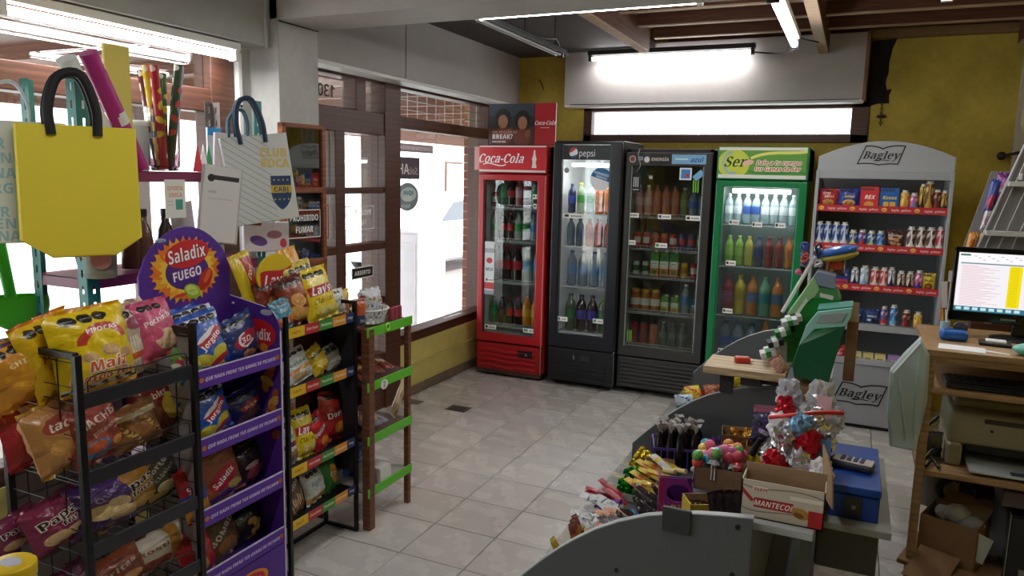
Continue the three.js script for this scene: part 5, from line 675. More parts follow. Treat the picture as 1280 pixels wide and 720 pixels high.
// ---- black crisp rack with coloured shelf strips
{
  const z0 = -2.30, z1 = -2.757, xf = XR0, xb = -2.22, t = thing('crisp_rack', 'slim black crisp rack with red yellow green shelf strips', 'rack', [0, 0, 0]);
  for (const [x, z] of [[xf, z0], [xf, z1], [xb, z0], [xb, z1]]) part(t, 'post', rb(x - 0.009, x + 0.009, 0, 1.12, z - 0.009, z + 0.009, 0.003), M.blackMetal);
  part(t, 'base_frame', [rb(xb, xf, 0, 0.016, z1 - 0.008, z1 + 0.008, 0.003), rb(xb - 0.008, xb + 0.008, 0, 0.016, z1, z0, 0.003), rb(xb, xf, 0, 0.016, z0 - 0.008, z0 + 0.008, 0.003)], M.blackMetal);
  part(t, 'top_rail', rb(xb, xf, 1.104, 1.12, z1 - 0.008, z1 + 0.008, 0.003), M.blackMetal);
  part(t, 'side_panel', bx(xb + 0.01, xf - 0.01, 0.30, 1.02, z1 + 0.002, z1 + 0.006), mat([30, 32, 44], 0.5), 'navy side panel');
  for (const [a, b] of [[z1 + 0.006, -2.56], [-2.50, -2.42], [-2.40, -2.31]]) part(t, 'back_slat', metric(bx(xb - 0.012, xb - 0.004, 0.10, 1.03, a, b)), M.brown, 'dark brown back board');
  const st = print(512, 64, (g) => { const c = ['#e0bc24', '#b82a32', '#3a8a36', '#d8902c', '#24386c'], w = [124, 108, 104, 108, 68]; let x = 0; c.forEach((k, i) => { fill(g, k, x, 0, w[i], 64); text(g, ["Lay's", 'Doritos', 'Twistos', 'Cheetos', 'Pep'][i], x + w[i] / 2, 32, 24, i ? '#e8e0cc' : '#a82a24', { style: 'bold italic' }); x += w[i]; }); }, 0.45);
  for (const y of [1.075, 0.825, 0.482, 0.247]) { const s = part(t, 'shelf', bx(xb, xf, y - 0.034, y - 0.026, z1, z0), M.blackMetal); part(s, 'colour_strip', bx(xf, xf + 0.004, y - 0.05, y - 0.006, z1 + 0.01, z0 - 0.002), [st, M.black, M.black, M.black, M.black, M.black], 'strip of yellow red green and orange brand squares'); }
  const K = 'on the slim black crisp rack';
  const hd = part(t, 'round_sign', new THREE.CylinderGeometry(0.088, 0.088, 0.006, 32).scale(1.0, 1, 1.25).rotateX(0).rotateZ(-Math.PI / 2).translate(-2.205, 1.265, -2.43), plain('#e6c51e'), 'round yellow sign');
  part(hd, 'sign_print', new THREE.PlaneGeometry(0.20, 0.15).rotateY(Math.PI / 2).translate(-2.2005, 1.245, -2.43), sticker(200, 150, (g) => { g.fillStyle = '#c02630'; g.beginPath(); g.moveTo(8, 40); g.bezierCurveTo(60, 20, 130, 60, 194, 22); g.lineTo(188, 110); g.bezierCurveTo(130, 140, 60, 110, 12, 132); g.fill(); text(g, "Lay's", 100, 80, 72, '#fff', { style: 'italic bold', sx: 0.9 }); }, false)); part(t, 'sign_stem', rod([-2.212, 1.05, -2.43], [-2.212, 1.2, -2.43], 0.006), M.blackMetal);
  rackBag('narrow yellow bag behind the round yellow sign on the slim black rack', bagPrint('#dcc022', (g) => { fill(g, '#b4282e', 90, 20, 100, 90); fill(g, '#3a9a3c', 90, 120, 90, 40); text(g, 'Dori', 130, 70, 36, '#fff', { rot: -0.6 }); }, { warn: 0 }), 322, 346, 312, 372, -2.19, { d: 0.03, y: 1.05 });
  rackBag('small orange bag peeking above the crisps on the slim black rack', bagPrint('#e0a024', (g) => { swirl(g, '#c86c1c', 96, 110, 34, 8); text(g, 'Chee', 96, 114, 34, '#7a3a14'); }, { warn: 0 }), 383, 403, 306, 380, -2.19, { d: 0.04, y: 1.05 });
  const rust = bagPrint('#8a3422', (g) => { fill(g, '#5a1f16', 0, 0, 192, 50); chips(g, '#d8a054', [[100, 130, 50, 34], [80, 190, 54, 36], [130, 210, 44, 30]]); oval(g, '#a8602c', 150, 90, 34, 24); }, { warn: 3 });
  rackBag('rust coloured crisp bag below the round yellow sign', rust, 335, 366, 350, 402, -2.15, { d: 0.06, y: 1.052 }); rackBag('tall rust and gold crisp bag at the front of the slim black rack', rust, 362, 396, 344, 410, -2.09, { d: 0.07, y: 1.052 });
  const lays = bagPrint('#e8cc1e', (g) => { oval(g, '#f2e06c', 96, 60, 50, 34); g.fillStyle = '#b8262e'; g.fillRect(20, 90, 152, 44); text(g, "Lay's", 96, 112, 54, '#fff', { style: 'italic bold' }); text(g, 'Clásicas', 96, 162, 34, '#7a6410', { style: 'italic bold' }); chips(g, '#f0dc7c', [[80, 214, 40, 24], [130, 210, 34, 22]]); }, { warn: 4 });
  rackBag('tall bright yellow crisp bag on the top of the slim black rack', lays, 392, 428, 334, 400, -2.07, { d: 0.08, y: 1.052, lean: 0.1 }); rackBag('yellow striped bag behind the tall yellow crisp bag', bagPrint('#d8c24c', (g) => { warn(g, 30, 60, 20, 4); text(g, 'ondas', 96, 130, 40, '#3a3a2a'); }, { warn: 4 }), 374, 408, 326, 384, -2.15, { d: 0.06, y: 1.052 });
  rackBag('teal blue bag low beside the purple display on the slim black rack', bagPrint('#4a93b0', (g) => { text(g, 'Bun', 96, 90, 44, '#e6f0f2'); fill(g, '#d8742c', 0, 150, 192, 70); text(g, '29', 96, 190, 54, '#e8e8e8'); }, { warn: 4 }), 347, 376, 374, 414, -2.065, { d: 0.04, y: 1.052 }); rackBag('small white bag at the end of the top shelf of the slim black rack', bagPrint('#d8d8d4', (g) => { text(g, 'Krach', 96, 110, 44, '#44506a', { rot: -0.4 }); }, { warn: 3 }), 420, 436, 362, 398, -2.1, { d: 0.04, y: 1.052 });
  rackBag('white and orange bag lying on the second shelf of the slim black rack', bagPrint('#d8dcd8', (g) => { text(g, 'Tostada', 96, 110, 40, '#44705c'); fill(g, '#d89040', 0, 150, 192, 26); chips(g, '#c8a878', [[80, 210, 50, 26]]); }, { warn: 4 }), 361, 404, 437, 478, -2.09, { d: 0.06, y: 0.80, tilt: -0.5 }); rackBag('crumpled yellow bag on the second shelf of the slim black rack', bagPrint('#d8b820', (g) => { fill(g, '#3a2c10', 20, 60, 140, 20); chips(g, '#ecd468', [[96, 170, 60, 40]]); }, { warn: 0 }), 396, 420, 432, 466, -2.1, { d: 0.06, y: 0.80, tilt: -0.4 }); rackBag('grey white bag with dark seals on the second shelf of the slim black rack', bagPrint('#b8b8b4', (g) => { warn(g, 30, 60, 22, 4); text(g, '4.5', 110, 170, 60, '#e8e8e8', { stroke: '#444' }); }, { warn: 4 }), 414, 443, 428, 460, -2.11, { d: 0.05, y: 0.80, tilt: -0.3 });
  rackBag('white bag with a plum band on the third shelf of the slim black rack', bagPrint('#d4d8d2', (g) => { text(g, 'Kellos', 96, 100, 40, '#6a9a7c'); fill(g, '#8a2c4c', 0, 130, 192, 26); chips(g, '#a87a54', [[70, 200, 40, 26], [130, 200, 38, 26]]); }, { warn: 3 }), 360, 380, 524, 582, -2.075, { d: 0.06, y: 0.455 }); rackBag('small yellow crisp bag on the third shelf of the slim black rack', lays, 376, 402, 512, 572, -2.08, { d: 0.06, y: 0.455 });
  const dor = bagPrint('#b01e28', (g) => { oval(g, '#d83a30', 60, 60, 50, 20, 0.4); text(g, 'Doritos', 96, 120, 42, '#f4e8e4', { stroke: '#3a0c10', lw: 6, rot: -0.15 }); chips(g, '#e09030', [[110, 200, 50, 34]]); }, { warn: 3 });
  rackBag('small red corn chip bag beside the yellow bag on the third shelf', dor, 398, 420, 516, 562, -2.075, { d: 0.05, y: 0.455 }); rackBag('large red corn chip bag on the third shelf of the slim black rack', dor, 407, 444, 490, 552, -2.11, { d: 0.07, y: 0.455, lean: -0.12 });
  rackBag('brown bag of sticks on the lowest shelf of the slim black rack', bagPrint('#6a4a34', (g) => { text(g, 'Palitos', 90, 80, 48, '#e8e0d0', { rot: -0.2 }); g.strokeStyle = '#d8b888'; g.lineWidth = 9; for (let k = 0; k < 10; k++) { g.beginPath(); g.moveTo(10 + k * 18, 130 + (k % 3) * 14); g.lineTo(40 + k * 14, 236); g.stroke(); } oval(g, '#b8343c', 150, 220, 30, 24); }, { warn: 3 }), 359, 390, 592, 650, -2.075, { d: 0.06, y: 0.22 }); rackBag('white and sky blue bag on the lowest shelf of the slim black rack', bagPrint('#d8dcd8', (g) => { text(g, 'light', 96, 110, 50, '#5a9ab0'); fill(g, '#d8a048', 0, 200, 192, 30); }, { warn: 3 }), 387, 414, 586, 630, -2.09, { d: 0.06, y: 0.22 }); rackBag('green cheese puff bag on the lowest shelf of the slim black rack', bagPrint('#2c7a34', (g) => { oval(g, '#d89a2c', 110, 140, 40, 70); text(g, 'Chi', 110, 140, 54, '#f0e0b0', { stroke: '#7a2c14' }); }, { warn: 2 }), 408, 432, 570, 618, -2.1, { d: 0.06, y: 0.22 });
}
// ---- wooden shelf with green strips
{
  const t = thing('wooden_shelf_unit', 'brown wooden shelf unit with bright green price strips by the door', 'shelf', [0, 0, 0]), w = M.brown, z0 = -2.785, z1 = -3.15, xf = -1.985, xb = -2.30, ps = wood([100, 60, 40], [134, 84, 58], 0.5);
  for (const [x, z, a, m] of [[xf - 0.015, z0 - 0.018, 0.022, ps], [xf - 0.012, z1 + 0.012, 0.014, ps], [xb + 0.015, z0 - 0.018, 0.02, w], [xb + 0.015, z1 + 0.014, 0.02, w]]) part(t, 'post', metric(rb(x - a, x + a, 0, 0.985, z - a, z + a, 0.004)), m);
  part(t, 'back_board', metric(bx(xb, xb + 0.008, 0.22, 0.97, z1, z1 + 0.27)), w);
  const green = mat([98, 190, 44], 0.45);
  [0.985, 0.725, 0.465, 0.205].forEach((y, i) => { const s = part(t, 'shelf', metric(rb(xb, xf, y - 0.02, y - 0.004, z1, z0, 0.003)), i === 3 ? mat([170, 164, 160], 0.5) : w); part(s, 'green_strip', rb(xf, xf + 0.006, y - 0.038, y + 0.008, z1 - 0.005, z0 + 0.015, 0.002), green, 'bright green price strip'); part(t, 'rear_rail', metric(rb(xb + 0.02, xb + 0.035, y - 0.02, y + 0.03, z1, z0, 0.003)), w); });
  part(t, 'price_badge', new THREE.CylinderGeometry(0.024, 0.024, 0.003, 20).scale(1, 1, 1.25).rotateZ(-Math.PI / 2).translate(xf + 0.009, 0.70, -2.90), [M.white, print(64, 64, (g) => { fill(g, '#e6e6e2', 0, 0, 64, 64); text(g, '$10', 32, 32, 26, '#333', { rot: -1.57 }); }), M.white], 'white oval price badge'); part(t, 'price_badge', new THREE.TorusGeometry(0.016, 0.004, 6, 16).rotateY(Math.PI / 2).translate(xf + 0.009, 0.975, -2.93), plain('#b4ec6a'));
  // goods on it
  const b = thing('sweet_basket', 'white plastic lattice basket of sweets on top of the wooden shelf', 'basket', [-2.08, 0.985, -2.93]); { const g = []; for (let k = 0; k < 18; k++) { const a = k / 18 * 6.283, c = (k + 1.6) / 18 * 6.283, P = (q, r, y) => [Math.cos(q) * r * 0.85, y, Math.sin(q) * r]; g.push(rod(P(a, 0.075, 0.004), P(c, 0.10, 0.07), 0.003, 5), rod(P(c, 0.075, 0.004), P(a, 0.10, 0.07), 0.003, 5)); } part(b, 'lattice', g, M.white); part(b, 'rim', new THREE.TorusGeometry(0.10, 0.005, 6, 28).rotateX(Math.PI / 2).scale(0.85, 1, 1).translate(0, 0.07, 0), M.white); part(b, 'base', new THREE.CylinderGeometry(0.078, 0.072, 0.006, 24).scale(0.85, 1, 1).translate(0, 0.003, 0), M.white); }
  bag('clear bag of coloured sweets in the white lattice basket', bagPrint('#c8ccd2', (g) => { for (let k = 0; k < 26; k++) oval(g, ['#c84c6c', '#4a7cc0', '#d8c84c', '#e8e4e8', '#6ab08c'][k % 5], (k * 53) % 192, 60 + (k * 77) % 180, 16, 10, k); }, { warn: 0, rough: 0.2 }), [-2.10, 1.0, -2.96], 0.16, 0.15, 0.08, { turn: Math.PI / 2 });
  bag('yellow and orange bag behind the white lattice basket', bagPrint('#d8b84c', (g) => { oval(g, '#c86a34', 96, 130, 60, 50); }, { warn: 0 }), [-2.20, 0.985, -2.86], 0.12, 0.16, 0.05, { turn: Math.PI / 2 }); bag('orange and navy bag at the near end of the wooden shelf top', bagPrint('#c85a2c', (g) => { fill(g, '#24386c', 0, 140, 192, 120); text(g, 'Pep', 96, 196, 50, '#c8d4e8'); }, { warn: 0 }), [-2.05, 0.985, -2.815], 0.07, 0.13, 0.03, { turn: Math.PI / 2 });
  for (let k = 0; k < 3; k++) single('sweet_roll', 'small dark pink sweet roll standing beside the lattice basket', 'sweets', rod([-2.03, 0.985, -3.04 - k * 0.035], [-2.03, 1.045, -3.04 - k * 0.035], 0.014, 12), plain('#a8485c'), 'pink rolls on the wooden shelf');
  for (let k = 0; k < 7; k++) { const q = bag('red and gold chocolate bar laid in a row on the second wooden shelf', stockOf.get('cb') ?? (stockOf.set('cb', bagPrint('#8a3a24', (g) => { fill(g, '#c8a050', 0, 90, 192, 60); text(g, 'Bon', 96, 120, 44, '#f0e4c8'); }, { warn: 0 })), stockOf.get('cb')), [-2.04, 0.727 + 0.01 * (k % 2), -2.83 - k * 0.042], 0.04, 0.15, 0.02, { turn: Math.PI / 2, tilt: -1.25, group: 'chocolate bars on the second wooden shelf', name: 'chocolate_bar', category: 'chocolate' }); }
  bag('clear bag hanging open on the second wooden shelf', bagPrint('#c4c0c8', (g) => { fill(g, '#d8d4dc', 0, 60, 192, 80); }, { warn: 0, rough: 0.2 }), [-2.22, 0.73, -2.92], 0.16, 0.14, 0.06, { turn: Math.PI / 2 });
  bag('long beige nougat pack sloping across the third wooden shelf', bagPrint('#c8a878', (g) => { text(g, 'turrón', 96, 120, 40, '#7a5434'); }, { warn: 0 }), [-2.05, 0.475, -3.08], 0.05, 0.24, 0.03, { turn: Math.PI / 2, lean: -0.9, tilt: -0.3 }); bag('teal and white pack on the third wooden shelf', bagPrint('#7ab0a8', (g) => { fill(g, '#dfe4e0', 0, 100, 192, 70); }, { warn: 0 }), [-2.14, 0.468, -2.87], 0.13, 0.12, 0.05, { turn: Math.PI / 2, tilt: -0.3 }); bag('grey and amber pack lying flat on the third wooden shelf', bagPrint('#6a6470', (g) => { oval(g, '#b88a44', 96, 130, 60, 70); }, { warn: 0 }), [-2.02, 0.482, -2.93], 0.17, 0.15, 0.03, { turn: Math.PI / 2, tilt: -1.4 });
  pack('white_carton', 'small white carton on the lowest wooden shelf', plain('#e2e0da'), plain('#d8d6d0'), [-2.06, 0.203, -2.93], 0.09, 0.07, 0.14, Math.PI / 2); bag('royal blue bag of sweets beside the white carton on the lowest wooden shelf', bagPrint('#1f58b0', (g) => { text(g, 'azúcar', 96, 120, 40, '#e8eef4', { rot: -0.5 }); }, { warn: 0 }), [-2.17, 0.203, -2.89], 0.15, 0.17, 0.07, { turn: Math.PI / 2, lean: -0.4 });
}

// ================================================================ teal and plum shelving in the window
{
  const t = thing('slotted_shelving', 'teal slotted angle shelving with plum metal shelves in front of the window', 'shelf', [0, 0, 0]), xf = -2.50, xb = -2.80, z0 = -1.79, z1 = -2.69;
  const flange = (() => { const s = new THREE.Shape([[0, 0], [0.048, 0], [0.048, 2.01], [0, 2.01]].map(([x, y]) => new THREE.Vector2(x, y))); for (let k = 0; k < 33; k++) { const y = 0.04 + k * 0.06, h = new THREE.Path([[0.019, y], [0.019, y + 0.028], [0.029, y + 0.028], [0.029, y]].map(([x, q]) => new THREE.Vector2(x, q))); s.holes.push(h); } return new THREE.ExtrudeGeometry(s, { depth: 0.002, bevelEnabled: false }); })();
  for (const [x, z, sx, sz, m] of [[xf, z0, -1, -1, M.teal], [xf, z1, -1, 1, M.teal], [xb, z0, 1, -1, M.teal], [xb, z1, 1, 1, mat([110, 104, 100], 0.5)]]) {
    const a = flange.clone().translate(sx > 0 ? 0 : -0.048, 0, 0).translate(x, 0, z), b = flange.clone().rotateY(Math.PI / 2).translate(0, 0, sz > 0 ? 0.048 : 0).translate(x, 0, z); part(t, 'upright', [a, b], m);
  }
  for (const y of [1.685, 1.295, 0.90, 0.50, 0.12]) part(t, 'shelf', [bx(xb, xf, y - 0.003, y, z1, z0), bx(xf - 0.002, xf, y - 0.04, y, z1, z0), bx(xb, xb + 0.002, y - 0.04, y, z1, z0), bx(xb, xf, y - 0.04, y, z0 - 0.002, z0), bx(xb, xf, y - 0.04, y, z1, z1 + 0.002)], M.plum);
  part(t, 'shelf_tag', bx(xf + 0.001, xf + 0.003, 1.50, 1.655, -2.24, -2.14), [print(96, 128, (g) => { fill(g, '#e6e8e4', 0, 0, 96, 128); text(g, 'OFERTA', 48, 28, 20, '#d8906c'); text(g, 'ÚNICA', 48, 50, 20, '#d8906c'); fill(g, '#4aa498', 48, 66, 34, 34); fill(g, '#c8ccc8', 12, 70, 26, 4); fill(g, '#c8ccc8', 12, 82, 26, 4); }), M.white, M.white, M.white, M.white, M.white], 'small white price tag');
  const S1 = 1.687, S2 = 1.297;
  // rolls and sheets of paper on the top shelf
  single('magenta_paper_roll', 'magenta gift wrap roll with a white band leaning on the top plum shelf', 'paper roll', [rod([-2.58, S1 + 0.012, -2.10], [-2.52, 2.10, -1.86], 0.032, 20)], mat([178, 42, 130], 0.45));
  part(scene.children[scene.children.length - 1], 'paper_band', rod([-2.556, S1 + 0.176, -2.004], [-2.550, S1 + 0.217, -1.980], 0.0335, 20), M.white, 'white paper band');
  single('white_paper_roll', 'plain white paper roll leaning beside the magenta roll', 'paper roll', rod([-2.60, S1 + 0.012, -2.03], [-2.54, 2.07, -1.79], 0.034, 20), mat([226, 228, 224], 0.8));
  single('yellow_foam_sheet', 'upright yellow foam sheet standing on the top plum shelf', 'foam sheet', rb(-2.60, -2.585, S1, onX(140, 56, -2.6).y, onX(158, 56, -2.6).z, onX(126, 56, -2.6).z, 0.004), mat([222, 208, 104], 0.7));
  const v = thing('glass_vase', 'tall clear glass vase holding gift wrap rolls on the top plum shelf', 'vase', [-2.62, S1, -2.25]);
  part(v, 'glass', lathe([[0, 0], [0.055, 0.002], [0.06, 0.02], [0.068, 0.23], [0.072, 0.26], [0.068, 0.26], [0.064, 0.23], [0.056, 0.022], [0, 0.012]], 20), new THREE.MeshPhysicalMaterial({ color: 0xffffff, roughness: 0.02, transmission: 1, thickness: 0.01, ior: 1.5 }));
  [[-0.03, -0.02, '#3c6a3c', '#d8b83c'], [0.0, 0.03, '#d8b82c', '#2c3c6c'], [0.02, -0.03, '#2c4a34', '#c83c3c'], [-0.02, 0.03, '#6a2434', '#c8c0b0'], [0.03, 0.03, '#b83040', '#e0c040'], [0.0, -0.045, '#b8bcc0', '#4a6a8c'], [-0.035, 0.0, '#1e3c30', '#c8a048']].forEach(([dx, dz, a, b], i) => {
    const m = print(64, 256, (g) => { fill(g, a, 0, 0, 64, 256); for (let k = 0; k < 14; k++) oval(g, k % 2 ? b : '#e8e4dc', (k * 29) % 64, 9 + k * 18, 12, 8, k); }, 0.25);
    single('gift_wrap_roll', ['green and gold gift wrap roll in the glass vase', 'yellow and navy gift wrap roll in the glass vase', 'dark green and red gift wrap roll in the glass vase', 'maroon gift wrap roll in the glass vase', 'red and yellow gift wrap roll in the glass vase', 'silver blue gift wrap roll in the glass vase', 'bottle green and brass gift wrap roll in the glass vase'][i], 'paper roll', rod([-2.62 + dx * 0.6, S1 + 0.016, -2.25 + dz * 0.6], [-2.62 + dx * 1.4, S1 + 0.40 + (i % 3) * 0.018, -2.25 + dz * 2.2], 0.018, 12), m);
  });
  { const j = thing('plastic_tub', 'squat translucent plastic tub behind the glass vase', 'tub', [-2.71, S1, -2.16]); part(j, 'tub', lathe([[0, 0], [0.07, 0.002], [0.085, 0.18], [0.08, 0.18], [0.066, 0.006], [0, 0.006]], 20), mat([220, 222, 222], 0.3, { transmission: 0.6, thickness: 0 })); part(j, 'lid', lathe([[0, 0.2], [0.09, 0.2], [0.092, 0.18], [0.086, 0.178]], 20), mat([226, 228, 228], 0.3, { transmission: 0.4, thickness: 0 })); }
  const pn = thing('pennant_string', 'red white and green pennants standing at the end of the top plum shelf', 'pennants', [-2.64, S1, -2.47]); [['#c83a44', 0.03], ['#f0f0ee', -0.005], ['#3f9a5c', -0.04]].forEach(([c, dz]) => part(pn, 'pennant', poly([[-0.028, 0.0], [0.028, 0.0], [0, 0.12]], 0.002).rotateY(Math.PI / 2).translate(dz * 0.1, 0, dz), plain(c)));
  single('blue_topped_sachet', 'clear sachet with a blue header standing by the grey upright', 'sachet', [rb(-2.70, -2.69, S1, S1 + 0.2, -2.63, -2.55, 0.003)], mat([206, 214, 220], 0.3)); part(scene.children[scene.children.length - 1], 'header_card', rb(-2.689, -2.686, S1 + 0.165, S1 + 0.2, -2.63, -2.55, 0.001), plain('#2f9ad8'), 'blue header card');
  // middle shelf goods
  const pot = thing('clay_pot', 'small brick red clay pot on the middle plum shelf', 'pot', [-2.62, S2, -1.90]); part(pot, 'body', lathe([[0, 0], [0.045, 0], [0.06, 0.08], [0.055, 0.08], [0.042, 0.008], [0, 0.008]], 20), mat([128, 44, 44], 0.6)); part(pot, 'rim', lathe([[0.056, 0.075], [0.066, 0.076], [0.066, 0.1], [0.056, 0.1]], 20), mat([134, 48, 46], 0.6));
  const tin = thing('picture_tin', 'floral tin with a pink round picture hung on the teal upright', 'tin', [-2.475, 1.30, -1.83]); part(tin, 'body', new THREE.CylinderGeometry(0.055, 0.05, 0.13, 22).translate(0, 0.065, 0), plaster([150, 150, 134], 28)); part(tin, 'rim', new THREE.TorusGeometry(0.055, 0.004, 6, 24).rotateX(Math.PI / 2).translate(0, 0.13, 0), M.white); part(tin, 'picture', new THREE.CylinderGeometry(0.034, 0.034, 0.006, 20).rotateX(Math.PI / 2).rotateY(0.9).translate(0.044, 0.07, 0.032), plain('#c88a98'), 'pink round picture');
  [['#4a2c22', 0], ['#6a4a3c', 1], ['#3a2420', 2]].forEach(([c, k]) => { const b = thing('sauce_bottle', ['dark brown bottle with a black cap behind the yellow bag', 'chestnut brown squat bottle behind the yellow bag', 'near black slim bottle behind the yellow bag'][k], 'bottle', [-2.62 - 0.03 * (k % 2), S2, -2.07 - k * 0.085]); part(b, 'body', lathe([[0, 0], [0.036, 0.002], [0.038, 0.1], [0.03, 0.15], [0.016, 0.18], [0.015, 0.21], [0, 0.21]], 16), plain(c, 0.15)); part(b, 'cap', rod([0, 0.205, 0], [0, 0.235, 0], 0.018, 14), M.black); });
  single('torn_paper', 'curved grey paper label roll standing on the middle plum shelf', 'paper', (() => { const g = new THREE.CylinderGeometry(0.11, 0.11, 0.24, 12, 1, true, 0.9, 1.0); return merge([g, g.clone().scale(0.98, 1, 0.98)]).rotateX(0.12).translate(-2.68, S2 + 0.145, -2.32); })(), mat([198, 188, 188], 0.8, { side: THREE.DoubleSide }));
  const qr = thing('payment_board', 'leaning white payment card board clipped under the top plum shelf', 'board', [-2.46, 1.41, -2.365]); qr.rotation.set(0.0, 1.1, -0.12); part(qr, 'board', rb(-0.075, 0.075, -0.02, 0.30, -0.004, 0.004, 0.002), faceBox(print(160, 300, (g) => { fill(g, '#e6e6ea', 0, 0, 160, 300); fill(g, '#3a3a40', 30, 34, 124, 18); oval(g, '#34343a', 30, 46, 16, 15); fill(g, '#c6c6cc', 22, 96, 36, 8); fill(g, '#d2d2d8', 22, 124, 110, 5); }), M.white)); part(qr, 'clear_sleeve', rb(-0.085, 0.085, -0.025, 0.305, -0.006, -0.0045, 0.001), mat([200, 200, 206], 0.2));
  for (const [x, z, l, c] of [[-2.66, -1.95, 'grey lidded bin on the low plum shelf behind the yellow corn bags', [150, 140, 140]], [-2.66, -2.28, 'beige lidded bin on the low plum shelf behind the pink bag', [176, 160, 150]]]) { const b = thing('storage_bin', l, 'bin', [x, 0.902, z]); part(b, 'tub', rb(-0.11, 0.11, 0, 0.22, -0.13, 0.13, 0.02, 2), mat(c, 0.5)); part(b, 'lid', rb(-0.12, 0.12, 0.22, 0.245, -0.14, 0.14, 0.01, 2), mat(c.map((q) => q + 10), 0.5)); }
  // green toy spade hanging at the outer corner
  const sp = thing('green_toy_spade', 'bright green plastic toy spade hanging at the outer shelf corner', 'toy', [-2.86, 1.02, -1.76]); sp.rotation.y = 0.95; part(sp, 'handle', rod([-0.02, 0.18, 0], [-0.06, 0.50, 0], 0.02, 12, 0.026), mat([58, 176, 36], 0.35)); part(sp, 'blade', new THREE.SphereGeometry(0.11, 18, 12, 0, 6.3, 1.3, 1.8).scale(0.95, 1.0, 0.4).translate(0, 0.16, 0), mat([70, 190, 40], 0.35, { side: THREE.DoubleSide })); part(sp, 'grip', new THREE.TorusGeometry(0.05, 0.016, 8, 18).translate(-0.065, 0.55, 0), mat([58, 176, 36], 0.35));
}
// ---- gift bags hanging from the uprights
function giftBag(label, p, turn, w, h, d, front, side, strap, o = {}) {
  const t = thing('gift_bag', label, 'bag', p, turn), c = o.cut ?? 0; t.rotation.z = o.lean ?? 0;
  const s = poly(c ? [[-w / 2 + c, 0], [w / 2 - c, 0], [w / 2, c * 0.7], [w / 2 - 0.004, h], [-w / 2 + 0.004, h], [-w / 2, c * 0.7]] : [[-w / 2, 0], [w / 2, 0], [w / 2, h], [-w / 2, h]], d, 0.003).translate(0, 0, -d); part(t, 'body', s, side);
  const fp = poly(c ? [[-w / 2 + c, 0.002], [w / 2 - c, 0.002], [w / 2, c * 0.7], [w / 2 - 0.004, h], [-w / 2 + 0.004, h], [-w / 2, c * 0.7]] : [[-w / 2, 0], [w / 2, 0], [w / 2, h], [-w / 2, h]], 0.002).translate(0, 0, 0.003); const q = fp.attributes.position, u = fp.attributes.uv; for (let i = 0; i < q.count; i++) u.setXY(i, q.getX(i) / w + 0.5, q.getY(i) / h); part(t, 'front_panel', fp, front);
  for (const z of [0.004, -d]) part(t, 'handle', merge([[-1, 1]].map(() => tube([[-w * 0.22, h - 0.03, z], [-w * 0.23, h + 0.06, z - 0.002], [-w * 0.12, h + o.loop, z - 0.012], [w * 0.04, h + o.loop + 0.01, z - 0.012], [w * 0.16, h + 0.06, z - 0.002], [w * 0.16, h - 0.03, z]], o.strapR ?? 0.008, 30, 6).scale(1, 1, 1))), strap);
  return t;
}
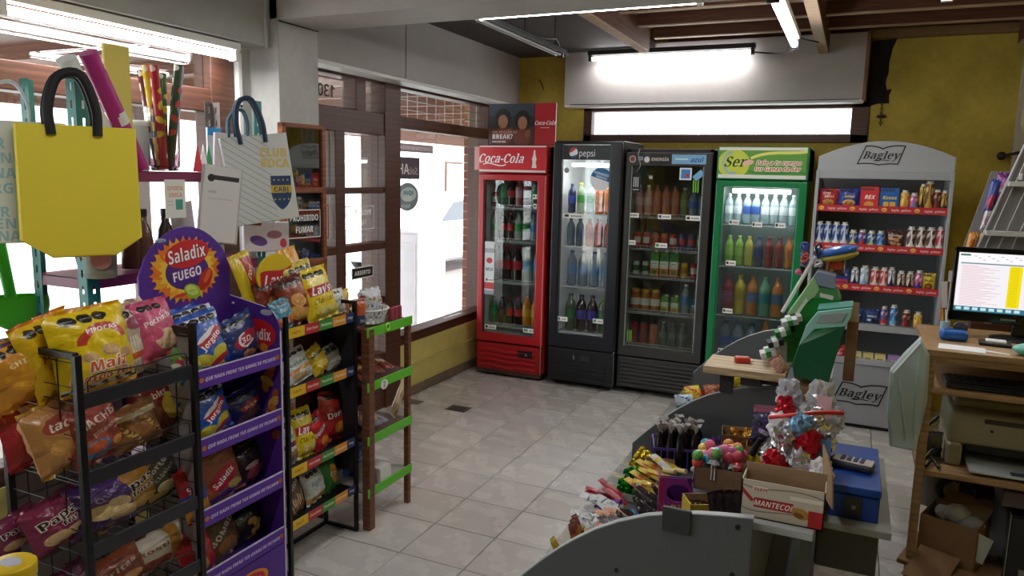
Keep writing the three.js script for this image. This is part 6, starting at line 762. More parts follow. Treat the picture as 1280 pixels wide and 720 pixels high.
{
  const yp = onX(100, 318, -2.42);
  giftBag('plain bright yellow gift bag with black handles hanging on the teal upright', [-2.415, 1.392, -1.728], 1.12, 0.362, 0.44, 0.045, plain('#f2e042', 0.55), plain('#f2e042', 0.55), mat([26, 26, 30], 0.7), { cut: 0.085, loop: 0.165, strapR: 0.017 });
  const ar = print(192, 256, (g) => { fill(g, '#dfe6ea', 0, 0, 192, 256); for (const [s, y] of [['AR', 46], ['GEN', 76], ['TINA', 108], ['ARG', 140], ['AR', 190], ['GEN', 215], ['TINA', 242]]) text(g, s, 62, y, 30, '#9cc4dc'); g.strokeStyle = '#333'; g.lineWidth = 4; g.beginPath(); g.arc(150, 70, 26, 0, 6); g.stroke(); g.beginPath(); g.moveTo(150, 130); g.bezierCurveTo(120, 150, 180, 170, 150, 190); g.stroke(); oval(g, '#333', 158, 66, 6, 8); }, 0.6);
  giftBag('white gift bag scribbled in pale blue letters beside the yellow bag', [-2.56, 1.44, -1.60], 1.05, 0.30, 0.40, 0.03, ar, mat([206, 214, 218], 0.6), mat([200, 214, 222], 0.6), { loop: 0.12, strapR: 0.005 });
  const bo = print(224, 288, (g) => {
    fill(g, '#dde2e4', 0, 0, 224, 288); g.strokeStyle = '#a9bcc8'; g.lineWidth = 3; for (let k = -6; k < 20; k++) { g.beginPath(); g.moveTo(0, k * 24); g.lineTo(150, k * 24 + 110); g.stroke(); }
    for (const [s, y] of [['CLUB', 60], ['BOCA', 96]]) text(g, s, 168, y, 38, '#e2d08a', { stroke: '#d8c060', lw: 2, rot: 0.12 }); g.save(); g.translate(176, 190); g.rotate(0.1); g.fillStyle = '#2c4a78'; g.beginPath(); g.moveTo(-36, -50); g.lineTo(36, -50); g.lineTo(36, 10); g.quadraticCurveTo(30, 50, 0, 66); g.quadraticCurveTo(-30, 50, -36, 10); g.fill(); fill(g, '#d8b83c', -36, -18, 72, 26); text(g, 'CABJ', 0, -4, 24, '#2c4a78'); for (let k = 0; k < 8; k++) oval(g, '#d8c460', -24 + (k % 4) * 16, -36 + (k >> 2) * 66, 3, 3); g.restore();
  }, 0.55);
  giftBag('white striped gift bag with a navy and gold football crest', [-2.375, 1.475, -2.58], 1.02, 0.28, 0.375, 0.03, bo, mat([200, 206, 208], 0.6), mat([30, 60, 90], 0.6), { loop: 0.15, strapR: 0.011, lean: 0.14 });
  const wh = print(160, 256, (g) => { fill(g, '#e8e2e2', 0, 0, 160, 256); g.fillStyle = '#c23440'; g.beginPath(); g.moveTo(160, 150); g.lineTo(160, 256); g.lineTo(60, 256); g.fill(); g.strokeStyle = '#2c2c30'; g.lineWidth = 5; g.beginPath(); g.moveTo(58, 60); g.lineTo(100, 66); g.lineTo(92, 120); g.lineTo(66, 100); g.closePath(); g.stroke(); oval(g, '#a85a64', 84, 92, 14, 18); }, 0.55);
  giftBag('white gift bag with a red lower corner behind the crest bag', [-2.475, 1.46, -2.50], 0.95, 0.20, 0.39, 0.03, wh, mat([214, 206, 206], 0.6), mat([60, 110, 130], 0.6), { loop: 0.10, strapR: 0.006, lean: -0.05 });
  const lo = giftBag('small crumpled white and purple bag below the crest bag', [-2.46, 1.33, -2.66], 1.0, 0.2, 0.13, 0.03, print(128, 96, (g) => { fill(g, '#dcd6e0', 0, 0, 128, 96); oval(g, '#6a4c9a', 40, 60, 26, 16, 0.4); oval(g, '#b07a94', 86, 40, 22, 14); oval(g, '#c84450', 112, 70, 10, 16); }), mat([200, 196, 206], 0.6), M.white, { loop: 0.05, strapR: 0.004 });
}
{ // jar with a yellow lid on a stool at the near edge of the frame
  const q = onY(14, 708, 0.70), s = thing('round_stool', 'small black stool under the yellow lidded jar', 'stool', [q.x, 0, q.z]); part(s, 'seat', lathe([[0, 0.53], [0.14, 0.53], [0.15, 0.545], [0.14, 0.56], [0, 0.56]], 24), M.black); for (let k = 0; k < 4; k++) { const a = k * 1.57 + 0.7; part(s, 'leg', rod([Math.cos(a) * 0.15, 0, Math.sin(a) * 0.15], [Math.cos(a) * 0.10, 0.53, Math.sin(a) * 0.10], 0.012), M.blackMetal); }
  const j = thing('yellow_lidded_jar', 'clear sweet jar with a yellow screw lid', 'jar', [q.x, 0.56, q.z]); part(j, 'jar', lathe([[0, 0.001], [0.05, 0.002], [0.055, 0.02], [0.055, 0.1], [0.045, 0.12], [0, 0.12]], 22), mat([214, 206, 196], 0.15)); part(j, 'lid', lathe([[0.048, 0.112], [0.056, 0.114], [0.057, 0.145], [0.05, 0.152], [0, 0.152]], 28), mat([226, 190, 28], 0.35)); part(j, 'lid_sticker', new THREE.CylinderGeometry(0.03, 0.03, 0.001, 20).scale(1, 1, 0.7).translate(0, 0.1525, 0), mat([190, 190, 206], 0.5), 'pale oval sticker');
}

// ================================================================ grey sweet counter
const PZ = [-1.716, -2.949, -4.25], prof = [[-0.765, 0.0], [-0.765, 0.60], [-0.712, 0.657], [-0.67, 0.70], [-0.625, 0.742], [-0.585, 0.775], [-0.53, 0.815], [-0.471, 0.849], [-0.40, 0.880], [-0.339, 0.898], [-0.28, 0.911], [-0.227, 0.919], [-0.153, 0.928], [-0.153, 0.0]];
{
  const t = thing('sweet_counter', 'grey laminate sweet counter with curved dividers and stepped trays', 'counter', [0, 0, 0]);
  PZ.forEach((z, i) => {
    const p = part(t, 'curved_panel', metric(poly(prof, 0.018).translate(0, 0, z - 0.018)), M.greyLam), g = [];
    for (let k = 1; k < prof.length - 2; k++) { const [a, b] = prof[k], [c, d] = prof[k + 1], L = Math.hypot(c - a, d - b), q = new THREE.BoxGeometry(L + 0.002, 0.003, 0.02).rotateZ(Math.atan2(d - b, c - a)); g.push(q.translate((a + c) / 2, (b + d) / 2 + 0.001, z - 0.009)); }
    part(p, 'edge_band', g, M.greyEdge, 'pale edge banding'); if (!i) { for (const [x, y] of [[-0.185, 0.90], [-0.19, 0.78], [-0.47, 0.72], [-0.19, 0.62]]) part(p, 'screw_cap', new THREE.CylinderGeometry(0.006, 0.006, 0.002, 10).rotateX(Math.PI / 2).translate(x, y, z + 0.001), M.black); part(p, 'dark_clip', rb(-0.362, -0.292, 0.855, 0.918, z - 0.003, z + 0.008, 0.003), mat([58, 62, 66], 0.45), 'dark grey corner plate'); }
  });
  for (const [za, zb] of [[PZ[0] - 0.02, PZ[1]], [PZ[1] - 0.02, PZ[2]]]) {
    for (const [x0, x1, y] of [[-0.755, -0.57, 0.49], [-0.57, -0.38, 0.59], [-0.38, -0.165, 0.70]]) { const s = part(t, 'tray_step', bx(x0, x1, y - 0.012, y, zb, za), M.greyLam); part(s, 'riser', bx(x0, x0 + 0.01, y - 0.10, y - 0.012, zb, za), M.greyLam); }
    part(t, 'front_glass', rb(-0.765, -0.760, 0.42, 0.575, zb, za, 0.002), glass()); part(t, 'front_panel', bx(-0.765, -0.755, 0.02, 0.43, zb, za), M.greyLam); part(t, 'back_board', bx(-0.165, -0.155, 0.10, 0.905, zb, za), M.greyLam);
  }
  part(t, 'top_board', rb(-0.165, -0.022, 0.888, 0.908, -4.2, -1.745, 0.003), M.greyEdge); part(t, 'cash_ledge', rb(-0.022, 0.15, 0.838, 0.858, -2.50, -1.945, 0.003), plaster([150, 152, 152], 6, 0.4));
  const dr = part(t, 'drawer', rb(-0.02, 0.128, 0.70, 0.836, -2.45, -2.02, 0.004), mat([70, 72, 70], 0.5)); part(dr, 'drawer_front', rb(-0.018, 0.126, 0.705, 0.832, -2.02, -2.008, 0.003), mat([76, 78, 76], 0.5)); part(t, 'inner_shelf', rb(-0.155, -0.02, 0.50, 0.516, -2.9, -1.76, 0.003), M.greyLam); for (const z of [-2.88, -1.80]) part(t, 'rear_leg', bx(-0.05, -0.025, 0, 0.888, z - 0.012, z + 0.012), M.greyLam); part(t, 'bracket', bx(-0.155, 0.0, 0.80, 0.838, -2.3, -2.28), M.greyLam);
}
// ---- sweets: wrapped candies, bars and lollipops
const foil = (c) => plains['foil' + c] ??= mat(c, 0.22, { metalness: 0.75 });
function candy(kind, m, label, group, p) {
  return stock('candy' + kind, (l, g) => {
    const t = thing('wrapped_candy', l, 'sweet', [0, 0, 0], 0, g); part(t, 'centre', cached('cc', () => new THREE.IcosahedronGeometry(0.0155, 1).scale(1.25, 0.85, 0.9)), m);
    part(t, 'twist', cached('ct', () => new THREE.CylinderGeometry(0.012, 0.003, 0.016, 7, 1, true).rotateZ(-Math.PI / 2).translate(0.022, 0, 0)), m); part(t, 'twist', cached('cu', () => new THREE.CylinderGeometry(0.012, 0.003, 0.016, 7, 1, true).rotateZ(Math.PI / 2).translate(-0.022, 0, 0)), m); return t;
  }, label, group, p, rnd(0, 6.28));
}
for (const k of Object.values(plains)) k.side = THREE.DoubleSide;
function heap(kind, m, label, group, cx, cy, cz, rx, rz, n, layers = 2) { m.side = THREE.DoubleSide; for (let k = 0; k < n; k++) { const l = k % layers, f = 1 - l * 0.3; const o = candy(kind, m, label, group, [cx + rnd(-rx, rx) * f, cy + 0.012 + l * 0.017 + rnd(0, 0.006), cz + rnd(-rz, rz) * f]); o.rotation.set(rnd(-0.5, 0.5), rnd(0, 6.3), rnd(-0.5, 0.5)); } }
function bar(label, m, p, w, h, turn, tilt = -1.2, group) { return bag(label, m, p, w, h, 0.016, { turn, tilt, group, name: 'candy_bar', category: 'candy bar' }); }
function openCarton(name, label, p, w, h, d, turn, o = {}) {
  const t = thing(name, label, 'carton', p, turn), e = 0.003, out = o.out ?? M.card, inn = o.inn ?? M.cardIn;
  part(t, 'floor', bx(-w / 2, w / 2, 0, e, -d / 2, d / 2), inn); part(t, 'side', bx(-w / 2, -w / 2 + e, 0, h, -d / 2, d / 2), out); part(t, 'side', bx(w / 2 - e, w / 2, 0, h, -d / 2, d / 2), out); part(t, 'rear_wall', bx(-w / 2, w / 2, 0, h + (o.backUp ?? 0), -d / 2, -d / 2 + e), inn);
  part(t, 'front_wall', new THREE.BoxGeometry(w, h, e).translate(0, h / 2, d / 2 - e / 2), o.front ? faceBox(o.front, out) : out);
  if (o.flap) part(t, 'flap', new THREE.BoxGeometry(w, e, o.flap).translate(0, 0, -o.flap / 2).rotateX(o.flapTilt ?? 0.5).translate(0, h + (o.backUp ?? 0), -d / 2), inn); return t;
}
{
  const C = 'in the sweet counter';
  // front low tray
  openCarton('bar_carton', 'low brown carton of bars at the near front of the sweet counter', [-0.645, 0.49, -2.20], 0.10, 0.055, 0.10, 0.2);
  for (let k = 0; k < 3; k++) bar('brown and orange bar standing beside the low brown carton', stockOf.get('b1') ?? (stockOf.set('b1', bagPrint('#8a4a34', (g) => { fill(g, '#d8803c', 0, 90, 192, 60); fill(g, '#2a1a14', 0, 160, 192, 30); }, { warn: 0 })), stockOf.get('b1')), [-0.725, 0.492, -2.16 - k * 0.035], 0.032, 0.10, 1.3, -0.3 - k * 0.1, 'brown and orange bars');
  bar('yellow and red bar at the front glass of the sweet counter', bagPrint('#c8b030', (g) => { fill(g, '#c83a44', 0, 130, 192, 70); }, { warn: 0 }), [-0.735, 0.50, -2.06], 0.032, 0.09, 1.5, -0.5);
  for (let k = 0; k < 8; k++) bar('white and grey striped bar piled in the front tray', stockOf.get('b2') ?? (stockOf.set('b2', bagPrint('#d8dade', (g) => { fill(g, '#5a6472', 0, 60, 192, 14); text(g, 'Tofi', 96, 120, 60, '#3a4450'); fill(g, '#8a929c', 0, 190, 192, 14); }, { warn: 0 })), stockOf.get('b2')), [-0.70 + (k % 3) * 0.028, 0.50 + (k >> 2) * 0.016, -2.30 - k * 0.03], 0.05, 0.13, 1.0 + (k % 4) * 0.3, -1.3, 'white and grey striped bars');
  for (let k = 0; k < 5; k++) bar('deep red bar under the white striped bars', plain('#a82a3c', 0.3), [-0.73 + (k % 3) * 0.03, 0.50 + (k >> 1) * 0.01, -2.50 - k * 0.022], 0.034, 0.11, 1.3 + (k % 2) * 0.5, -1.2, 'deep red bars');
  for (let k = 0; k < 8; k++) bar('peach coloured bar lying between the striped and dark bars', stockOf.get('b3') ?? (stockOf.set('b3', bagPrint('#d89a78', (g) => { fill(g, '#b8604c', 0, 110, 192, 40); }, { warn: 0 })), stockOf.get('b3')), [-0.615 + (k % 3) * 0.025, 0.505 + (k >> 1) * 0.012, -2.16 - k * 0.034], 0.036, 0.12, 1.9, -1.35, 'peach bars');
  openCarton('sweet_tray', 'shallow clear tray holding the green foil sweets', [-0.685, 0.49, -2.68], 0.10, 0.03, 0.12, 0, { out: mat([196, 196, 190], 0.4), inn: mat([190, 190, 186], 0.4) });
  heap('green', foil('#2a9a3c'), 'green foil wrapped sweet heaped in the shallow front tray', 'green foil sweets', -0.685, 0.495, -2.68, 0.055, 0.065, 56, 5); heap('gold', foil('#d8c030'), 'gold foil wrapped sweet heaped beyond the green sweets', 'gold foil sweets', -0.68, 0.50, -2.85, 0.06, 0.075, 60, 6); heap('silver', foil('#c8ccd0'), 'silver foil wrapped sweet between green and yellow heaps', 'silver foil sweets', -0.61, 0.495, -2.66, 0.035, 0.09, 20, 3);
  for (let k = 0; k < 9; k++) bar('yellow and orange bar stacked on the middle step', stockOf.get('b4') ?? (stockOf.set('b4', bagPrint('#e0c02c', (g) => { fill(g, '#d8742c', 0, 80, 192, 44); text(g, 'Miel', 96, 150, 48, '#b82c2c'); }, { warn: 0 })), stockOf.get('b4')), [-0.565 + (k % 3) * 0.03, 0.60 + (k >> 2) * 0.016, -2.47 - k * 0.025], 0.036, 0.11, 1.3 + (k % 3) * 0.25, -1.25, 'yellow and orange bars');
  bar('sky blue wrapped bar beside the yellow bars', plain('#3a8ad0', 0.3), [-0.575, 0.50, -2.45], 0.04, 0.07, 1.4, -1.1); bar('silver and yellow bar on top of the yellow bars', bagPrint('#d0d0c4', (g) => { fill(g, '#d8c048', 0, 60, 192, 60); }, { warn: 0 }), [-0.53, 0.64, -2.62], 0.04, 0.10, 1.1, -1.2);
  for (let k = 0; k < 10; k++) bar('black wrapped chocolate bar leaning on the middle step', stockOf.get('b5') ?? (stockOf.set('b5', bagPrint('#1c1416', (g) => { fill(g, '#4a2c2c', 0, 100, 192, 30); fill(g, '#c8c0b8', 40, 140, 110, 10); }, { warn: 0 })), stockOf.get('b5')), [-0.535 + (k % 3) * 0.024, 0.592, -2.16 - k * 0.032], 0.03, 0.10, 1.7, -0.7 - (k % 2) * 0.3, 'black chocolate bars');
  for (let k = 0; k < 8; k++) bar('dark plum bar with white print near the curved panel', stockOf.get('b6') ?? (stockOf.set('b6', bagPrint('#3a2428', (g) => { text(g, 'Block', 96, 130, 50, '#d8d4d0', { rot: 1.57 }); }, { warn: 0 })), stockOf.get('b6')), [-0.53 + (k % 4) * 0.04, 0.60 + (k % 3) * 0.014, -1.98 - (k >> 2) * 0.06 - k * 0.012], 0.04, 0.13, 0.4 + k * 0.2, -1.3, 'dark plum bars');
  [['rainbow red', '#c83244', -1.98], ['rainbow blue', '#3a6cc0', -2.06], ['rainbow orange', '#e08a34', -2.14], ['rainbow lime', '#9ac03c', -2.24], ['rainbow white', '#e2e2e6', -2.36], ['rainbow violet', '#7a4aa0', -2.48]].forEach(([n, c, z]) => heap(n, plain(c, 0.25), n.replace('rainbow ', '') + ' wrapped sweet scattered along the front glass of the counter', n.replace('rainbow ', '') + ' sweets along the front glass', -0.725, 0.49, z, 0.025, 0.05, 9, 2));
  // purple display carton with an oval cut-out
  { const t = thing('purple_gum_carton', 'upright purple and crimson carton with an oval opening', 'carton', [-0.455, 0.59, -2.34], 0.25), s = new THREE.Shape([[-0.055, 0], [0.055, 0], [0.055, 0.11], [0.03, 0.165], [-0.055, 0.165]].map(([x, y]) => new THREE.Vector2(x, y))); s.holes.push(new THREE.Path().absellipse(0.005, 0.115, 0.036, 0.03, 0, 6.283)); const g = new THREE.ExtrudeGeometry(s, { depth: 0.003, bevelEnabled: false }).translate(0, 0, 0.05), q = g.attributes.position, u = g.attributes.uv; for (let i = 0; i < q.count; i++) u.setXY(i, q.getX(i) / 0.11 + 0.5, q.getY(i) / 0.165);
    const m = print(160, 240, (k) => { fill(k, '#8a2a7c', 0, 0, 160, 240); fill(k, '#a8244c', 0, 0, 22, 240); k.strokeStyle = '#b054a0'; k.lineWidth = 4; for (let a = 0; a < 9; a++) { k.beginPath(); k.moveTo(60, 240); k.lineTo(a * 22, 120); k.stroke(); } text(k, 'Big', 84, 150, 54, '#e8b87c', { style: 'italic bold', stroke: '#7a1c3c', lw: 5 }); }, 0.45), sd = plain('#5a2474');
    part(t, 'front_face', g, m); part(t, 'side_wall', [bx(-0.055, -0.052, 0, 0.165, -0.05, 0.05), bx(0.052, 0.055, 0, 0.12, -0.05, 0.05), bx(-0.055, 0.055, 0, 0.003, -0.05, 0.05), bx(-0.055, 0.055, 0, 0.13, -0.05, -0.047)], sd); }
  for (let k = 0; k < 2; k++) single('cream_roll', 'cream wafer roll laid across the purple carton', 'sweet', rod([-0.495 + k * 0.035, 0.757 + k * 0.008, -2.33], [-0.455 + k * 0.035, 0.767 + k * 0.008, -2.31], 0.008, 12), plain('#dcc88c'), 'cream wafer rolls');
  { const t = thing('purple_basket', 'small open purple plastic basket of chocolates', 'basket', [-0.57, 0.592, -2.82], 0.3), m = mat([76, 56, 132], 0.4); const w = 0.075, g = []; for (const s of [-1, 1]) { g.push(bx(-w, w, 0.08, 0.09, s * w - 0.003, s * w + 0.003), bx(s * w - 0.003, s * w + 0.003, 0.08, 0.09, -w, w)); for (let k = 0; k < 7; k++) { const q = -w + k * w / 3; g.push(bx(q - 0.003, q + 0.003, 0, 0.085, s * w - 0.002, s * w + 0.002), bx(s * w - 0.002, s * w + 0.002, 0, 0.085, q - 0.003, q + 0.003)); } } part(t, 'lattice', g, m); part(t, 'base', bx(-w, w, 0, 0.004, -w, w), m); }
  openCarton('beige_carton', 'low beige carton in front of the purple basket', [-0.59, 0.59, -2.70], 0.11, 0.05, 0.07, 0.25, { out: M.cardIn });
  for (let k = 0; k < 15; k++) { const x = -0.61 + (k % 4) * 0.042, z = -2.875 + Math.floor(k / 4) * 0.038, t = stock('choc', (l, g) => { const t = thing('wrapped_chocolate', l, 'chocolate', [0, 0, 0], 0, g); part(t, 'body', cached('chb', () => lathe([[0, 0], [0.02, 0.004], [0.023, 0.05], [0.014, 0.10], [0.005, 0.115]], 9)), mat([30, 20, 24], 0.25)); part(t, 'gathered_top', cached('cht', () => { const g2 = new THREE.ConeGeometry(0.017, 0.034, 9, 2, true).rotateX(Math.PI).translate(0, 0.132, 0), p = g2.attributes.position; for (let i = 0; i < p.count; i++) p.setXYZ(i, p.getX(i) * (1 + 0.35 * Math.sin(i * 2.4)), p.getY(i) + 0.006 * Math.sin(i * 1.7), p.getZ(i) * (1 + 0.35 * Math.cos(i * 2.9))); g2.computeVertexNormals(); return g2; }), mat([206, 200, 200], 0.3, { side: THREE.DoubleSide })); return t; }, 'black wrapped chocolate with a white gathered top in the purple basket', 'gathered top chocolates', [x + rnd(-0.008, 0.008), 0.62, z], rnd(0, 6)); t.rotation.z = rnd(-0.25, 0.25); }
  for (let k = 0; k < 5; k++) bar('slim violet and white stick leaning beside the chocolates', stockOf.get('b7') ?? (stockOf.set('b7', bagPrint('#6a4a9a', (g) => { fill(g, '#d8d0e0', 0, 60, 192, 90); fill(g, '#d8b048', 0, 170, 192, 30); }, { warn: 0 })), stockOf.get('b7')), [-0.455 + k * 0.012, 0.595, -2.66 - k * 0.02], 0.02, 0.17, 0.5, -0.35, 'slim violet sticks').rotation.z = -0.35;
  // lollipops in a cluster
  const lc = ['#c82c44', '#e06a8c', '#3aa0c0', '#5aa04a', '#d8843c', '#b83a7c', '#e0c048', '#d83c34'];
  const lbl = { '#c82c44': 'crimson', '#e06a8c': 'rose pink', '#3aa0c0': 'turquoise', '#5aa04a': 'leaf green', '#d8843c': 'amber', '#b83a7c': 'magenta', '#e0c048': 'lemon yellow', '#d83c34': 'scarlet' };
  openCarton('lollipop_carton', 'short tan carton full of lollipops', [-0.335, 0.70, -2.44], 0.15, 0.075, 0.13, 0.1);
  for (let k = 0; k < 34; k++) { const c = lc[k % 8], o = stock('lolly' + c, (l, g) => { const t = thing('lollipop', l, 'lollipop', [0, 0, 0], 0, g); part(t, 'ball', cached('lb', () => new THREE.SphereGeometry(0.0195, 14, 10)), mat(c, 0.12, { clearcoat: 1 })); part(t, 'stick', cached('ls', () => rod([0, -0.085, 0], [0, -0.012, 0], 0.002, 6)), M.white); part(t, 'wrapper_frill', cached('lf', () => lathe([[0.004, -0.016], [0.012, -0.026], [0.016, -0.034]], 9)), mat([226, 226, 230], 0.15, { side: THREE.DoubleSide, transmission: 0.5, thickness: 0 })); return t; }, lbl[c] + ' ball lollipop in the short tan carton', lbl[c] + ' lollipops', [-0.335 + rnd(-0.065, 0.065), 0.79 + rnd(-0.006, 0.035), -2.44 + rnd(-0.06, 0.06)]); o.rotation.set(rnd(-0.35, 0.35), 0, rnd(-0.35, 0.35)); }
  // brown cartons on the upper step
  openCarton('flapped_carton', 'brown carton with one beige flap folded up', [-0.315, 0.70, -2.76], 0.125, 0.085, 0.11, 0.15, { flap: 0.05, flapTilt: -0.5, inn: M.cardIn, front: print(128, 96, (g) => { fill(g, '#8a5a30', 0, 0, 128, 96); fill(g, '#6a4024', 0, 0, 128, 40); fill(g, '#b87c38', 0, 58, 128, 20); }) });
  heap('amber', foil('#c89a3c'), 'amber foil sweet in the carton with the folded flap', 'amber foil sweets', -0.315, 0.765, -2.76, 0.045, 0.035, 8, 1);
  openCarton('yellow_sided_carton', 'open carton with one yellow side near the curved panel', [-0.335, 0.70, -2.10], 0.085, 0.085, 0.08, 0.5, { out: plain('#c8a82c'), inn: M.cardIn });
  for (let k = 0; k < 4; k++) bar('dark brown bar with yellow edge in the yellow sided carton', stockOf.get('b8') ?? (stockOf.set('b8', bagPrint('#34201c', (g) => { fill(g, '#c8a83c', 0, 0, 30, 256); }, { warn: 0 })), stockOf.get('b8')), [-0.345 + k * 0.014, 0.704, -2.10], 0.035, 0.07, 0.6, -0.2, 'dark bars with yellow edge');
  for (let k = 0; k < 4; k++) bar('large dark brown chocolate tablet standing by the white nougat box', stockOf.get('b9') ?? (stockOf.set('b9', bagPrint('#2c1c1a', (g) => { fill(g, '#c8b04c', 150, 0, 8, 256); }, { warn: 0 })), stockOf.get('b9')), [-0.262 + k * 0.02, 0.702, -2.03 - k * 0.01], 0.06, 0.14, 0.9, -0.25, 'dark brown tablets');
  for (let k = 0; k < 3; k++) { const t = stock('marker', (l, g) => { const t = thing('candy_tube', l, 'sweet', [0, 0, 0], 0, g); part(t, 'yellow_barrel', rod([0, 0, 0], [0, 0.085, 0], 0.013, 12), mat([226, 186, 30], 0.35)); part(t, 'black_top', rod([0, 0.085, 0], [0, 0.15, 0], 0.0125, 12, 0.007), M.black); return t; }, 'yellow candy tube with a tapered black top', 'yellow candy tubes', [-0.272 + k * 0.027, 0.715, -2.50 - k * 0.01]); t.rotation.set(-0.1, 0, -0.35); }
  openCarton('sweet_tray', 'small white tray under the tapered candy tubes', [-0.24, 0.70, -2.51], 0.12, 0.03, 0.07, 0, { out: M.white, inn: M.white });
  // nougat box with printed front
  const mc = print(320, 140, (g) => { fill(g, '#cfc4b6', 0, 0, 320, 140); g.strokeStyle = '#8c8478'; g.lineWidth = 5; for (const y of [18, 104]) { g.beginPath(); g.moveTo(0, y); g.bezierCurveTo(90, y + 30, 180, y - 26, 320, y + 12); g.stroke(); } g.fillStyle = '#a8262c'; g.beginPath(); g.moveTo(0, 26); g.lineTo(54, 74); g.lineTo(40, 80); g.lineTo(0, 44); g.fill(); g.fillRect(52, 62, 152, 36); text(g, 'MANTECOL', 128, 81, 29, '#f4ece2', { style: 'bold italic' }); oval(g, '#b8843c', 232, 94, 36, 20, 0.2); oval(g, '#7a5024', 226, 100, 20, 9, 0.2); fill(g, '#b8262c', 262, 76, 58, 64); fill(g, '#e8e2d8', 44, 20, 60, 16); text(g, 'suave', 76, 28, 20, '#a8262c'); fill(g, '#ece6dc', 190, 34, 120, 14); }, 0.5);
  openCarton('nougat_box', 'open white and red nougat box with a raised beige rear flap', [-0.096, 0.909, -1.805], 0.185, 0.092, 0.075, 0.0, { out: mat([198, 186, 172], 0.7), inn: M.cardIn, front: mc, backUp: 0.018 });
  for (let k = 0; k < 6; k++) single('nougat_bar', 'small white and red nougat bar lying inside the nougat box', 'nougat', rb(-0.175 + k * 0.029, -0.152 + k * 0.029, 0.914, 0.93 + (k % 2) * 0.006, -1.838, -1.772, 0.003), plain(k % 2 ? '#e0dad0' : '#b83a3c'), 'nougat bars in the open box');
  // clear bags of silver and red sweets
  const clear = (bg, f) => { const m = bagPrint(bg, f, { warn: 0, rough: 0.12 }); m.clearcoat = 1; m.clearcoatRoughness = 0.06; return m; };
  const silver = clear('#b8b8bc', (g) => { for (let k = 0; k < 30; k++) { g.fillStyle = ['#e8e8ec', '#8c8c94', '#c83040', '#d0d4d8', '#6a6a72'][k % 5]; g.beginPath(); const x = (k * 61) % 192, y = (k * 89) % 256; g.moveTo(x, y); g.lineTo(x + 40, y + 12); g.lineTo(x + 14, y + 38); g.fill(); } }), redsil = clear('#c8c4c6', (g) => { oval(g, '#b81e30', 70, 150, 60, 70); oval(g, '#c83c44', 50, 90, 40, 30); for (let k = 0; k < 10; k++) oval(g, '#e8e4e6', (k * 71) % 192, (k * 97) % 256, 16, 10, k); oval(g, '#7ab0d8', 110, 50, 26, 20); });
  const crumple = [3, 8, 15].map((sd) => { const g = flat(new THREE.IcosahedronGeometry(1, 4)), p = g.attributes.position; for (let i = 0; i < p.count; i++) { const x = p.getX(i), y = p.getY(i), z = p.getZ(i), f = 0.86 + 0.14 * Math.sin(x * 7.3 + sd) * Math.sin(y * 8.1 + sd * 2) + 0.10 * Math.abs(Math.sin(z * 9.7 + x * 5.1 + sd)) + 0.07 * Math.abs(Math.sin(x * 19 + y * 15 + sd)) * Math.cos(z * 16) + (y > 0.72 ? 0.35 * Math.abs(Math.sin(x * 21 + z * 17)) : 0); p.setXYZ(i, x * f, y * f, z * f); } g.computeVertexNormals(); return g; });
  const film = mat([214, 216, 222], 0.12, { transmission: 0.45, thickness: 0, flatShading: true }), foils = { silver: mat([206, 208, 214], 0.2, { metalness: 0.85, flatShading: true }), ruby: mat([190, 24, 44], 0.2, { metalness: 0.5, flatShading: true }), pearl: mat([226, 222, 226], 0.25, { flatShading: true }), forest: mat([30, 84, 44], 0.22, { metalness: 0.5, flatShading: true }), sky: mat([120, 168, 206], 0.25, { metalness: 0.4, flatShading: true }) };
  const spots = [['ruby', -0.135, 0.955, -2.02, 0.034], ['silver', -0.075, 0.955, -2.03, 0.036], ['pearl', -0.02, 0.95, -2.02, 0.032], ['silver', -0.15, 0.95, -2.12, 0.034], ['pearl', -0.095, 0.955, -2.12, 0.036], ['forest', -0.03, 0.955, -2.12, 0.034], ['ruby', -0.06, 1.005, -2.07, 0.034], ['silver', -0.115, 1.01, -2.08, 0.036], ['sky', -0.085, 1.05, -2.08, 0.03], ['pearl', -0.14, 1.0, -2.20, 0.036], ['silver', -0.07, 1.0, -2.20, 0.038], ['ruby', -0.10, 0.955, -2.21, 0.036], ['forest', -0.04, 0.955, -2.21, 0.032], ['silver', -0.02, 1.005, -2.13, 0.032], ['pearl', -0.085, 0.955, -2.31, 0.04], ['silver', -0.12, 1.0, -2.30, 0.038], ['ruby', -0.13, 1.05, -2.22, 0.03], ['silver', -0.05, 1.05, -2.16, 0.03]];
  spots.forEach(([c, x, y, z, r], i) => { const m = single('foil_bonbon', c + ' crumpled foil bonbon heaped behind the nougat box', 'bonbon', crumple[i % 3], foils[c], c + ' foil bonbons'); m.position.set(x, y, z); m.scale.set(r, r * 1.15, r); m.rotation.set(rnd(-0.4, 0.4), rnd(0, 6), rnd(-0.4, 0.4)); });
  [[-0.04, 1.075, -2.28, 0.045, 'clear crinkled film bag standing at the back of the bonbons'], [-0.005, 1.035, -2.22, 0.034, 'torn clear film beside the blue sachet'], [-0.13, 1.07, -2.30, 0.04, 'clear film tied over the silver bonbons']].forEach(([x, y, z, r, l], i) => { const m = single('clear_film_bag', l, 'wrapper', crumple[i], film); m.position.set(x, y, z); m.scale.set(r, r * 1.1, r); });
  single('bonbon_tray', 'grey tray under the crumpled foil bonbons', 'tray', rb(-0.163, -0.005, 0.909, 0.922, -2.36, -1.97, 0.003), plain('#8a8c90'));
  single('red_ribbon', 'bright red ribbon edge running over the clear bags', 'ribbon', tube([[-0.165, 1.052, -2.12], [-0.11, 1.075, -2.09], [-0.03, 1.09, -2.11], [0.02, 1.087, -2.14]], 0.006, 20, 6), mat([206, 44, 40], 0.3));
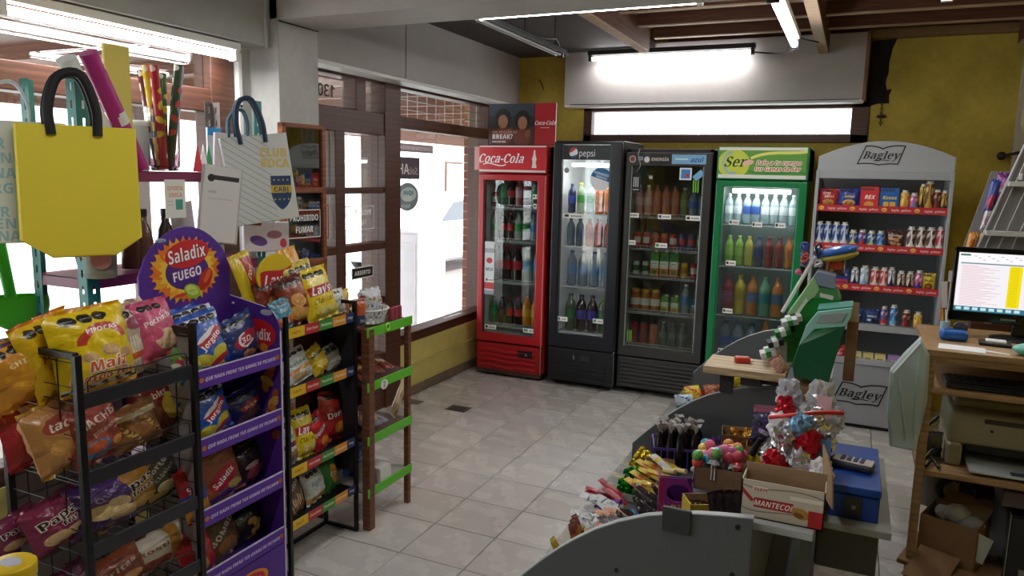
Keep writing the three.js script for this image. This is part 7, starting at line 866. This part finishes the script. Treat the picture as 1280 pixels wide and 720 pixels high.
  pack('paper_card', 'pale pink card slip standing among the clear bags', plain('#d8a8b0'), plain('#c89aa4'), [-0.03, 1.02, -2.20], 0.04, 0.09, 0.003, -0.2); pack('blue_sachet', 'blue sachet with a round picture among the clear bags', print(64, 128, (g) => { fill(g, '#5a86b8', 0, 0, 64, 128); oval(g, '#e0d090', 32, 96, 20, 18); oval(g, '#1c1c20', 32, 96, 9, 9); }), plain('#4a76a8'), [-0.022, 0.91, -2.075], 0.04, 0.115, 0.006, -0.1);
  single('torn_carton_flap', 'torn tan carton flap standing at the end of the nougat box', 'cardboard', poly([[0, 0], [0.07, 0.01], [0.10, 0.13], [0.06, 0.11], [0.02, 0.08]], 0.004).rotateY(Math.PI / 2 + 0.35).translate(0.012, 0.91, -1.90), M.cardIn);
  openCarton('pink_carton', 'small open pink carton beside the middle divider', [-0.235, 0.70, -2.86], 0.085, 0.16, 0.07, 0.2, { out: plain('#c86a8c'), inn: plain('#d8a0b4') }); bag('violet and navy patterned pouch in front of the pink carton', clear('#3c3468', (g) => { for (let k = 0; k < 16; k++) oval(g, ['#8a7cc0', '#1c1c34', '#c8b8d8'][k % 3], (k * 59) % 192, (k * 83) % 256, 20, 14, k); }), [-0.225, 0.78, -2.70], 0.09, 0.11, 0.05, { turn: 0.2 }); openCarton('riser_carton', 'brown carton propping the violet pouch', [-0.225, 0.70, -2.68], 0.11, 0.078, 0.08, 0.1);
  // sweets in the farther bay
  for (let k = 0; k < 4; k++) bag(['yellow and red bag at the far end of the counter', 'white and blue sachet at the far end of the counter', 'orange brown bag at the far end of the counter', 'bright yellow bag below the wooden board'][k], bagPrint(['#d8b828', '#c8d4e0', '#a85a2c', '#e0cc28'][k], (g) => { for (let j = 0; j < 8; j++) oval(g, ['#c83838', '#3c6cb8', '#6a3420', '#c8a020'][k], (j * 57) % 192, (j * 71) % 256, 24, 16, j); }, { warn: 0 }), [[-0.70, 0.49, -4.02], [-0.735, 0.49, -3.92], [-0.62, 0.49, -4.13], [-0.53, 0.59, -4.10]][k], 0.11, [0.10, 0.07, 0.09, 0.10][k], 0.06, { turn: 0.9 - k * 0.2, tilt: -0.5 });
  heap('redyel', foil('#c85a34'), 'copper foil sweet scattered in the far bay of the counter', 'copper foil sweets', -0.66, 0.49, -4.05, 0.07, 0.15, 12, 2);
}
// ---- board, gum displays and the lollipop stand on the counter top
{
  const b = thing('wooden_board', 'pale wooden board laid across the middle divider', 'board', [-0.325, 0.955, -3.0]); part(b, 'plank', metric(rb(-0.16, 0.145, 0, 0.03, -0.11, 0.105, 0.003)), M.palewood); part(b, 'dark_block', rb(-0.02, 0.06, -0.036, 0, -0.02, 0.08, 0.003), mat([58, 56, 58], 0.6), 'dark support block'); part(b, 'dark_block', rb(0.05, 0.12, -0.03, 0, 0.0, 0.05, 0.003), mat([58, 56, 58], 0.6)); part(b, 'dark_block', rb(-0.10, -0.05, -0.08, 0, 0.02, 0.06, 0.003), mat([58, 56, 58], 0.6));
  const O = (list, z) => list.map(([x, y]) => { const q = onZ(x, y, z); return [q.x, q.y]; });
  { const z = -2.86, t = thing('dark_green_gum_box', 'dark green tapered gum box with a teal and white open top', 'box', [0, 0, 0]); part(t, 'body', poly(O([[999, 432], [1056, 408], [1034, 481], [993, 470], [991, 455]], z), 0.15, 0.002).translate(0, 0, z - 0.15), mat([8, 86, 50], 0.45)); part(t, 'rim', poly(O([[999, 432], [1008, 408], [1022, 391], [1065, 386], [1063, 397], [1056, 408], [1018, 411]], z), 0.012, 0.002).translate(0, 0, z - 0.02), mat([150, 206, 196], 0.4), 'teal white folded rim'); part(t, 'inside', poly(O([[1020, 404], [1026, 393], [1058, 391], [1052, 403]], z), 0.006).translate(0, 0, z - 0.006), plain('#9aa6a8')); part(t, 'rear_lip', poly(O([[1022, 388], [1066, 384], [1064, 392], [1023, 394]], z), 0.14, 0.001).translate(0, 0, z - 0.16), mat([30, 130, 110], 0.4)); }
  { const z = -3.12, t = thing('green_gum_display', 'bright green stepped gum display with a pale printed top', 'box', [0, 0, 0]); part(t, 'body', poly(O([[984, 452], [985, 408], [993, 392], [1016, 372], [1050, 375], [1040, 400], [1012, 452]], z), 0.14, 0.002).translate(0, 0, z - 0.14), mat([16, 128, 44], 0.42)); part(t, 'printed_top', poly(O([[985, 408], [984, 394], [1000, 372], [1018, 346], [1024, 362], [1016, 374], [993, 393]], z), 0.14, 0.002).translate(0, 0, z - 0.14), mat([150, 196, 140], 0.45), 'pale green printed slope'); part(t, 'grey_flap', poly(O([[1018, 346], [1022, 340], [1044, 345], [1043, 361], [1021, 356]], z), 0.10, 0.002).translate(0, 0, z - 0.10), mat([126, 140, 164], 0.5)); part(t, 'side_face', poly(O([[1020, 358], [1046, 363], [1050, 376], [1016, 374]], z), 0.13, 0.001).translate(0, 0, z - 0.13), mat([70, 140, 80], 0.45)); part(t, 'white_tag', poly(O([[1025, 366], [1042, 370], [1041, 375], [1025, 371]], z), 0.003).translate(0, 0, z), M.white);
    for (let k = 0; k < 3; k++) part(t, 'step_line', poly(O([[994 + k * 8, 424 + k * 2 - k * 12], [1030 + k * 4, 412 - k * 12], [1030 + k * 4, 413.5 - k * 12], [994 + k * 8, 425.5 + k * 2 - k * 12]], z), 0.003).translate(0, 0, z + 0.001), mat([10, 84, 34], 0.5));
    part(t, 'lettering', poly(O([[990, 398], [1008, 372], [1010, 376], [993, 400]], z), 0.003).translate(0, 0, z + 0.001), plain('#dfe8d8')); }
  { const c = thing('tan_carton', 'tall tan carton standing behind the green boxes', 'carton', [0.015, 0.908, -3.30]); part(c, 'body', metric(rb(0.0, 0.042, 0, 0.25, -0.06, 0.06, 0.002)), M.card); part(c, 'flap', metric(new THREE.BoxGeometry(0.035, 0.08, 0.003).rotateX(-0.3).translate(0.02, 0.285, 0.06)), M.cardIn); part(c, 'flap', metric(new THREE.BoxGeometry(0.06, 0.06, 0.003).rotateX(0.4).translate(0.0, 0.275, -0.06)), M.cardIn); }
  single('carton_riser', 'flat brown carton under the green boxes', 'carton', metric(rb(-0.155, -0.03, 0.909, 0.963, -3.27, -2.84, 0.003)), M.card);
  // rack of gum packets
  const gm = [plain('#e4e6e8'), plain('#1c1e22'), plain('#2f8a44'), plain('#c8ccd0'), plain('#e4e6e8'), plain('#3a9a50'), plain('#1c1e22'), plain('#d8dade')], gn = ['white', 'black', 'green', 'silver grey', 'white topped', 'pale green', 'charcoal', 'pearl white'];
  for (let k = 0; k < 8; k++) { const q = onZ(960 + (k % 4) * 9 - (k > 3 ? -5 : 0), 441 - (k % 4) * 13 - (k > 3 ? 4 : 0), -3.05 - (k > 3 ? 0.05 : 0)); const p = thing('gum_packet', gn[k] + ' gum packet in the sloping stack beside the green display', 'gum', [q.x, q.y, q.z]); part(p, 'packet', rb(-0.03, 0.03, -0.012, 0.012, -0.02, 0.02, 0.003), gm[k]); part(p, 'label_band', rb(-0.012, 0.012, -0.0125, 0.0125, -0.0205, 0.0205, 0.003), gm[(k + 2) % 8]); p.rotation.set(0.2, 0.3, 0.25); }
  single('gum_stand', 'clear sloped gum stand under the gum packets', 'stand', poly(O([[950, 452], [986, 394], [990, 396], [990, 455]], -3.14), 0.02).translate(0, 0, -3.14), mat([196, 202, 206], 0.2));
  const red = thing('red_sweet_pack', 'small red pack lying on the pale wooden board', 'sweets', [-0.355, 0.985, -3.02], 0.3); part(red, 'pack', rb(-0.03, 0.03, 0, 0.025, -0.02, 0.02, 0.008, 2), plain('#c83c28', 0.3)); part(red, 'crimped_end', bx(0.03, 0.04, 0.008, 0.014, -0.02, 0.02), plain('#d8b89a'));
  bag('striped orange and white stick pack leaning on the dark green box', bagPrint('#d8805c', (g) => { for (let k = 0; k < 10; k++) fill(g, '#efe0d4', 0, k * 26, 192, 10); }, { warn: 0 }), [-0.19, 0.986, -2.93], 0.05, 0.07, 0.02, { turn: 0.3, lean: 0.6 });
  // lollipop stand
  const a = onZ(978, 390, -3.20), e = onZ(1018, 322, -3.20), s = thing('lollipop_stand', 'white lollipop stand pole topped with blue and white ribbon bows', 'stand', [0, 0, 0]); part(s, 'pole', rod(a.toArray(), e.toArray(), 0.0075, 8), M.white, 'white pole');
  const rib = [plain('#3a52a8'), plain('#e4e6ee'), plain('#c85a4c'), plain('#24345c')]; for (let k = 0; k < 22; k++) { const q = onZ(1006 + (k * 17) % 34, 308 + (k * 11) % 26, -3.20 - (k % 3) * 0.02); part(s, 'ribbon_loop', new THREE.TorusGeometry(0.014, 0.005, 5, 10).rotateX(k).rotateY(k * 1.7).translate(q.x, q.y, q.z), rib[k % 4]); }
  const d = onZ(1048, 314, -3.22); const dm = part(s, 'blue_disc', new THREE.SphereGeometry(0.075, 20, 12).scale(1, 0.28, 0.6).rotateZ(0.26).translate(d.x, d.y, d.z), mat([42, 100, 190], 0.25), 'blue plastic disc'); part(s, 'yellow_underside', new THREE.SphereGeometry(0.07, 18, 10).scale(1, 0.26, 0.6).rotateZ(0.26).translate(d.x + 0.008, d.y - 0.02, d.z), mat([180, 160, 60], 0.4)); part(s, 'disc_stem', rod([d.x - 0.03, d.y - 0.01, d.z], [d.x - 0.05, 1.2, d.z + 0.02], 0.006), plain('#b06a3a')); part(s, 'foot_block', rb(-0.15, -0.06, 0.963, 1.2, -3.26, -3.21, 0.004), M.card);
  const pb = onZ(998, 340, -3.20); part(s, 'pink_ball', new THREE.SphereGeometry(0.013, 14, 10).translate(pb.x, pb.y, pb.z), plain('#d85a8c', 0.2)); part(s, 'ball_stick', rod(pb.toArray(), onZ(1004, 345, -3.20).toArray(), 0.003), M.white);
  bag('brown and red wrapper tuft below the ribbon bows', bagPrint('#6a3c2c', (g) => { oval(g, '#c8443c', 120, 100, 60, 60); oval(g, '#c8a048', 60, 190, 40, 40); }, { warn: 0 }), [-0.055, 1.335, -3.24], 0.09, 0.07, 0.04, { turn: 0.1 });
}
// ---- cash box with a keypad handset
{
  const t = thing('blue_cash_box', 'blue metal cash box on the counter ledge', 'cash box', [0.062, 0.858, -2.15]); part(t, 'body', rb(-0.058, 0.058, 0, 0.065, -0.165, 0.165, 0.004), mat([18, 62, 150], 0.4)); part(t, 'lid', rb(-0.06, 0.06, 0.066, 0.088, -0.168, 0.168, 0.005), mat([20, 70, 164], 0.4)); const pl = part(t, 'lock_plate', rb(-0.022, 0.018, 0.012, 0.06, 0.164, 0.168, 0.002), mat([44, 44, 40], 0.4)); part(pl, 'keyhole', rod([0, 0.035, 0.168], [0, 0.035, 0.17], 0.006, 10), M.steel);
  const h = thing('keypad_handset', 'grey keypad handset lying on the blue cash box', 'handset', [0.052, 0.947, -2.12], -0.18); part(h, 'body', rb(-0.055, 0.055, 0, 0.02, -0.028, 0.028, 0.009, 2), mat([60, 62, 72], 0.45)); const f = part(h, 'face_plate', rb(-0.045, 0.052, 0.018, 0.0225, -0.025, 0.025, 0.002), mat([196, 188, 182], 0.5)); for (let i = 0; i < 4; i++) for (let j = 0; j < 3; j++) part(f, 'key', rb(-0.028 + i * 0.016, -0.017 + i * 0.016, 0.022, 0.0255, -0.018 + j * 0.013, -0.009 + j * 0.013, 0.002), mat([62, 66, 104], 0.5));
  const b = thing('black_bag', 'black bag with a yellow strip under the counter', 'bag', [-0.085, 0.517, -1.87]); part(b, 'bag', new THREE.IcosahedronGeometry(0.055, 2).scale(1.0, 1.6, 1).rotateZ(-0.4).translate(0, 0.085, 0), mat([22, 18, 16], 0.5)); part(b, 'yellow_strip', rb(0.02, 0.04, 0.0, 0.10, 0.02, 0.035, 0.004), plain('#b8902c'));
}

// ================================================================ desk with the computer
{
  const t = thing('computer_desk', 'tall light wood computer desk with an open keyboard shelf', 'desk', [0, 0, 0]), w = M.pine, x0 = 0.325, x1 = 1.32, z0 = -3.47, z1 = -4.10;
  part(t, 'desk_top', metric(rb(x0, x1, 1.0, 1.028, z1, z0, 0.004)), w); part(t, 'front_edge', metric(rb(x0 + 0.03, x1, 0.972, 1.0, z0 - 0.03, z0 - 0.01, 0.003)), w);
  for (const [x, z] of [[x0 + 0.005, z0 - 0.042], [x1 - 0.04, z0 - 0.042], [x0 + 0.22, z1 + 0.014], [x1 - 0.04, z1 + 0.01]]) part(t, 'leg', metric(rb(x, x + 0.034, 0, 1.0, z, z + 0.034, 0.003)), w);
  part(t, 'keyboard_shelf', metric(rb(x0 + 0.03, x1, 0.842, 0.866, z1 + 0.05, z0 - 0.005, 0.003)), w); part(t, 'printer_shelf', metric(rb(x0 + 0.01, x1, 0.482, 0.505, z1 + 0.03, z0 - 0.01, 0.003)), w); part(t, 'back_board', metric(bx(x0 + 0.2, x1, 0.05, 0.99, z1, z1 + 0.012)), wood([56, 36, 26], [78, 52, 38], 0.6));
  const k = thing('keyboard', 'black computer keyboard on the desk shelf', 'keyboard', [0.70, 0.867, -3.60]); part(k, 'case', rb(-0.29, 0.22, 0, 0.022, -0.085, 0.085, 0.008, 2), mat([26, 26, 28], 0.4)); const kg = []; for (let i = 0; i < 18; i++) for (let j = 0; j < 5; j++) kg.push(bx(-0.275 + i * 0.027, -0.253 + i * 0.027, 0.022, 0.028, -0.07 + j * 0.028, -0.047 + j * 0.028)); part(k, 'keys', kg, mat([34, 34, 38], 0.5)).userData.kind = 'stuff'; part(k, 'wrist_rest', rb(-0.29, 0.22, 0.002, 0.016, 0.085, 0.105, 0.006, 2), mat([20, 20, 22], 0.3));
  // monitor
  const m = thing('computer_monitor', 'black flat monitor showing a spreadsheet with a yellow column', 'monitor', [0.72, 1.028, -3.86], 0.0); m.rotation.z = 0;
  part(m, 'bezel', [rb(-0.29, 0.29, 0.385 - 0.004, 0.405, -0.03, 0.004, 0.006), rb(-0.29, 0.29, 0.072, 0.118, -0.03, 0.004, 0.006), rb(-0.29, -0.272, 0.072, 0.405, -0.03, 0.004, 0.006), rb(0.272, 0.29, 0.072, 0.405, -0.03, 0.004, 0.006)], mat([14, 14, 16], 0.12)); part(m, 'rear_shell', rb(-0.28, 0.28, 0.08, 0.398, -0.065, -0.02, 0.02, 2), M.black);
  const sc = canvas(512, 288, (g) => { fill(g, '#f1edf2', 0, 0, 512, 288); fill(g, '#f8f6fa', 0, 0, 512, 44); fill(g, '#3a6a4a', 6, 8, 36, 8); for (let k = 0; k < 26; k++) fill(g, '#b8b4bc', 56 + k * 16, 14 + (k % 3) * 9, 9, 4); fill(g, '#5a7c8c', 10, 50, 250, 5); for (let r = 0; r < 26; r++) { fill(g, '#e0a8b0', 16, 64 + r * 7.6, 60 + (r * 37) % 90, 2); fill(g, '#e4c0c6', 244, 64 + r * 7.6, 50, 1.5); if (r % 3) fill(g, '#e0a8b0', 390, 64 + r * 7.6, 50, 2); } fill(g, '#f2dd14', 186, 58, 46, 200); for (let r = 0; r < 24; r++) fill(g, '#c8b410', 192, 64 + r * 8, 30, 2); fill(g, '#2c7484', 0, 264, 512, 24); for (let k = 0; k < 8; k++) fill(g, '#c8dce4', 8 + k * 30, 268, 20, 14); });
  part(m, 'screen', bx(-0.272, 0.272, 0.118, 0.382, -0.012, -0.004), faceBox(new THREE.MeshPhysicalMaterial({ color: 0x050505, emissive: 0xffffff, emissiveMap: sc, emissiveIntensity: 0.75, roughness: 0.25 }), M.black), 'lit spreadsheet screen'); lampLight([0.72, 1.028 + 0.25, -3.852], [0, 0, 1], 0.5, 0.25, 0.6);
  part(m, 'maker_mark', new THREE.PlaneGeometry(0.075, 0.014).translate(0.0 - 0.06, 0.093, 0.0055), sticker(160, 30, (g) => { text(g, 'SAMSUNG', 80, 16, 26, '#8c8c92'); }, false)); part(m, 'neck', rb(-0.035, 0.035, 0.01, 0.10, -0.055, -0.03, 0.008, 2), mat([16, 18, 30], 0.2)); part(m, 'foot', lathe([[0, 0], [0.12, 0], [0.12, 0.008], [0.03, 0.02], [0, 0.02]], 28).scale(1, 1, 0.75).translate(0, 0, -0.03), M.black);
  // things on the desk top
  single('paper_sheet', 'white paper sheet lying on the desk in front of the monitor', 'paper', bx(-0.085, 0.085, 0, 0.002, -0.055, 0.055).rotateY(-0.12).translate(0.46, 1.028, -3.565), mat([232, 234, 238], 0.8));
  const td = thing('tape_dispenser', 'blue desk tidy holding pens beside the monitor', 'desk tidy', [0.445, 1.028, -3.74]); part(td, 'base', rb(-0.055, 0.055, 0, 0.05, -0.035, 0.035, 0.02, 3), mat([30, 92, 176], 0.3)); part(td, 'rear_cup', rod([-0.035, 0.04, -0.01], [-0.035, 0.08, -0.01], 0.02, 14), mat([150, 180, 200], 0.2)); part(td, 'reel', new THREE.CylinderGeometry(0.028, 0.028, 0.02, 18).rotateX(Math.PI / 2).translate(0.025, 0.055, -0.015), mat([70, 72, 80], 0.4));
  [['#d8a83c', -0.04, 'yellow'], ['#e0e0e0', -0.028, 'white'], ['#c8787c', -0.046, 'rose']].forEach(([c, dx, n]) => single('pen', n + ' pen standing in the blue desk tidy', 'pen', rod([0.445 + dx, 1.075, -3.752], [0.445 + dx * 1.3, 1.16, -3.76], 0.004, 8), plain(c)));
  const tr = thing('paper_tray', 'small dark tray holding white note slips', 'tray', [0.60, 1.028, -3.72], -0.1); part(tr, 'tray', rb(-0.06, 0.06, 0, 0.014, -0.045, 0.045, 0.005), mat([40, 34, 34], 0.4)); part(tr, 'slips', rb(-0.035, 0.04, 0.014, 0.022, -0.03, 0.03, 0.001), M.white);
  single('turquoise_case', 'rounded turquoise case lying on the desk edge', 'case', new THREE.SphereGeometry(0.06, 22, 14).scale(1.1, 0.42, 0.75).translate(0.70, 1.053, -3.55), mat([110, 196, 176], 0.35));
  single('note_strip', 'long white note strip by the turquoise case', 'paper', bx(-0.05, 0.05, 0, 0.0015, -0.012, 0.012).rotateY(-0.4).translate(0.58, 1.028, -3.55), M.white);
  single('hanging_papers', 'white and red slips clipped to the left of the monitor', 'paper', [bx(-0.012, 0.012, 0, 0.12, -0.002, 0.002).rotateZ(0.1).translate(0.415, 1.15, -3.88), bx(-0.008, 0.008, 0, 0.05, -0.003, 0.001).translate(0.425, 1.27, -3.88), rod([0.43, 1.028, -3.885], [0.43, 1.32, -3.885], 0.003)], mat([216, 206, 208], 0.7));
  // printer
  const p = thing('inkjet_printer', 'beige inkjet printer with an extended paper tray under the desk', 'printer', [0.70, 0.506, -3.74]), pb = mat([150, 146, 122], 0.5); part(p, 'body', [rb(-0.25, 0.30, 0.09, 0.24, -0.20, 0.13, 0.02, 2), rb(-0.25, -0.19, 0, 0.10, -0.20, 0.15, 0.015, 2), rb(0.24, 0.30, 0, 0.10, -0.20, 0.15, 0.015, 2)], pb); part(p, 'top_cover', rb(-0.23, 0.28, 0.235, 0.285, -0.19, 0.06, 0.02, 2), mat([138, 134, 112], 0.5)); part(p, 'paper_slot', rb(-0.18, 0.24, 0.075, 0.10, 0.09, 0.15, 0.004), M.black); part(p, 'inner_shadow_box', bx(-0.19, 0.24, 0.005, 0.09, -0.18, 0.0), mat([40, 40, 40], 0.6)); part(p, 'paper_tray', rb(-0.17, 0.23, 0.012, 0.022, -0.05, 0.24, 0.003), mat([196, 204, 212], 0.4)); part(p, 'tray_tab', rb(-0.02, 0.035, 0.02, 0.026, 0.19, 0.225, 0.002), mat([60, 76, 100], 0.4)); part(p, 'button', rod([-0.09, 0.17, 0.128], [-0.09, 0.17, 0.135], 0.006, 10), M.black); part(p, 'slot_cover', rb(-0.12, 0.20, 0.2, 0.22, 0.12, 0.135, 0.004), mat([60, 58, 50], 0.5));  // dark grey box in the printer opening is the inner shadow put in as colour
  single('cable_tangle', 'tangle of dark cables and plastic on the printer shelf', 'cable', [tube([[0.36, 0.515, -3.55], [0.40, 0.56, -3.6], [0.44, 0.54, -3.7], [0.38, 0.60, -3.75], [0.43, 0.66, -3.8]], 0.008, 40), tube([[0.37, 0.515, -3.50], [0.40, 0.53, -3.56], [0.42, 0.518, -3.5], [0.39, 0.54, -3.62]], 0.007, 30)], M.black);
  const cw = bag('crumpled dark clear wrapper beside the printer', mat([70, 66, 62], 0.1, { clearcoat: 1 }), [0.405, 0.507, -3.66], 0.08, 0.12, 0.06, { turn: 0.3, name: 'plastic_wrapper', category: 'wrapper' });
  // under the desk
  openCarton('floor_carton', 'brown open carton of papers on the floor under the desk', [0.515, 0.10, -3.60], 0.22, 0.19, 0.22, -0.35, { flap: 0.07, flapTilt: 0.6 }); single('flat_carton', 'flattened brown carton lying under the paper carton', 'cardboard', [metric(rb(-0.16, 0.20, 0, 0.02, -0.16, 0.18, 0.003)).rotateY(-0.3).translate(0.50, 0.08, -3.58), metric(rb(-0.13, 0.17, 0, 0.08, -0.14, 0.12, 0.003)).rotateY(-0.2).translate(0.50, 0, -3.62), metric(new THREE.BoxGeometry(0.16, 0.003, 0.18).rotateX(0.5).rotateY(-0.5).translate(0.42, 0.11, -3.42))], M.card);
  single('crumpled_papers', 'crumpled white papers inside the floor carton', 'paper', [new THREE.IcosahedronGeometry(0.055, 1).scale(1, 0.8, 1).translate(0.52, 0.29, -3.60), new THREE.IcosahedronGeometry(0.045, 1).scale(1.2, 0.7, 1).translate(0.57, 0.27, -3.57), new THREE.IcosahedronGeometry(0.04, 0).translate(0.47, 0.28, -3.62)], mat([168, 168, 166], 0.8, { flatShading: true })); single('paper_receipt', 'pale printed receipt hanging over the carton edge', 'receipt', bx(-0.04, 0.04, -0.12, 0.0, 0, 0.0015).rotateZ(-0.25).rotateY(-0.3).translate(0.60, 0.27, -3.465), mat([176, 178, 172], 0.8)); single('black_cable_coil', 'coiled black cable behind the floor carton', 'cable', new THREE.TorusGeometry(0.075, 0.014, 8, 24).rotateX(0.3).translate(0.535, 0.34, -3.74), M.black);
  single('white_carrier_bag', 'grey white carrier bag drooping behind the floor carton', 'bag', (() => { const g = new THREE.CylinderGeometry(0.05, 0.075, 0.24, 14, 6), q = g.attributes.position; for (let i = 0; i < q.count; i++) { const a = Math.sin(i * 2.1) * 0.008; q.setX(i, q.getX(i) * (1 + a * 6)); q.setZ(i, q.getZ(i) * 0.6 + a); } g.computeVertexNormals(); return g.translate(0.455, 0.36, -3.80); })(), mat([150, 150, 146], 0.6));
  single('dangling_cable', 'thin black cable dangling from the printer shelf', 'cable', tube([[0.50, 0.49, -3.78], [0.505, 0.42, -3.78], [0.53, 0.37, -3.76]], 0.005, 16), M.black);
  const pc = thing('computer_tower', 'black computer tower on the floor under the desk', 'computer', [0.86, 0, -3.72]); part(pc, 'case', rb(-0.16, 0.14, 0.01, 0.36, -0.2, 0.2, 0.008, 2), M.black); part(pc, 'front_panel', rb(-0.165, 0.145, 0.01, 0.365, 0.2, 0.225, 0.01, 2), mat([22, 22, 26], 0.2)); part(pc, 'edge_trim', bx(-0.168, -0.164, 0.0, 0.37, 0.19, 0.226), M.steel); part(pc, 'drive_bay', rb(-0.12, 0.10, 0.10, 0.14, 0.222, 0.23, 0.003), M.steel); part(pc, 'box_on_top', rb(-0.19, 0.14, 0.37, 0.44, -0.15, 0.15, 0.006), mat([120, 112, 116], 0.6));
  // thin plastic carrier hanging on the desk corner
  const O = [[1151, 428], [1158, 445], [1155, 500], [1141, 560], [1116, 555], [1113, 520], [1117, 466], [1134, 446]].map(([x, y]) => { const q = onZ(x, y, -3.45); return [q.x, q.y]; });
  const cb = thing('clear_carrier_bag', 'pale teal clear carrier bag hanging from the desk corner', 'bag', [0, 0, 0]); part(cb, 'pouch', poly(O, 0.05, 0.012).translate(0, 0, -3.50), mat([214, 228, 228], 0.35, { transmission: 0.45, thickness: 0 })); part(cb, 'folded_rim', rod([O[6][0], O[6][1], -3.44], [O[0][0], O[0][1], -3.44], 0.005), mat([216, 226, 226], 0.4)); part(cb, 'crease', [rod([O[6][0] + 0.02, O[6][1] - 0.01, -3.437], [O[3][0] - 0.03, O[3][1] + 0.03, -3.437], 0.006, 6, 0.003), rod([O[0][0] - 0.005, O[0][1] - 0.04, -3.437], [O[3][0] - 0.005, O[3][1] + 0.05, -3.437], 0.006, 6, 0.003)], mat([190, 212, 212], 0.4));
}
// ---- sloping metal racks behind the monitor
{
  const z = -4.30, Q = (x, y) => { const q = onZ(x, y, z); return [q.x, q.y]; }, A = Q(1290, 163), B = Q(1209, 338), t = thing('slotted_packet_rack', 'grey sloping metal rack with rows of slots behind the monitor', 'rack', [0, 0, 0]), g = mat([150, 150, 152], 0.4, { metalness: 0.3 }), W = 0.55;
  part(t, 'back_plate', poly([B, [B[0] + W, B[1]], [A[0] + W, A[1]], A], 0.012).translate(0, 0, z - 0.03), mat([132, 132, 134], 0.5)); part(t, 'side_edge', rod([B[0], B[1], z], [A[0], A[1], z], 0.008), g); part(t, 'stand', [bx(B[0] + 0.1, B[0] + 0.13, 1.028, B[1] + 0.02, z - 0.03, z), bx(B[0] + 0.45, B[0] + 0.48, 1.028, B[1] + 0.02, z - 0.03, z)], g); part(t, 'stand_foot', bx(B[0] + 0.05, B[0] + 0.55, 0, 1.03, z - 0.12, z - 0.06), M.brown);
  const at = (u, v) => [B[0] + (A[0] - B[0]) * v + u, B[1] + (A[1] - B[1]) * v];
  for (const [v0, v1] of [[0.30, 0.62], [0.64, 1.0], [0.0, 0.27]]) for (let k = 0; k < 9; k++) { const p = at(0.03 + k * 0.055, v0), q = at(0.03 + k * 0.055, v1); part(t, 'divider', rod([p[0], p[1], z + 0.02], [q[0], q[1], z + 0.005], 0.0045, 6), g); }
  for (const v of [0.28, 0.63]) { const p = at(0.0, v); part(t, 'ledge', rb(p[0], p[0] + W, p[1] - 0.012, p[1] + 0.012, z - 0.01, z + 0.045, 0.003), mat([186, 184, 182], 0.4)); }
  for (let k = 0; k < 7; k++) { const p = at(0.035 + k * 0.055, 0.66); part(t, 'slot_clip', bx(p[0], p[0] + 0.012, p[1], p[1] + 0.03, z + 0.01, z + 0.03), M.white); }
  const zz = -4.55, R = (x, y) => { const q = onZ(x, y, zz); return [q.x, q.y]; }, s = thing('hanging_snack_board', 'grey sloping board with hanging snack bags beside the slotted rack', 'display board', [0, 0, 0]); part(s, 'board', poly([R(1196, 330), R(1240, 214), R(1276, 214), R(1250, 330)], 0.01).translate(0, 0, zz - 0.02), mat([128, 126, 128], 0.5)); part(s, 'stand', bx(0.60, 0.63, 0, R(1220, 325)[1], zz - 0.04, zz - 0.02), M.steel); for (let k = 0; k < 4; k++) { const p = R(1224 + k * 8, 262); part(s, 'hook', rod([p[0], p[1], zz], [p[0], p[1] + 0.01, zz + 0.06], 0.003), M.chrome); }
  const hang = (l, m, x0, x1, y0, y1, dz) => { const a = onZ(x0, y1, zz + dz), b = onZ(x1, y0, zz + dz); bag(l, m, [(a.x + b.x) / 2, a.y, zz + dz], b.x - a.x, b.y - a.y, 0.05, { lean: -0.15 }); };
  hang('purple snack bag hanging at the top of the sloping board', bagPrint('#8a3a8c', (g) => { oval(g, '#b05aac', 100, 90, 60, 50); text(g, 'Guay', 96, 130, 44, '#efe0f0'); }, { warn: 0 }), 1236, 1262, 216, 258, 0.03); hang('blue and red snack bag hanging beside the purple one', bagPrint('#3a5ab0', (g) => { oval(g, '#c83a5c', 90, 170, 70, 60); }, { warn: 0 }), 1228, 1244, 224, 266, 0.05); hang('tan snack bag beside the grey slotted rack', bagPrint('#c8a080', (g) => { oval(g, '#a8643c', 90, 150, 60, 60); }, { warn: 0 }), 1246, 1262, 226, 262, 0.07); hang('orange sweet bag at the foot of the sloping board', bagPrint('#d8922c', (g) => { oval(g, '#a85a1c', 96, 130, 50, 60); }, { warn: 0 }), 1204, 1220, 290, 318, 0.03); hang('amber and cream sweet bag at the foot of the sloping board', bagPrint('#c8a868', (g) => { oval(g, '#8a5a2c', 96, 130, 50, 60); }, { warn: 0 }), 1218, 1236, 290, 318, 0.04); hang('small white and pink sachet on the board hooks', bagPrint('#d8ccd2', (g) => { oval(g, '#b07a8c', 96, 130, 50, 60); }, { warn: 0 }), 1224, 1236, 262, 288, 0.06);
}
{ // black wall fitting and a looped cable near the far corner
  const q = onZ(1252, 195, ZB + 0.06), t = thing('wall_socket_knob', 'round black fitting on the yellow wall near the cream surround', 'fitting', [q.x, q.y, ZB + 0.06]); part(t, 'knob', new THREE.SphereGeometry(0.03, 16, 12).scale(1, 1, 0.6), M.black); part(t, 'stem', rod([0, 0, -0.06], [0, 0, 0], 0.012), M.black); part(t, 'arm', rod([0, 0, 0], [0.12, 0.03, 0.02], 0.01), M.black);
  single('cream_hose', 'looped cream hose hanging on the cream surround', 'hose', tube([[1.06, 2.45, ZB + 0.07], [1.02, 2.30, ZB + 0.09], [1.03, 2.10, ZB + 0.09], [1.10, 2.02, ZB + 0.08], [1.13, 2.2, ZB + 0.08], [1.10, 2.4, ZB + 0.07]], 0.014, 40, 8), mat([196, 186, 160], 0.5));
}

renderer.render(scene, camera);
